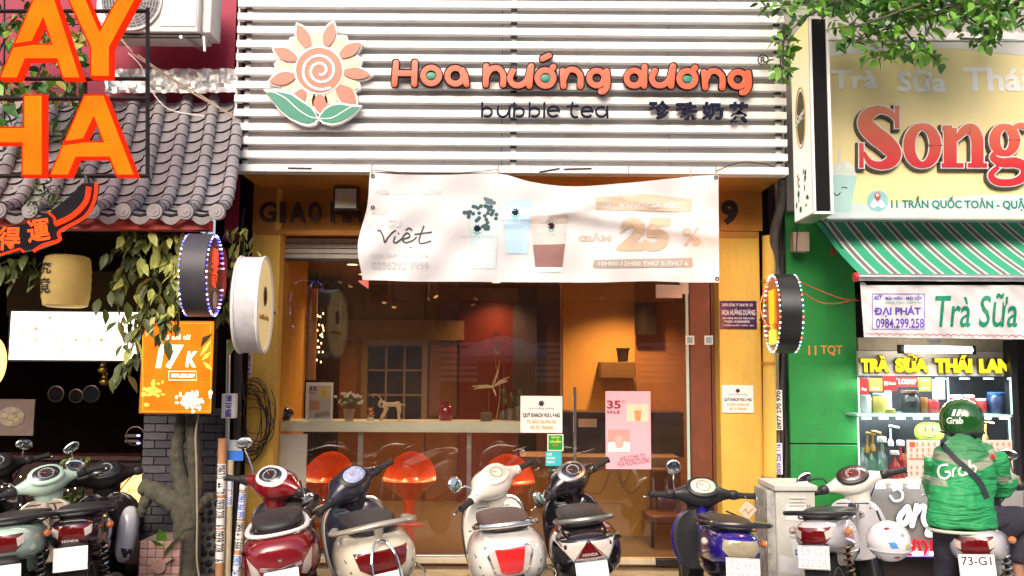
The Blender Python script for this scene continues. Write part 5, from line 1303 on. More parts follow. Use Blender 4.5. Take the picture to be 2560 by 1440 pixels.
# ---------------------------------------------------------------- banner on the cafe front
def cloth_y(x, z):
    return .018 * math.sin(x * 5.1 + z * 3) + .010 * math.sin(x * 13.7 - z * 6) + .007 * math.sin(z * 17 + x * 4.3) + .004 * math.sin(x * 31 + z * 11)
YBN = -.90
bt_, bb_ = [(925, 430), (1000, 436), (1120, 437), (1245, 434), (1330, 455), (1430, 466), (1560, 458), (1680, 446), (1740, 440), (1796, 437)], [(893, 700), (960, 701), (1040, 704), (1150, 704), (1245, 705), (1400, 706), (1500, 706), (1620, 703), (1720, 706), (1798, 706)]
def lerp_pts(pts, f):
    s_ = f * (len(pts) - 1); i = min(int(s_), len(pts) - 2); t = s_ - i
    return pts[i][0] * (1 - t) + pts[i + 1][0] * t, pts[i][1] * (1 - t) + pts[i + 1][1] * t
st, sb2 = smooth_path(bt_, 8), smooth_path(bb_, 8)
def banner_px(u, v):
    a_, b_ = lerp_pts(st, u), lerp_pts(sb2, u)
    x = a_[0] * (1 - v) + b_[0] * v; y = a_[1] * (1 - v) + b_[1] * v
    if u < .05: x += (1 - u / .05) * 14 * math.sin(v * 7.5) * v
    return x, y
def on_banner(px, py, off=0.0):
    p = P(px, py, YBN); sag = .0
    fx = (px - 925) / 870; fy = (py - 435) / 270
    g_ = .03 * math.exp(-((fy - .35 - .5 * abs(fx - .55)) / .07) ** 2) * (fx > .38) + .022 * math.exp(-((fy - .2 - .9 * abs(fx - .72)) / .06) ** 2) * (fx > .5)
    rp_ = .020 * math.sin((fx * 1.0 + fy * .33) * 34) * max(0, .5 - fx) * 1.6
    y_ = YBN - cloth_y(p.x, p.z) - g_ - rp_ - off
    return P(px, py, y_)
bn = thing('promotion_banner', 'wide creased white fabric banner with faded cup prints and 25% lettering hung under the slats', 'banner', P(1350, 706, YBN))
mb = MB(); nu, nv = 170, 46
vs = [on_banner(*banner_px(i / nu, j / nv)) for j in range(nv + 1) for i in range(nu + 1)]
mb.add(vs, [(j * (nu + 1) + i, (j + 1) * (nu + 1) + i, (j + 1) * (nu + 1) + i + 1, j * (nu + 1) + i + 1) for j in range(nv) for i in range(nu)])
clo = mat('banner_fabric', (.62, .60, .62), .8, var=.03, scale=3, bump=.12, bscale=25, dirt=.12, dirt_rgb=(.6, .57, .55))
obj('cloth', mb, clo, bn, smooth=180)
def dense(mb, step=26):
    """cut flat print so that it follows the creases"""
    me = bpy.data.meshes.new('d'); me.from_pydata([tuple(v) for v in mb.v], [], mb.f)
    bm = bmesh.new(); bm.from_mesh(me); bpy.data.meshes.remove(me)
    for ax_ in (0, 1):
        lo = min(v.co[ax_] for v in bm.verts); hi = max(v.co[ax_] for v in bm.verts); k = math.floor(lo / step) + 1
        while k * step < hi:
            no = Vector((0, 0, 0)); no[ax_] = 1
            bmesh.ops.bisect_plane(bm, geom=bm.verts[:] + bm.edges[:] + bm.faces[:], plane_co=no * (k * step), plane_no=no); k += 1
    bm.verts.ensure_lookup_table(); o = MB(); o.v = [v.co.copy() for v in bm.verts]; o.f = [[v.index for v in f.verts] for f in bm.faces]; o.m = [0] * len(o.f); bm.free()
    return o
def print_banner(name, flat, m, off=.004):
    d = dense(flat, 14); d.v = [on_banner(v.x, v.y, off) for v in d.v]
    return obj(name, d, m, bn, smooth=0)
def flat_text(s, x0, y0, x1, y1, **k):
    mb = MB(); text_to(mb, s, lambda u, v, w: (x0 + (x1 - x0) * u, y1 + (y0 - y1) * v, 0), **k); return mb
def flat_poly(pts):
    from mathutils.geometry import tessellate_polygon
    return MB().add([(x, y, 0) for x, y in pts], [tuple(t) for t in tessellate_polygon([[Vector((x, y, 0)) for x, y in pts]])])
ghost = mat('faded_print', (.56, .545, .55), .8, var=.03); ghost2 = mat('faded_print_warm', (.56, .44, .34), .8, var=.08); tanp = mat('faded_tan_print', (.55, .42, .31), .8, var=.12, scale=4)
greyp = mat('faded_grey_bar', (.38, .32, .27), .8, var=.08)
pb = print_banner
pb('print', flat_text('Hoa hướng dương', 937, 470, 1104, 490, bold=.02), mat('faded_print_grey', (.60, .60, .61), .8))
pb('print', flat_text('MUA', 930, 518, 975, 537, bold=.02), ghost); pb('print', flat_text('BÁN GU', 912, 545, 1002, 568, bold=.02), ghost)
def flat_stroke(pts, w):
    """a pen stroke of varying width in picture coordinates"""
    o = MB(); n = len(pts); L = []; Q = []
    for i, p in enumerate(pts):
        a_, b_ = pts[max(0, i - 1)], pts[min(n - 1, i + 1)]; dx, dy = b_[0] - a_[0], b_[1] - a_[1]; l_ = math.hypot(dx, dy) or 1
        ww = p[2] if len(p) > 2 else w; L.append((p[0] - dy / l_ * ww / 2, p[1] + dx / l_ * ww / 2, 0)); Q.append((p[0] + dy / l_ * ww / 2, p[1] - dx / l_ * ww / 2, 0))
    return o.add(L + Q, [(i, i + 1, n + i + 1, n + i) for i in range(n - 1)])
viet = [[(943, 578), (950, 576), (958, 592), (962, 606), (968, 596), (980, 582), (990, 575)], [(988, 590), (984, 604), (992, 606), (1004, 596)],
        [(1004, 598), (1024, 592), (1018, 582), (1006, 594), (1012, 606), (1030, 602), (1042, 592)], [(1060, 564), (1050, 590), (1048, 606), (1058, 608), (1078, 602)], [(1036, 586), (1080, 580)], [(1014, 576), (1022, 570), (1030, 576)], [(1026, 617), (1028, 620)], [(995, 582), (998, 584)]]
for s_ in viet: pb('script', flat_stroke(smooth_path(s_), 3.4), M['ink'], .005)
pb('print', flat_text('GỌI ĐẶT HÀNG', 925, 632, 1070, 646), ghost); pb('print', flat_text('0286292 9999', 930, 654, 1072, 674, bold=.02), mat('faded_phone', (.5, .49, .5), .8))
# pearl cup, blue cup and brown cup
pb('cup_print', flat_poly([(1165, 500), (1248, 505), (1240, 672), (1178, 672)]), mat('pale_mint_print', (.50, .60, .62), .8, var=.06))
tp_ = mat('pearl_print', (.03, .07, .09), .7)
for i in range(38):
    t = rnd.random(); x = 1160 + 84 * rnd.random(); y = 512 + rnd.random() * 36
    if i > 26: x = 1190 + rnd.random() * 34; y = 545 + rnd.random() * 30
    pb('pearl_print', flat_poly(arc(x, y, 5.2, 5.2, 0, 330, 7)), tp_, .005 + .0002 * (i % 5))
for i in range(12): x = 1212 + rnd.random() * 24; y = 492 + rnd.random() * 16; pb('pearl_print', flat_poly(arc(x, y, 5, 5, 0, 330, 6)), mat('pearl_print2', (.10, .16, .18), .7), .0062 + .0002 * (i % 4))
pb('cup_print', flat_poly([(1258, 500), (1330, 500), (1318, 634), (1264, 634)]), mat('sky_blue_print', (.45, .66, .84), .8, var=.10))
pb('cup_print', flat_poly([(1325, 540), (1420, 536), (1413, 610), (1332, 612)]), mat('greige_print', (.56, .50, .47), .8, var=.10))
pb('cup_print', flat_poly([(1332, 612), (1413, 610), (1406, 668), (1338, 668)]), mat('mauve_brown_print', (.27, .14, .13), .8, var=.15))
pb('cup_print', flat_poly([(1338, 668), (1406, 668), (1404, 680), (1340, 680)]), mat('ice_print', (.60, .72, .78), .8, var=.1))
for x, y in ((1193, 571), (1288, 530), (1378, 565)):
    pb('emblem', flat_poly([(x + 11 * math.cos(k * .3927) * (1 if k % 2 else .62), y + 11 * math.sin(k * .3927) * (1 if k % 2 else .62)) for k in range(16)]), M['navy'] if x != 1378 else M['plum'], .006)
    pb('emblem', flat_poly([(x - 12, y + 8), (x, y + 10), (x + 12, y + 8), (x + 4, y + 15), (x - 4, y + 15)]), mat('mint_leaf_print', (.15, .5, .42), .8), .0065)
    pb('print', flat_text('hoa hướng dương', x - 38, y + 17, x + 38, y + 24), mat('mid_print', (.33, .42, .48), .8), .006)
pb('print', flat_poly([(1488, 492), (1610, 484), (1730, 498), (1728, 530), (1490, 524)]), ghost2); pb('print', flat_text('GIỜ VÀNG GIÁ SỐC', 1505, 500, 1700, 520, bold=.02), clo, .006)
pb('print', flat_text('GIẢM', 1446, 584, 1528, 604, bold=.05), mat('faded_dark_tan', (.50, .40, .33), .8))
pb('print', flat_text('25', 1540, 544, 1678, 628, bold=.06, shear=.15), tanp); pb('print', flat_text('%', 1706, 568, 1752, 614, bold=.01), tanp)
pb('print', flat_poly([(1486, 650), (1730, 644), (1733, 664), (1728, 668), (1484, 670), (1482, 664)]), greyp); pb('print', flat_text('10H00-12H00 THỨ 3-THỨ 6', 1496, 650, 1720, 664, bold=.015), clo, .006)
for x, y in ((929, 432), (1245, 436), (1727, 440), (1789, 439)):
    obj('tie', MB().tube([P(x, y + 3, YBN - .01), P(x - 1, y - 12, YS - .03), P(x + 2, y - 26, YS - .02)], .004, 5), M['cabletan'], bn)
for x, y in ((932, 440), (1790, 443), (1793, 697), (932, 519)): obj('eyelet', MB().tube([on_banner(x + 4 * math.cos(a_), y + 4 * math.sin(a_), .006) for a_ in [k * .785 for k in range(8)]], .004, 5, closed=True), M['darkmetal'], bn)
obj('rope', MB().tube(smooth_path([P(930, 425, YS - .05), P(1050, 434, YS - .06), P(1150, 432, YS - .06), P(1244, 424, YS - .05)]), .003, 5), M['cable'], None, label='thin dark rope sagging along the beam above the banner left half', cat='rope')
obj('cable', MB().tube(smooth_path([P(1790, 428, YS - .03), P(1850, 406, YS - .03), P(1910, 410, YS - .02), P(1945, 422, YS + .02)]), .004, 5), M['cable'], None, label='thin cable arching over the beam right of the banner', cat='cable')
ft = thing('red_flag_corner', 'small red and white paper corner peeping out under the banner left corner', 'paper flag', P(912, 722, -.6))
obj('sheet', MB().prism([(P(x, y, -.6).x, P(x, y, -.6).z) for x, y in ((895, 702), (922, 700), (921, 722), (906, 712))], -.6, -.597), mat('red_paper', (.6, .12, .10), .6), ft)

# ---------------------------------------------------------------- right hand neighbour
YR = -.14
rs = thing('green_shop_building', 'bright green walled shop building right of the cafe', 'building', (4.2, 1, 0))
a, b, u, t = RX(1972, 590, 2144, 1290, YR)
zg = P(2050, 1110, YR).z
obj('wall_panel', MB().box(a, b, YR, .6, zg + .006, P(2050, 540, YR).z + .3), M['green'], rs, bevel=.004)
obj('wall_panel', MB().box(a, b, YR, .6, -.012, zg - .006), M['green'], rs, bevel=.004)
obj('groove', MB().box(a + .004, b - .004, YR + .01, .5, zg - .006, zg + .006), M['ink'], rs)
obj('gap_wall', MB().box(P(1930, 900, .1).x, P(1976, 900, .1).x, .1, .7, -.012, 5.0), mat('dark_gap', (.05, .025, .02), .8, var=.3), rs)
obj('upper_wall', MB().box(a, 9, -.2, .6, 3.0, 8), M['concrete'], rs)
obj('ceiling', MB().box(b, 9, -.1, 3.2, 2.62, 2.7), M['darkroom'], rs); obj('back_wall', MB().box(b, 9, 3.2, 3.3, -.012, 2.7), mat('dim_room', (.035, .03, .03), .7, var=.4, scale=2), rs)
obj('floor_slab', MB().box(b, 9, -.4, 3.2, -.05, .02), mat('dark_floor', (.06, .04, .03), .5, var=.3), rs)
an = thing('address_lettering', 'orange painted 11 TQT lettering on the green wall', 'lettering', P(2062, 890, YR))
lettering('lettering', '11', (2021, 864, 2041, 888), YR - .001, mat('orange_paint', (.72, .25, .06), .6, var=.1), an, thick=.002, bold=.02); lettering('lettering', 'TQT', (2052, 863, 2106, 889), YR - .001, mat('orange_paint2', (.72, .25, .06), .6, var=.1), an, thick=.002, bold=.02)
yp = thing('yellow_drain_pipe', 'tall yellow painted drain pipe at the right edge of the yellow pier', 'drain pipe', P(1922, 1470, -.2))
for x in (1922,): obj('pipe', MB().tube([P(x, 590, -.21), P(x + 4, 1475, -.21)], .052, 18), M['yellow'], yp)
for y in (700, 905, 1190): obj('clamp', MB().tube([P(1922, y, -.21), P(1922, y + 8, -.21)], .056, 18), M['ochre'], yp)
for k_, (x0, x1, r, m, yy) in enumerate(((1944, 1950, .022, 'cabletan', -.12), (1953, 1957, .015, 'cable', -.16), (1962, 1962, .02, 'cable', -.10), (1968, 1970, .012, 'alu', -.05))):
    t_ = thing('gap_cable', ['tan cable bundle in the dark gap, nearest the yellow pipe', 'thin black cable in the dark gap beside the tan bundle', 'black cable in the dark gap right of the thin one', 'thin grey cable in the dark gap next to the green wall'][k_], 'cable', P(x1, 1460, yy))
    pts = smooth_path([P(x0 + rnd.uniform(-5, 5), y, yy) for y in range(450, 1470, 110)]); obj('cable', MB().tube(pts, r, 8), M[m], t_)
gs = thing('phone_sticker_column', 'ragged white stickers with violet phone numbers wrapped on cables left of the green wall', 'sticker', P(1948, 1200, -.2))
for (y0, y1, txt, ink) in ((975, 1075, '0977 270 970', M['ink']), (1108, 1186, '0939 228 116', M['inkblue'])):
    obj('sheet', MB().pbox(1939, y0, 1956, y1, -.19, .004), M['paper'], gs)
    mb = MB(); c = P(1947.5, (y0 + y1) / 2, -.191); text_to(mb, txt, frame_fn(c, (0, 0, 1), (-1, 0, 0), (y1 - y0) / 310 * .94, .036, (0, 1, 0)), thick=.001, bold=.03); obj('lettering', mb, ink, gs, smooth=0)
pb_ = thing('grey_pipe_bend', 'dark jointed downpipe bending under the soffit corner at the right', 'downpipe', P(1950, 700, -.3))
obj('pipe', MB().tube(smooth_path([P(1955, 450, -.5), P(1950, 520, -.45), P(1936, 580, -.3), P(1938, 660, -.2), P(1948, 720, -.18)]), .035, 10), mat('dusty_dark_pipe', (.10, .085, .08), .6, var=.3), pb_)
ub = thing('beige_switch_box', 'small beige switch box under the vertical sign at the top of the green wall', 'junction box', P(2005, 628, -.3))
obj('box', MB().pbox(1984, 580, 2024, 628, -.3, .1), mat('beige_box', (.50, .36, .28), .5, dirt=.3), ub, bevel=.005)
for pts in ([(1996, 560), (1992, 600), (1990, 640)], [(2030, 555), (2080, 610), (2086, 640)]): obj('wire', MB().tube(smooth_path([P(x, y, -.32) for x, y in pts]), .004, 5), M['cable'], ub)
obj('connector', MB().pbox(2078, 622, 2090, 638, -.32, .02), M['redbeam'], ub)
for k_, pts in enumerate(([(1990, 700), (2040, 722), (2100, 745), (2148, 752)], [(1990, 720), (2050, 755), (2100, 758), (2140, 746)], [(2050, 548), (2120, 640), (2145, 680)])):
    obj('wire', MB().tube(smooth_path([P(x, y, -.6) for x, y in pts]), .0045, 5), mat('red_wire', (.45, .08, .04), .5) if k_ < 2 else M['cable'], None, label=['upper red wire from the right round sign to the stall banner', 'lower sagging red wire from the right round sign to the stall banner', 'dark wire along the slanting awning end'][k_], cat='wire')
# right LED round sign
led2 = [glow('led_white', (1, .8, .9), 5, tiny=True), glow('led_red', (1, .1, .1), 4, tiny=True), glow('led_green', (.3, 1, .4), 3, tiny=True), glow('led_blue3', (.3, .4, 1), 4, tiny=True)]
s4, cz, ax, tg, up = round_sign('round projecting sign on the right with LED dots and a glowing orange face', 1957, 0, 0, 680, 888, -1.0, .285, .15, 1,
    mat('amber_face', (.42, .16, .03), .35, var=.2, coat=.4), mat('black_drum', (.02, .02, .022), .35, var=.2), R(-5), led=led2)
og = glow('orange_sign_lit', (1.0, .22, .01), 2.2); gg = glow('green_sign_lit', (.45, .9, .05), 1.8)
for dz, w_, h_ in ((.05, .09, .24), (-.09, .05, .10)):
    obj('lit_print', MB().add([cz - ax * .079 + tg * (sx * w_) + up * (dz + sz * h_ / 2) for sx, sz in ((-1, -1), (1, -1), (1, 1), (-1, 1))], [(0, 1, 2, 3)]), og, s4)
obj('lit_print', MB().add([cz - ax * .0795 + tg * (sx * .10) + up * (-.17 + sz * .05) for sx, sz in ((-1, -1), (1, -1), (1, 1), (-1, 1))], [(0, 1, 2, 3)]), gg, s4)
obj('bracket', MB().tube([cz + tg * .28, cz + tg * .8], .014, 8), M['darkmetal'], s4)
ll = bpy.data.lights.new('orange_sign_glow', 'AREA'); ll.size = .3; ll.energy = 7; ll.color = (1, .28, .05)
lo = bpy.data.objects.new('orange_sign_glow', ll); COL.objects.link(lo); lo.parent = s4; lo.location = cz - ax * .10 - s4.location; lo.rotation_euler = (-ax).to_track_quat('-Z', 'Y').to_euler()
obj('cable', MB().tube(smooth_path([P(1925, 700, -1.1), P(1900, 760, -1.1), P(1915, 812, -1.1), P(1935, 812, -1.1)]), .004, 5), mat('red_cable', (.55, .08, .05), .5), s4)

# vertical light box sign
vs_ = thing('vertical_light_box', 'tall projecting light box with black end face and white glowing yellow-edged side', 'projecting sign', P(2025, 540, -1.2))
A_, B_, U_, T_ = RX(2027, 42, 2076, 535, -1.2)
yb_ = -.80
obj('case', MB().box(A_ + .004, B_, -1.195, yb_, U_, T_), M['alu'], vs_, bevel=.002)
obj('end_face', MB().box(A_ + .02, B_ - .02, -1.20, -1.196, U_ + .02, T_ - .02), mat('matt_black', (.008, .008, .009), .8, spec=.15, var=.1), vs_)
for x0, x1, z0_, z1_ in ((A_, A_ + .018, U_, T_), (B_ - .018, B_ + .002, U_, T_), (A_ + .018, B_ - .018, T_ - .018, T_), (A_ + .018, B_ - .018, U_, U_ + .018)):
    obj('frame', MB().box(x0, x1, -1.208, -1.1955, z0_, z1_), M['white'], vs_)
lit = bpy.data.materials.new('lit_side_print'); lit.use_nodes = True
n, l = nodes_of(lit); n.clear(); tc = n.new('ShaderNodeTexCoord'); sx = n.new('ShaderNodeSeparateXYZ'); l.new(tc.outputs['Object'], sx.inputs[0])
mr = n.new('ShaderNodeMapRange'); mr.inputs[1].default_value = 0; mr.inputs[2].default_value = T_ - U_; l.new(sx.outputs[2], mr.inputs[0])
cr = n.new('ShaderNodeValToRGB'); cr.color_ramp.elements[0].color = (1, .97, .85, 1); cr.color_ramp.elements[1].color = (1, .80, .32, 1); cr.color_ramp.elements[0].position = .3; l.new(mr.outputs[0], cr.inputs[0])
e_ = n.new('ShaderNodeEmission'); e_.inputs[1].default_value = .62; l.new(cr.outputs[0], e_.inputs[0]); o_ = n.new('ShaderNodeOutputMaterial'); l.new(e_.outputs[0], o_.inputs[0])
obj('side_face', MB().box(A_ - .003, A_ + .001, -1.185, yb_ - .01, U_ + .012, T_ - .012), lit, vs_)
def side(y, z): return Vector((A_ - .005, y, z))
cz_ = P(1997, 295, -1.0).z
obj('emblem', MB().add([side(-1.0 + .085 * math.cos(k * .2618), cz_ + .20 * math.sin(k * .2618)) for k in range(24)], [tuple(range(24))]), mat('dark_green_gold', (.10, .09, .03), .5, var=.3), vs_)
obj('emblem_ring', MB().tube([side(-1.0 + .10 * math.cos(k * .2618), cz_ + .225 * math.sin(k * .2618)) for k in range(24)], .006, 5, closed=True), M['gold'], vs_)
mb = MB(); text_to(mb, 'Song', frame_fn(side(-1.0, cz_) - Vector((.003, 0, 0)), (0, -.94, .2), (0, .0, 1), .19, .10, (1, 0, 0)), thick=.002, bold=.02, shear=.2); obj('lettering', mb, M['paper'], vs_, smooth=0)
for i in range(16): obj('leaf_print', MB().ell(side(-1.0 + rnd.uniform(-.12, .14), P(1995, 480, -1.0).z + rnd.uniform(-.13, .16)), (.002, rnd.uniform(.01, .028), rnd.uniform(.01, .03)), 7, 4), [M['leaf1'], M['gold'], M['leaf2'], M['bark']][i % 4], vs_)
obj('bracket', MB().tube([Vector((B_, yb_, T_ - .15)), Vector((B_ + .1, -.2, T_ - .15))], .015, 6).tube([Vector((B_, yb_, U_ + .15)), Vector((B_ + .1, -.2, U_ + .15))], .015, 6), M['darkmetal'], vs_)

# yellow sign board
YY = -.74
sb_ = thing('yellow_sign_board', 'large yellow printed sign board reading Song in raised red letters above the striped awning', 'sign board', P(2320, 547, YY))
a, b, u, t = RX(2062, 104, 2760, 547, YY)
obj('board', MB().box(a, b, YY, YY + .12, u, t), mat('yellow_board_print', (.88, .75, .38), .5, var=.05, scale=2), sb_)
obj('frame', MB().box(a, b, YY - .008, YY + .1, u - .012, u - .001).box(a - .0, b, YY - .008, YY + .1, t + .001, t + .012), M['alu'], sb_)
wave = lambda y0, amp, ph, base: [(2064, base)] + [(x, y0 + amp * math.sin((x - 2064) / 105 + ph)) for x in range(2064, 2760, 12)] + [(2758, base)]
shape('wave_print', wave(132, 12, 2.2, 106), YY - .003, mat('white_wave_print', (.74, .73, .70), .5, var=.03), sb_, .0025)
shape('wave_print', wave(498, 12, .5, 545), YY - .003, mat('pale_aqua_print', (.56, .66, .68), .5, var=.04), sb_, .0025)
M['palep'] = mat('pale_lettering', (.90, .90, .88), .5, var=.03)
lettering('lettering', 'Trà', (2078, 175, 2194, 222), YY - .005, M['palep'], sb_, thick=.003, bold=.03); lettering('lettering', 'Sữa', (2243, 175, 2366, 230), YY - .005, M['palep'], sb_, thick=.003, bold=.03); lettering('lettering', 'Thái', (2408, 168, 2570, 228), YY - .005, M['palep'], sb_, thick=.003, bold=.03)
tg_ = mat('teal_green_print', (.0, .20, .15), .5)
lettering('lettering', '11 TRẦN QUỐC TOẢN - QUẬN', (2228, 490, 2580, 526), YY - .006, tg_, sb_, thick=.003, bold=.02)
shape('icon', arc(2194, 502, 27, 26, 0, 345, 20), YY - .006, mat('aqua_icon', (.25, .55, .60), .5), sb_); shape('icon', [(2174, 515), (2184, 498), (2194, 504), (2204, 498), (2215, 515), (2204, 520), (2194, 514), (2184, 520)], YY - .0075, M['paper'], sb_)
shape('icon', [(2194, 505), (2187, 493), (2186, 487), (2190, 482), (2194, 481), (2198, 482), (2202, 487), (2201, 493)], YY - .009, mat('pin_red', (.6, .05, .05), .5), sb_); shape('icon', arc(2194, 488, 4, 4, 0, 320, 8), YY - .0105, M['paper'], sb_)
# printed cup
aq = mat('mint_cup_print', (.40, .64, .62), .5, var=.05); aq2 = mat('pale_lid_print', (.66, .72, .68), .5)
shape('cup_print', [(2079, 438), (2142, 440), (2126, 530), (2074, 528)], YY - .0045, aq, sb_); shape('lid_print', [(2078, 438), (2082, 418), (2098, 404), (2118, 404), (2136, 418), (2144, 440)], YY - .006, aq2, sb_)
shape('straw_print', [(2094, 404), (2098, 370), (2103, 370), (2101, 404)], YY - .0072, aq2, sb_)
for pts in ([(2104, 470), (2110, 467), (2118, 470)], [(2084, 482), (2090, 488), (2098, 486), (2101, 481)], [(2078, 466), (2082, 464)]):
    obj('face_print', MB().tube([P(x, y, YY - .0065) for x, y in pts], .0035, 5), M['ink'], sb_)
# raised letters of Song
def k8(x, y): return 1840 + x / 2.0, y / 2.0
SW = [(806, 604, 16), (772, 564, 30), (716, 548, 40), (660, 575, 64), (650, 622, 80), (692, 672, 88), (745, 712, 88), (788, 762, 78), (776, 806, 60), (726, 826, 40), (672, 812, 30), (638, 760, 16)]
el = lambda cx, cy, rx, ry, w0, w1, n_=26, a0=0, a1=360: [(cx + rx * math.cos(R(a0 + (a1 - a0) * i / n_)), cy + ry * math.sin(R(a0 + (a1 - a0) * i / n_)), w0 + w1 * abs(math.cos(R(a0 + (a1 - a0) * i / n_)))) for i in range(n_ + 1)]
SONG = [
 [smooth_path(SW, 4), [(806, 528, 22), (806, 640, 22)], [(628, 716, 22), (628, 838, 22)]],
 [el(932, 728, 66, 96, 30, 28)],
 [[(1072, 640, 64), (1072, 830, 64)], [(1034, 642, 26), (1034.1, 642, 26)], [(1032, 640, 26), (1080, 640, 26)], [(1030, 826, 22), (1138, 826, 22)], smooth_path([(1100, 700, 20), (1140, 654, 44), (1180, 646, 56), (1205, 690, 60), (1208, 740, 60), (1208, 832, 60)], 4), [(1160, 826, 22), (1256, 826, 22)]],
 [el(1344, 700, 50, 66, 28, 26), smooth_path([(1380, 650, 24), (1410, 628, 26), (1448, 632, 34)], 4), smooth_path([(1308, 752, 20), (1284, 786, 30), (1330, 812, 44), (1400, 812, 50), (1446, 840, 44), (1430, 890, 40), (1370, 912, 34), (1300, 906, 34), (1276, 872, 30), (1312, 834, 22)], 5)],
]
def ribbon(pts, g, dx, dy, Y, dep):
    n_ = len(pts); L = []; Q = []
    for i, p in enumerate(pts):
        a_, b_ = pts[max(0, i - 1)], pts[min(n_ - 1, i + 1)]; ex, ey = b_[0] - a_[0], b_[1] - a_[1]; l_ = math.hypot(ex, ey) or 1; w = p[2] / 2 + g
        ox = oy = 0
        if i in (0, n_ - 1) and math.hypot(pts[0][0] - pts[-1][0], pts[0][1] - pts[-1][1]) > 5: s_ = -1 if i == 0 else 1; ox, oy = ex / l_ * g * s_, ey / l_ * g * s_
        L.append(P(*k8(p[0] - ey / l_ * w + dx + ox, p[1] + ex / l_ * w + dy + oy), Y)); Q.append(P(*k8(p[0] + ey / l_ * w + dx + ox, p[1] - ex / l_ * w + dy + oy), Y))
    mb = MB(); m_ = [Vector((v.x, Y + dep, v.z)) for v in L]; k_ = [Vector((v.x, Y + dep, v.z)) for v in Q]
    mb.add(L + Q + m_ + k_, [(i, i + 1, n_ + i + 1, n_ + i) for i in range(n_ - 1)] + [(i, i + 1, 2 * n_ + i + 1, 2 * n_ + i) for i in range(n_ - 1)] + [(n_ + i, n_ + i + 1, 3 * n_ + i + 1, 3 * n_ + i) for i in range(n_ - 1)] + [(0, n_, 3 * n_, 2 * n_), (n_ - 1, 2 * n_ - 1, 4 * n_ - 1, 3 * n_ - 1)])
    return mb
zlo, zhi = P(*k8(900, 830), YY).z - ORG[sb_.name].z, P(*k8(900, 560), YY).z - ORG[sb_.name].z
redp = ramp_mat('red_gradient_print', 2, zlo, zhi, [(.55, .02, .03), (.62, .10, .06), (.72, .24, .12)], .4)
dkp = mat('dark_letter_side', (.06, .05, .045), .5); wtp = mat('letter_white_edge', (.80, .76, .74), .4)
for strokes in SONG:
    lt = None
    for k_, s_ in enumerate(strokes):
        q = ribbon(s_, 9, -7, 6, YY - .030 - .0006 * k_, .028)
        if lt is None: lt = obj('letter', q, dkp, sb_, smooth=0)
        else: obj('stroke', q, dkp, lt, smooth=0)
        obj('letter_edge', ribbon(s_, 6, 0, 0, YY - .036 - .0006 * k_, .004), wtp, lt, smooth=0)
        obj('letter_face', ribbon(s_, 0, 0, 0, YY - .041 - .0006 * k_, .003), redp, lt, smooth=0)

# awning
aw = thing('striped_awning', 'green awning with grey and white stripes sloping out over the drinks stall', 'awning', P(2350, 700, -1.05))
YT_, YB_ = -.18, -1.06
zt_, zb_2 = P(2300, 556, YT_).z, P(2300, 690, YB_).z
xa = P(2040, 556, YT_).x; xb = xa + 3.2
am = [mat('awning_green', (.04, .36, .20), .7, var=.06), mat('awning_white', (.72, .70, .68), .7, var=.04), mat('awning_grey', (.17, .16, .15), .7, var=.06)]
per = .158; x = xa; k_ = 0; seq = [(.026, 2), (.02, 1), (.070, 0), (.016, 1), (.026, 2)]
seq = [(.072, 0), (.018, 1), (.034, 2), (.018, 1), (.016, 0)]
while x < xb:
    for w_, mi in seq:
        n_ = 7; rings = []
        for i in range(n_ + 1):
            f = i / n_; y = YT_ + (YB_ - YT_) * f; z = zt_ + (zb_2 - zt_) * f - .025 * math.sin(math.pi * f)
            rings.append([Vector((x, y, z)), Vector((x + w_, y, z)), Vector((x + w_, y, z - .003)), Vector((x, y, z - .003))])
        obj('stripe', MB().loft(rings), am[mi], aw); x += w_
obj('front_tube', MB().tube([Vector((P(2142, 695, YB_).x, YB_ - .01, zb_2 - .012)), Vector((xb, YB_ - .01, zb_2 - .012))], .026, 12), M['alu'], aw)
obj('end_cap', MB().tube([Vector((P(2134, 695, YB_).x, YB_ - .01, zb_2 - .012)), Vector((P(2142, 695, YB_).x, YB_ - .01, zb_2 - .012))], .034, 12), mat('red_cap', (.6, .03, .05), .4), aw)
obj('arm', MB().tube([Vector((xa + .25, YT_, zt_ - .25)), Vector((xa + .3, YB_, zb_2 - .02))], .014, 6), M['alu'], aw)
# banner under awning
YN2 = -1.045
b2 = thing('stall_banner', 'white fabric valance banner with green Tra Sua lettering and blue phone number under the awning', 'banner', P(2360, 845, YN2))
def on_b2(x, y, off=0.0):
    p = P(x, y, YN2); return P(x, y, YN2 - off - .012 * math.sin((x + y * .4) / 22) - .006 * math.sin((x - y) / 9.0))
n1, n2 = 110, 18
def b2p(u, v): return 2150 + 10 * v + (2760 - 2150) * u, 713 + (130 + 8 * u) * v - 8 * (1 - v) * (u < .02)
mb = MB().add([on_b2(*b2p(i / n1, j / n2)) for j in range(n2 + 1) for i in range(n1 + 1)], [(j * (n1 + 1) + i, (j + 1) * (n1 + 1) + i, (j + 1) * (n1 + 1) + i + 1, j * (n1 + 1) + i + 1) for j in range(n2) for i in range(n1)])
obj('cloth', mb, clo, b2, smooth=180)
def pb2(name, flat, m, off=.004): d = dense(flat, 12); d.v = [on_b2(v.x, v.y, off) for v in d.v]; return obj(name, d, m, b2, smooth=0)
pb2('print', flat_text('Trà Sữa Thái', 2338, 733, 2680, 818, bold=.01, shear=.15), mat('deep_green_print', (.0, .22, .12), .6))
vi = mat('violet_print', (.10, .05, .45), .6)
pb2('print', flat_text('DẠI PHÁT', 2188, 764, 2302, 792, bold=.03), vi); pb2('print', flat_poly([(2185, 775), (2196, 775), (2196, 779), (2185, 779)]), vi, .005); pb2('print', flat_text('0984.299.258', 2190, 796, 2310, 820, bold=.015), vi)
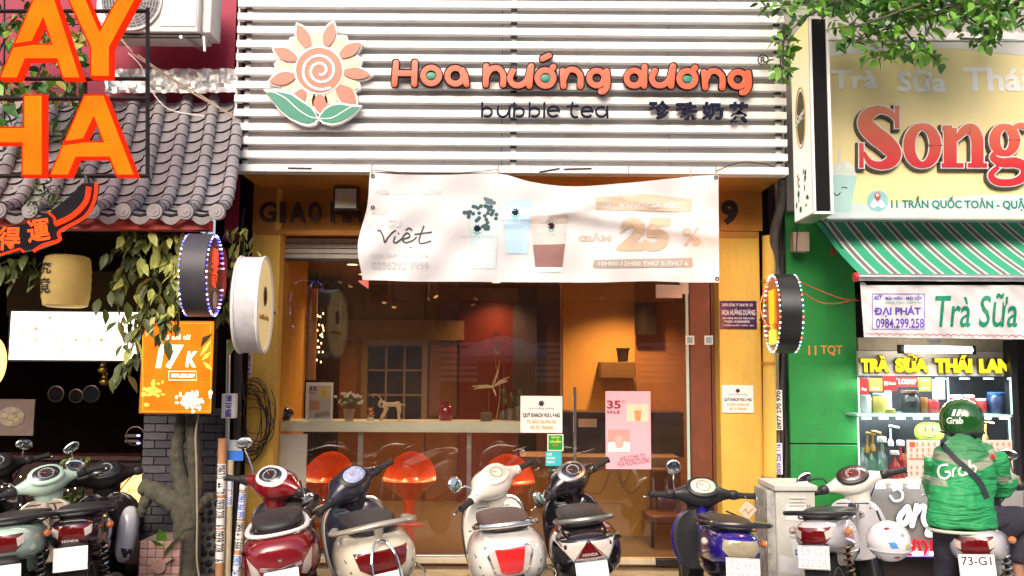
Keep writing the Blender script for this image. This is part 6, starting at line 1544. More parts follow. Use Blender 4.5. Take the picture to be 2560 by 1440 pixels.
pb2('print', flat_text('MÁI HIÊN - MÁI XẾP', 2214, 737, 2304, 750, bold=.02), vi); pb2('print', flat_text('BẢNG HIỆU - HỘP ĐÈN', 2214, 752, 2304, 760, bold=.02), mat('mint_print', (.1, .45, .35), .6)); pb2('print', flat_text('AST', 2183, 738, 2206, 750, bold=.04, shear=.3), vi)
for x0, y0, x1, y1 in ((2180, 734, 2312, 735.5), (2180, 822, 2312, 823.5), (2180, 735.5, 2181.5, 822), (2310.5, 735.5, 2312, 822)): pb2('border', flat_poly([(x0, y0), (x1, y0), (x1, y1), (x0, y1)]), vi)
sc = MB(); pts = []
for k in range(34): pts += [(2162 + k * 18 + 9 + 9 * math.cos(R(180 - a_ * 45)), 838 + .22 * k - 5 * math.sin(R(a_ * 45)), 1.4) for a_ in range(5)]
pb2('scallop_trim', flat_stroke(pts, 1.4), mat('red_trim', (.6, .05, .05), .6))

# ---------------------------------------------------------------- drinks stall
YC = -.30
sl_ = thing('drinks_stall', 'glazed drinks stall with glowing yellow lettering and LED lit shelves under the awning', 'stall', P(2350, 1410, YC))
lightp = mat('stall_panel', (.55, .50, .44), .4, .2, var=.08)
def sx_(name, x0, y0, x1, y1, Y, d, m, **k): return boxes(name, x0, y0, x1, y1, Y, d, m, sl_, **k)
sx_('header_panel', 2146, 878, 2532, 940, YC + .10, .04, lightp, bevel=.003)
sx_('top_housing', 2146, 845, 2532, 877, YC + .16, .05, mat('beige_housing', (.42, .34, .24), .5, var=.2), bevel=.003)
sx_('side_post', 2532, 850, 2549, 1215, YC, .1, M['darkmetal'], bevel=.003)
sx_('glass_pane', 2146, 944, 2528, 1036, YC, .006, M['clear']); sx_('glass_pane', 2146, 1044, 2528, 1203, YC - .06, .006, M['clear'])
sx_('shelf', 2142, 1036, 2530, 1042, YC - .07, .5, mat('shelf_glass_green', (.35, .55, .50), .2, var=.05))
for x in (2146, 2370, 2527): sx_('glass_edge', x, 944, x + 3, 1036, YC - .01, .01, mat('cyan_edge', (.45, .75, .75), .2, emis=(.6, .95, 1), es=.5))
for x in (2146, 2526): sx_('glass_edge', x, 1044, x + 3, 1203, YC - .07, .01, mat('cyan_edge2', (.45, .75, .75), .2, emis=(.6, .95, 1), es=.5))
sx_('cabinet_back', 2146, 940, 2532, 1210, YC + .55, .02, mat('cabinet_back_dark', (.03, .03, .035), .4, var=.4, scale=5))
sx_('cabinet_floor', 2144, 1203, 2540, 1212, YC - .12, .7, lightp, bevel=.003)
# brushed front with LEDs
fm = mat('brushed_front', (.46, .44, .42), .35, .55, var=.08, scale=4)
sx_('front_panel', 2146, 1213, 2560, 1390, YC - .12, .03, fm); sx_('front_panel', 2562, 1213, 2760, 1390, YC - .12, .03, fm)
sx_('base', 2160, 1392, 2760, 1450, YC, .4, mat('stall_base', (.05, .035, .03), .6))
sx_('bottom_strip', 2146, 1386, 2760, 1393, YC - .14, .02, mat('violet_strip', (.3, .25, .5), .4, emis=(.3, .2, 1), es=.6))
ledm = glow('led_cool_white', (.85, .9, 1.0), 4.5, tiny=True)
for x in list(range(2150, 2740, 42)):
    sx_('led_module', x, 1213, x + 22, 1221, YC - .15, .012, ledm); sx_('led_module', x + 8, 1380, x + 32, 1388, YC - .155, .012, ledm)
for x in range(2156, 2530, 43): sx_('led_module', x, 1043, x + 22, 1048, YC - .05, .012, ledm)
for x in range(2160, 2530, 60): sx_('led_module', x, 945, x + 24, 948, YC + .02, .012, ledm)
YL2 = YC - .135
wl_ = glow('lit_white_letter', (1, .98, .95), 1.05); dl_ = mat('letter_dark_edge', (.03, .03, .03), .4)
def lit_stroke(pts, r, m1=None, r2=None, name='letter'):
    mb = MB(); mb.capsule([P(x, y, YL2 - .012) for x, y in smooth_path(pts)], r, 10, flat=(FY, .4), e=.5); lt = obj(name, mb, dl_, sl_)
    mb = MB(); mb.capsule([P(x, y, YL2 - .020) for x, y in smooth_path(pts)], r * .78, 10, flat=(FY, .4), e=.5); obj('letter_face', mb, m1 or wl_, lt)
lit_stroke([(2226, 1240), (2236, 1252), (2254, 1248), (2256, 1232), (2244, 1222), (2234, 1226)], .012)
lit_stroke([(2268, 1268), (2250, 1290), (2250, 1306), (2262, 1308), (2272, 1290), (2270, 1268)], .028)
lit_stroke([(2292, 1264), (2286, 1290), (2280, 1314)], .026); lit_stroke([(2290, 1284), (2304, 1266), (2314, 1270), (2308, 1295), (2314, 1312)], .024)
lit_stroke([(2350, 1270), (2332, 1276), (2330, 1296), (2344, 1296), (2354, 1274), (2350, 1310), (2336, 1334), (2318, 1336), (2322, 1322)], .024)
rl_ = glow('lit_red_letter', (1, .02, .03), .7)
mb = MB(); text_px(mb, 'สงกรานต์', 2264, 1338, 2470, 1390, YL2 - .012, .01, bold=.0); obj('thai_lettering', mb, rl_, sl_, smooth=0)
# yellow letters, one by one
def letters_px(par, s, box, Y, m_face, m_edge, thick=.02, grow=.05, bold=.05, **k):
    mb = MB(); text_px(mb, s, *box, Y, 0, bold=bold, **k); g_ = split_mb(mb); comps = []
    for fs in g_.values():
        vs_i = {i for f in fs for i in mb.f[f]}; xs = [mb.v[i].x for i in vs_i]; comps.append([min(xs), max(xs), list(fs)])
    comps.sort(); mer = []
    for c in comps:
        if mer and min(c[1], mer[-1][1]) - c[0] > .5 * min(c[1] - c[0], mer[-1][1] - mer[-1][0]): mer[-1][1] = max(mer[-1][1], c[1]); mer[-1][2] += c[2]
        else: mer.append(c)
    for x0, x1, fs in mer:
        def sub(dy, th, gr):
            ids = {}; o = MB(); F = []
            for f in fs:
                for i in mb.f[f]:
                    if i not in ids: ids[i] = len(ids)
                F.append([ids[i] for i in mb.f[f]])
            cx = (x0 + x1) / 2; vs2 = [None] * len(ids)
            zc_ = sum(mb.v[i].z for i in ids) / len(ids)
            for i, j in ids.items(): v = mb.v[i]; vs2[j] = Vector((cx + (v.x - cx) * (1 + gr), Y + dy, zc_ + (v.z - zc_) * (1 + gr)))
            nn_ = len(vs2); cnt = {}
            for f in F:
                for q in range(len(f)): e = (f[q], f[(q + 1) % len(f)]); kk = tuple(sorted(e)); cnt.setdefault(kk, []).append(e)
            o.add(vs2 + [v + Vector((0, th, 0)) for v in vs2], F + [[i + nn_ for i in reversed(f)] for f in F] + [[e[0][0], e[0][1], e[0][1] + nn_, e[0][0] + nn_] for e in cnt.values() if len(e) == 1])
            return o
        lt = obj('letter', sub(0, thick, grow), m_edge, par, smooth=0); obj('letter_face', sub(-.005, .004, 0), m_face, lt, smooth=0)
ye = glow('lit_yellow_letter', (1.0, .72, .03), 1.15)
for s_, x0, x1, y0, y1 in (('TRÀ', 2152, 2222, 889, 930), ('SỮA', 2238, 2322, 886, 931), ('THÁI', 2337, 2430, 888, 932), ('LAN', 2448, 2526, 897, 933)):
    letters_px(sl_, s_, (x0, y0, x1, y1), YC + .065, ye, mat('olive_edge', (.10, .07, .01), .5), thick=.03, grow=.12, bold=.07)
tl = thing('fluorescent_tube', 'bright white fluorescent tube above the yellow stall lettering', 'tube lamp', P(2345, 880, -.5))
obj('tube', MB().tube([P(2262, 872, -.5), P(2428, 875, -.5)], .026, 10), glow('tube_white', (1, .95, .82), 9), tl)
obj('holder', MB().pbox(2250, 862, 2262, 884, -.5, .05), M['darkmetal'], tl); obj('holder', MB().pbox(2428, 864, 2440, 886, -.5, .05), M['darkmetal'], tl); obj('bracket', MB().pbox(2322, 850, 2352, 862, -.5, .04), M['alu'], tl)
# things in the cabinet
def card(x0, y0, x1, y1, m, label, txt=None, tm=None, Y=YC - .008, cat='sticker'):
    t_ = thing('stall_sticker' if cat == 'sticker' else 'menu_card', label, cat, P((x0 + x1) / 2, y1, Y)); bx('sheet', x0, y0, x1, y1, Y, .003, m, t_)
    for s, a_, b_, c_, d_ in (txt or []): lettering('lettering', s, (x0 + (x1 - x0) * a_, y0 + (y1 - y0) * b_, x0 + (x1 - x0) * c_, y0 + (y1 - y0) * d_), Y - .001, tm or M['paper'], t_, thick=.001, bold=.03)
    return t_
rdm = mat('sticker_red', (.50, .02, .02), .4)
card(2151, 945, 2171, 984, rdm, 'narrow dark red sticker at the left end of the stall glass', [('Pay', .2, .62, .8, .85)])
card(2173, 945, 2206, 978, mat('sticker_orange', (.75, .25, .06), .4), 'orange sticker with a white band on the stall glass', [('Food', .2, .7, .8, .88)])
card(2208, 941, 2242, 976, rdm, 'square red sticker with small white lettering on the stall glass', [('M', .08, .35, .35, .65), ('Foods', .45, .4, .92, .6)])
card(2243, 943, 2295, 966, mat('sticker_scarlet', (.65, .03, .03), .4), 'wide scarlet sticker reading LOSHIP', [('LOSHIP', .08, .2, .92, .75)])
card(2297, 944, 2328, 978, mat('sticker_leaf', (.25, .42, .04), .4), 'leaf green rounded sticker on the stall glass', [('quán', .2, .1, .8, .3), ('ngon', .2, .7, .8, .85)])
card(2331, 948, 2362, 998, mat('sticker_blush', (.72, .55, .5), .4), 'pale pink paper on the stall glass right of the leaf green sticker')
def jar(label, x, y1, h, r, m, lid=None, Y=YC + .18, name='jar', prof=None):
    c = P(x, y1, Y); s_ = (Y - CAM.y) / FPX; r *= s_; h *= s_
    t_ = thing(name, label, 'jar' if name == 'jar' else 'bottle', c)
    obj('body', MB().lathe(prof and [(q[0] * r, q[1] * h) for q in prof] or [(r * .9, 0), (r, h * .08), (r, h * .86), (r * .85, h)], c, 16), m, t_)
    if lid: obj('lid', MB().lathe([(r * .9, h * 1.001), (r * .92, h * 1.12), (r * .8, h * 1.15)], c, 16), lid, t_)
ylw = mat('jar_yellow', (.62, .48, .12), .4); redj = mat('jar_red', (.42, .03, .03), .35, coat=.4, var=.3, scale=30); brj = mat('jar_brown', (.22, .08, .02), .3, coat=.4, var=.4, scale=40)
lidw = mat('lid_grey', (.5, .5, .5), .4)
jar('rounded white cup at the left end of the upper stall shelf', 2164, 1034, 46, 14, M['white']); jar('yellow jar with grey lid on the upper stall shelf', 2200, 1034, 44, 18, ylw, lidw); jar('narrow yellow-white tin behind the yellow jar', 2221, 1034, 56, 9, M['paper'], Y=YC + .3)
jar('small yellow tub at the front of the upper shelf', 2226, 1034, 12, 12, ylw, Y=YC + .05); jar('large dark rice cooker on the upper stall shelf', 2276, 1034, 50, 23, M['black'], mat('cooker_lid', (.12, .06, .04), .3), prof=[(.8, 0), (1, .3), (1, .7), (.7, 1)]); obj('label', MB().pbox(2266, 992, 2288, 1003, YC + .03, .003), mat('dull_sticker', (.5, .45, .45), .5), None, label='small pale label in front of the dark rice cooker', cat='label')
jar('brown jar right of the rice cooker', 2309, 1034, 40, 12, brj); jar('red tub under the pink paper', 2332, 1034, 34, 15, redj)
for k_, (x, h, r) in enumerate(((2393, 40, 16), (2424, 40, 14), (2452, 32, 14))): jar(['red filled jar with white lid, leftmost right of the glass divider', 'middle red filled jar with white lid right of the glass divider', 'shorter red filled jar with white lid'][k_], x, 1034, h, r, redj, M['white'])
jar('dark blue covered pot on the upper stall shelf', 2495, 1034, 46, 25, mat('blue_pot', (.02, .03, .08), .4), mat('blue_lid', (.03, .08, .2), .4)); jar('little yellow toy cup by the helmet', 2440, 1034, 14, 8, ylw, Y=YC + .05)
clr = mat('bottle_clear', (.45, .55, .55), .1, var=.2, trans=.5); grb = mat('bottle_green', (.18, .34, .26), .15, var=.2)
bp2 = [(.85, 0), (1, .04), (1, .55), (.9, .62), (.35, .78), (.32, 1)]
for k_, (x, h, r, m) in enumerate(((2158, 80, 13, clr), (2180, 84, 12, grb), (2200, 70, 10, grb), (2208, 92, 12, clr), (2238, 62, 12, redj), (2254, 84, 10, redj))):
    jar(['clear syrup bottle at the left end of the lower shelf', 'green syrup bottle second from the left', 'short green bottle in the middle of the lower shelf', 'tall clear bottle with white cap', 'red based bottle under the white pump', 'red sauce bottle beside the snack jar'][k_], x, 1200, h, r, m, M['white'] if k_ > 2 else None, Y=YC + .05 + .03 * (k_ % 2), name='bottle', prof=bp2)
jar('wide jar of orange brown snacks beside the menu', 2274, 1200, 66, 19, mat('snack_jar', (.40, .13, .05), .4, var=.6, scale=50), M['clear'])
for k_, (x, y, m) in enumerate(((2227, 1065, M['white']), (2168, 1082, M['gold']), (2182, 1078, M['gold']), (2464, 1054, M['gold']))):
    t_ = thing('pump', ['white syrup pump head standing tall above the bottles', 'left brass coloured pump head', 'brass coloured pump head next to the left one', 'brass pump head on the white jug right of the helmet'][k_], 'pump', P(x, y + 60, YC + .06))
    obj('stem', MB().tube([P(x, y + 50, YC + .06), P(x, y + 6, YC + .06)], .008, 8).lathe([(.02, 0), (.024, .03), (.01, .06)], P(x, y + 50, YC + .06), 10), m, t_); obj('spout', MB().tube([P(x - 4, y, YC + .05), P(x + 6, y + 1, YC + .05), P(x + 20, y + 5, YC + .05)], .009, 8), m, t_)
jar('white jug under the brass pump', 2464, 1120, 16, 17, M['white'])
sf_ = thing('smiley_cushion', 'lime green smiley face cushion in the lower stall cabinet', 'cushion', P(2323, 1100, YC + .2))
obj('body', MB().ell(P(2323, 1080, YC + .2), (.12, .05, .08), 20, 12, e=.8), mat('lime_plush', (.30, .45, .03), .8, bump=.3), sf_)
for x in (2314, 2332): obj('eye', MB().ell(P(x, 1072, YC + .15), (.010, .008, .024), 10, 6), M['ink'], sf_)
obj('mouth', MB().tube(smooth_path([P(2306, 1086, YC + .145), P(2323, 1094, YC + .135), P(2341, 1086, YC + .145)]), .005, 5), M['ink'], sf_)
mn = mat('menu_paper', (.62, .45, .40), .5, var=.04); mi_ = mat('menu_red', (.5, .08, .05), .5); mi2 = mat('menu_item', (.45, .2, .12), .5, var=.3)
for k_, (x0, x1) in enumerate(((2268, 2352), (2440, 2532))):
    t_ = card(x0, 1100, x1, 1196, mn, ['pink-beige menu board with drink rows left of the rider', 'pink-beige menu board with drink rows right of the rider'][k_], None, None, YC - .085, 'menu')
    bx('print', x0 + 6, 1105, x0 + 20, 1118, YC - .0865, .001, mi_, t_)
    for r_ in range(6):
        if r_ == 3: bx('print', x0 + 4, 1146, x1 - 4, 1149, YC - .0865, .001, mi_, t_); continue
        for c_ in range(5 if x1 - x0 < 90 else 6):
            if r_ == 0 and c_ == 0: continue
            xx = x0 + 8 + c_ * 14.5; bx('print', xx, 1106 + r_ * 14.5, xx + 5, 1115 + r_ * 14.5, YC - .0865, .001, mi2, t_)
ll = bpy.data.lights.new('stall_glow', 'AREA'); ll.shape = 'RECTANGLE'; ll.size = 1.2; ll.size_y = .06; ll.energy = 16; ll.color = (1, .95, .88)
lo = bpy.data.objects.new('stall_glow', ll); COL.objects.link(lo); lo.parent = tl; lo.location = (0, -.03, -.03); lo.rotation_euler = (R(-10), 0, 0)
for (yy, e_, Yo) in ((950, 8, YC + .1), (1052, 10, YC + .05)):
    ll = bpy.data.lights.new('shelf_led_strip', 'AREA'); ll.shape = 'RECTANGLE'; ll.size = 1.0; ll.size_y = .03; ll.energy = e_; ll.color = (.85, .95, 1)
    lo = bpy.data.objects.new('shelf_led_strip', ll); COL.objects.link(lo); p = P(2340, yy, Yo); lo.parent = sl_; lo.location = p - ORG[sl_.name]; lo.rotation_euler = (R(20), 0, 0)

# meter cabinet ------------------------------------------------------------
mc = thing('meter_cabinet', 'grey-white street meter cabinet with louvres and torn stickers before the yellow pier', 'cabinet', P(1985, 1470, -.75))
mcm = mat('cabinet_paint', (.55, .54, .50), .6, var=.06, dirt=.4, dirt_rgb=(.3, .28, .24))
YK = -.78
obj('body', MB().pbox(1942, 1228, 2040, 1475, YK, .4), mcm, mc, bevel=.006); obj('roof', MB().pbox(1936, 1214, 2044, 1228, YK - .02, .44), mcm, mc, bevel=.006)
a, b, u, t = RX(1942, 1228, 2040, 1475, YK)
side_ = mat('scuffed_side', (.34, .33, .31), .8, var=.5, scale=14, dirt=.9, dirt_rgb=(.65, .62, .58)); obj('stickered_side', MB().box(a - .06, a - .001, YK + .02, YK + .35, u, t - .005), side_, mc)
for yb in (1243, 1320):
    for k in range(3): obj('louvre', MB().pbox(1974, yb + k * 9, 2014, yb + k * 9 + 5, YK - .008, .008), mcm, mc, bevel=.003)
tp = mat('torn_paper', (.66, .66, .68), .7, var=.1)
for pts in ([(1962, 1262), (2012, 1264), (2026, 1280), (2014, 1302), (1965, 1300)], [(1976, 1352), (2022, 1356), (2030, 1392), (1984, 1396)], [(1948, 1385), (2000, 1400), (1996, 1438), (1950, 1430)]):
    shape('torn_sticker', [(x + rnd.uniform(-3, 3), y + rnd.uniform(-3, 3)) for x, y in pts], YK - .004, tp, mc, .003)
lettering('lettering', 'DIEN', (1988, 1374, 2016, 1388), YK - .006, M['inkblue'], mc, thick=.001, bold=.04); lettering('lettering', 'M', (2018, 1262, 2026, 1270), YK - .002, M['ink'], mc, thick=.001)

# tree and things above the yellow board --------------------------------------
tre = thing('street_tree', 'leafy street tree with fresh green sprays above the vertical sign and yellow board', 'tree', P(2250, 1600, -1.5) * 1.0)
tre.location.z = 0; tre.location.x = P(2900, 100, -1.6).x; ORG[tre.name] = Vector(tre.location)
tb_ = tre.location
obj('trunk', MB().tube([tb_ + Vector((0, 0, -.02)), tb_ + Vector((.05, .02, 1.5)), tb_ + Vector((-.02, 0, 3.0)), tb_ + Vector((-.1, .05, 4.3))], [.12, .10, .09, .07], 12), M['bark'], tre)
brn = [[(2890, -60), (2600, -30), (2400, 20), (2250, 60), (2120, 110)], [(2400, 20), (2300, 10), (2100, 0), (1900, 20)], [(2600, -30), (2520, 20), (2480, 80), (2440, 110)], [(2250, 60), (2290, 110), (2340, 150)], [(2100, 0), (2020, 40), (1960, 90)], [(2400, 20), (2430, 50), (2500, 90)], [(2300, 10), (2160, 60), (2080, 70)], [(1960, 60), (1958, 130), (1955, 190)]]
leafspots = []
for k_, pts in enumerate(brn):
    pp = smooth_path([tuple(P(x, y, -1.35 + .05 * (k_ % 3) - (.25 if k_ in (4, 6) else 0))) for x, y in pts], 6); pp = [Vector(p) for p in pp]
    obj('limb', MB().tube(pp, [max(.004, (.03 if k_ < 2 else .013) * (1 - i / len(pp))) for i in range(len(pp))], 6), M['bark'], tre)
    for i in range(3, len(pp)): leafspots.append(pp[i])
FO = MB(); big_n = 0
lm_ = leaf_mesh(1, .5, .2)
for i in range(1700):
    if i < 1300:
        x = rnd.triangular(1875, 2660, 2210); ymax = {0: 1}.get(0) and (95 if x < 1960 else 70 if x < 2080 else 105 if x < 2160 else 150 if x < 2330 else 90 if x < 2500 else 70)
        y = rnd.uniform(-70, ymax) if rnd.random() < .5 else rnd.uniform(-90, 30)
        if 1960 < x < 2080 and y > 40: continue
    else:
        q = proj(rnd.choice(leafspots)); x, y = q[0] + rnd.gauss(0, 14), q[1] + rnd.gauss(0, 12)
        if 2025 < x < 2078 and y > 36: continue
    Yl = rnd.uniform(-1.6, -.85) if x > 2080 or x < 1960 or y < 35 else -1.0
    p = P(x, y, Yl); d = Vector((rnd.uniform(-1, 1), rnd.uniform(-1, .4), rnd.uniform(-1, .3))).normalized(); s_ = rnd.uniform(.065, .115)
    kind = rnd.choice(['fresh', 'fresh', 'deep'])
    if big_n < 280 and Yl < -1.0 and -10 < y: leaf_obj(tre, p, d, s_ * 1.1, kind, rnd.uniform(-1, 1)); big_n += 1
    else:
        xx = d.cross(Vector((0, 0, 1))).normalized(); zz = xx.cross(d); Mx = Matrix.Translation(p) @ Matrix((xx, d, zz)).transposed().to_4x4() @ Matrix.Rotation(rnd.uniform(-1, 1), 4, 'Y') @ Matrix.Scale(s_, 4)
        FO.cur = 0 if kind == 'fresh' else 1; FO.add([Mx @ v for v in lm_.v], lm_.f)
obj('foliage', FO, [M['leaf1'], M['leaf2']], tre, kind='stuff', smooth=60)
hn_ = thing('slat_creeper', 'small creeper sprig poking out between the slats and the vertical sign', 'plant', P(1955, 200, -.9))
obj('stem', MB().tube([P(1958, 200, -.85), P(1950, 150, -.86), P(1956, 100, -.86)], .004, 5), M['bark'], hn_)
for i in range(22): leaf_obj(hn_, P(rnd.gauss(1952, 7), rnd.uniform(90, 205), -.9), (rnd.uniform(-1, 1), -.5, rnd.uniform(-1, .5)), rnd.uniform(.045, .07), rnd.choice(['fresh', 'deep']), rnd.uniform(-1, 1))
cr = thing('corrugated_canopy', 'grey corrugated canopy sheet sloping behind the tree at top right', 'canopy', P(2560, 108, .2))
for k in range(14):
    xs0 = 2380 + k * 26; p0, p1 = P(xs0 - 20, 104, -.3), P(xs0 + 90, -60, .6); w = Vector((.085, 0, 0))
    obj('panel', MB().loft([[p0, p0 + w * .5 + Vector((0, 0, .02)), p0 + w, p0 + w - Vector((0, 0, .01)), p0 - Vector((0, 0, .01))], [p1, p1 + w * .5 + Vector((0, 0, .02)), p1 + w, p1 + w - Vector((0, 0, .01)), p1 - Vector((0, 0, .01))]]), mat('galvanised', (.50, .48, .47), .5, .2, var=.1) if k == 0 else bpy.data.materials['galvanised'], cr)
obj('beam', MB().tube([P(2400, 96, -.35), P(2760, 112, -.35)], .01, 6), M['cable'], cr)
dlp = thing('dish_lamp', 'dark disc shaped hanging lamp at the top right among the leaves', 'lamp', P(2380, 22, -1.1))
obj('shade', MB().lathe([(.12, 0), (.12, .02), (.05, .04), (.02, .10)], P(2378, 18, -1.1), 20), M['darkmetal'], dlp); obj('lens', MB().lathe([(.105, -.006), (.10, -.001)], P(2378, 18, -1.1), 20), glow('cool_lamp', (.75, .85, 1), 1.3), dlp); obj('rod', MB().tube([P(2316, 90, -1.0), P(2316, 30, -1.0)], .012, 6), M['alu'], dlp)
# ---------------------------------------------------------------- scooters
def se(y, w, z0, z1, e=.75, n=22, x0=0):
    out = []
    for k in range(n):
        t = 2 * math.pi * k / n; c, s = math.cos(t), math.sin(t)
        out.append(Vector((x0 + w * math.copysign(abs(c) ** e, c), y, (z0 + z1) / 2 + (z1 - z0) / 2 * math.copysign(abs(s) ** e, s))))
    return out
def zr(z, yc, w, d, bow=.05, n=22):
    return [Vector((w * math.copysign(abs(math.cos(t)) ** .6, math.cos(t)), yc + d * math.sin(t) - bow * math.cos(t) ** 2, z)) for t in [2 * math.pi * k / n for k in range(n)]]
def patch(body, par, pts, m, off=.005, thick=.006, name='tail_light', dy=1, text=None, step=.03, x=None, smooth=40):
    """a flat outline in x,z laid onto the rear of a body"""
    bpy.context.view_layer.update(); eo = body.evaluated_get(bpy.context.evaluated_depsgraph_get())
    if text: mb = MB(); text_to(mb, text, lambda u, v, w: (pts[0] + (pts[2] - pts[0]) * u, pts[1] + (pts[3] - pts[1]) * v, 0), bold=.02)
    else: mb = flat_poly([(p[0], p[1]) for p in pts])
    d = dense(mb, step); vs = []; last = None
    for v in d.v:
        if x is None: ok, loc, nor, _ = eo.ray_cast(Vector((v.x, -3, v.y)), Vector((0, 1, 0)))
        else: ok, loc, nor, _ = eo.ray_cast(Vector((3 * x, v.x, v.y)), Vector((-x, 0, 0)))
        if ok: last = (loc.y if x is None else loc.x)
        ln = last if last is not None else -.8
        vs.append(Vector((v.x, ln - off, v.y)) if x is None else Vector((ln + off * x, v.x, v.y)))
    n_ = len(vs); o = MB(); cnt = {}
    for f in d.f:
        for q in range(len(f)): e = (f[q], f[(q + 1) % len(f)]); cnt.setdefault(tuple(sorted(e)), []).append(e)
    dv = Vector((0, thick, 0)) if x is None else Vector((-thick * x, 0, 0))
    o.add(vs + [v + dv for v in vs], [list(f) for f in d.f] + [[i + n_ for i in reversed(f)] for f in d.f] + [[e[0][0], e[0][1], e[0][1] + n_, e[0][0] + n_] for e in cnt.values() if len(e) == 1])
    return obj(name, o, m, par, smooth=smooth)
def paint(name, rgb, **k): return mat(name, rgb, k.pop('rough', .18), var=.05, coat=1.0, scale=5, **k)
dialm = mat('dial_face', (.03, .03, .04), .15, coat=1, var=.3, scale=60); dialw = mat('dial_pale', (.62, .60, .50), .2, coat=1, var=.15, scale=60); dialb = mat('dial_blue', (.35, .40, .62), .2, coat=1, var=.3, scale=50)
seatm = mat('seat_vinyl', (.028, .026, .030), .45, var=.2, bump=.2, bscale=200); seatb = mat('seat_brown', (.11, .07, .065), .5, var=.15)
tickm = mat('dial_marks', (.8, .8, .8), .4, var=0); needle = mat('dial_needle', (.8, .1, .05), .4)
def scooter(label, hx, tx, tyy, lean, steer, cfg):
    c = dict(body=M['black'], inner=M['black'], seat=seatm, bezel=M['black'], head=None, dial=dialm, ub=False, rail=M['alu'], trim=None, mirrors=(('l', (-.27, .40, 1.20)),), w=1.0, plate=None, tail='wide', zs=1.0)
    c.update(cfg); head = c['head'] or c['body']
    LE = Matrix.Rotation(-R(lean), 4, 'Y'); yaw = 0.0; ty = -2.4; base = Vector((0, ty + .8, 0)); H, T = Vector((0, .38, .92)), Vector((0, -.87, .70 if c['ub'] else .64)); base.y = ty + .8
    for _ in range(60):
        Mx = Matrix.Rotation(yaw, 4, 'Z') @ LE; t = Mx @ T; base.y = ty - t.y; base.x = P(tx, 1380, ty).x - t.x; ty += (proj(base + t)[1] - tyy) / 500
        yaw += (proj(base + Mx @ H)[0] - hx) / FPX * 4.5
    g = thing('motor_scooter' if not c['ub'] else 'motorbike', label, 'motorbike', (0, 0, 0)); ORG[g.name] = Vector((0, 0, 0))
    g.matrix_world = Matrix.Translation(Vector((base.x, base.y, -.012))) @ Matrix.Rotation(yaw, 4, 'Z') @ LE
    k_ = c['w']; ub = c['ub']
    def o_(name, mb, m, **q): return obj(name, mb, m, q.pop('par', g), **q)
    # rear body
    if ub: sec = [(-.90, .05, .66, .74), (-.87, .10, .62, .77), (-.78, .125, .57, .785), (-.6, .135, .54, .775), (-.38, .125, .50, .76), (-.15, .10, .46, .72), (0, .07, .42, .62), (.1, .05, .40, .52)]
    else: sec = [(-.87, .07, .585, .69), (-.84, .155, .52, .735), (-.75, .205, .455, .765), (-.56, .235, .41, .775), (-.3, .225, .38, .76), (-.08, .19, .36, .72), (.06, .13, .34, .62)]
    rb = o_('rear_body', MB().loft([se(y, w * k_, a_, b_) for y, w, a_, b_ in sec]), c['body'], sub=1, smooth=60)
    if ub: ss = [(-.80, .05, .775, .80), (-.74, .10, .77, .825), (-.5, .12, .765, .83), (-.3, .115, .75, .80), (-.1, .10, .73, .775), (.08, .06, .69, .74)]
    else: ss = [(-.74, .05, .768, .80), (-.69, .125, .765, .835), (-.5, .155, .765, .85), (-.26, .15, .758, .825), (-.02, .125, .74, .80), (.08, .07, .72, .77)]
    seat = o_('seat', MB().loft([se(y, w * k_, a_, b_, .7) for y, w, a_, b_ in ss]), c['seat'], sub=1, smooth=60)
    if c.get('lip'): 
        pts = [(-.12, -.1), (-.158, -.3), (-.172, -.55), (-.145, -.71), (-.06, -.785), (.06, -.785), (.145, -.71), (.172, -.55), (.158, -.3), (.12, -.1)]
        o_('seat_trim', MB().tube([Vector((x * k_, y, .762)) for x, y in smooth_path(pts, 4)], .017, 8, flat=(Vector((0, 0, 1)), .7)), c['lip'])
    # rear light group
    tl_ = c['tail']; zc0 = 0
    if tl_ == 'wide': patch(rb, g, [(-.155, .70), (.155, .70), (.13, .61), (.06, .57), (-.06, .57), (-.13, .61)], M['redglass'])
    if tl_ == 'shield':
        patch(rb, g, [(-.15, .71), (.15, .71), (.10, .555), (.05, .53), (-.05, .53), (-.10, .555)], M['chrome'], off=.002); patch(rb, g, [(-.13, .70), (.13, .70), (.09, .565), (.045, .54), (-.045, .54), (-.09, .565)], M['clearlens'], off=.005, name='turn_signal')
        patch(rb, g, [(-.088, .70), (.088, .70), (.062, .57), (.04, .556), (-.04, .556), (-.062, .57)], mat('bright_red_lens', (.62, .02, .02), .1, coat=1), off=.010)
    if tl_ == 'split':
        for s in (-1, 1): patch(rb, g, [(s * .185, .665), (s * .13, .60), (s * .105, .53), (s * .135, .51), (s * .165, .55)], M['clearlens'], name='turn_signal')
        patch(rb, g, [(-.12, .585), (0, .56), (.12, .585), (.115, .605), (0, .583), (-.115, .605)], M['chrome'], name='badge_bar', off=.004); patch(rb, g, [(-.10, .57), (0, .545), (.10, .57), (.07, .52), (-.07, .52)], M['redglass'])
        patch(rb, g, arc(0, .635, .011, .011, 0, 330, 10), M['chrome'], name='emblem', off=.004)
    if tl_ == 'tri':
        patch(rb, g, [(-.17, .70), (.17, .70), (.11, .60), (-.11, .60)], M['clearlens'], off=.004, name='turn_signal'); patch(rb, g, [(0, .71), (.075, .612), (-.075, .612)], M['redglass'], off=.008)
        bars = [(-.19, -.80, .715), (.19, -.80, .715), (.10, -.90, .60), (0, -.88, .712), (-.10, -.90, .60), (-.19, -.80, .715)]
        o_('guard_bar', MB().tube([Vector(p) for p in bars], .005, 6), M['chrome']); o_('guard_bar', MB().tube([Vector((-.10, -.90, .60)), Vector((.10, -.90, .60))], .005, 6), M['chrome'])
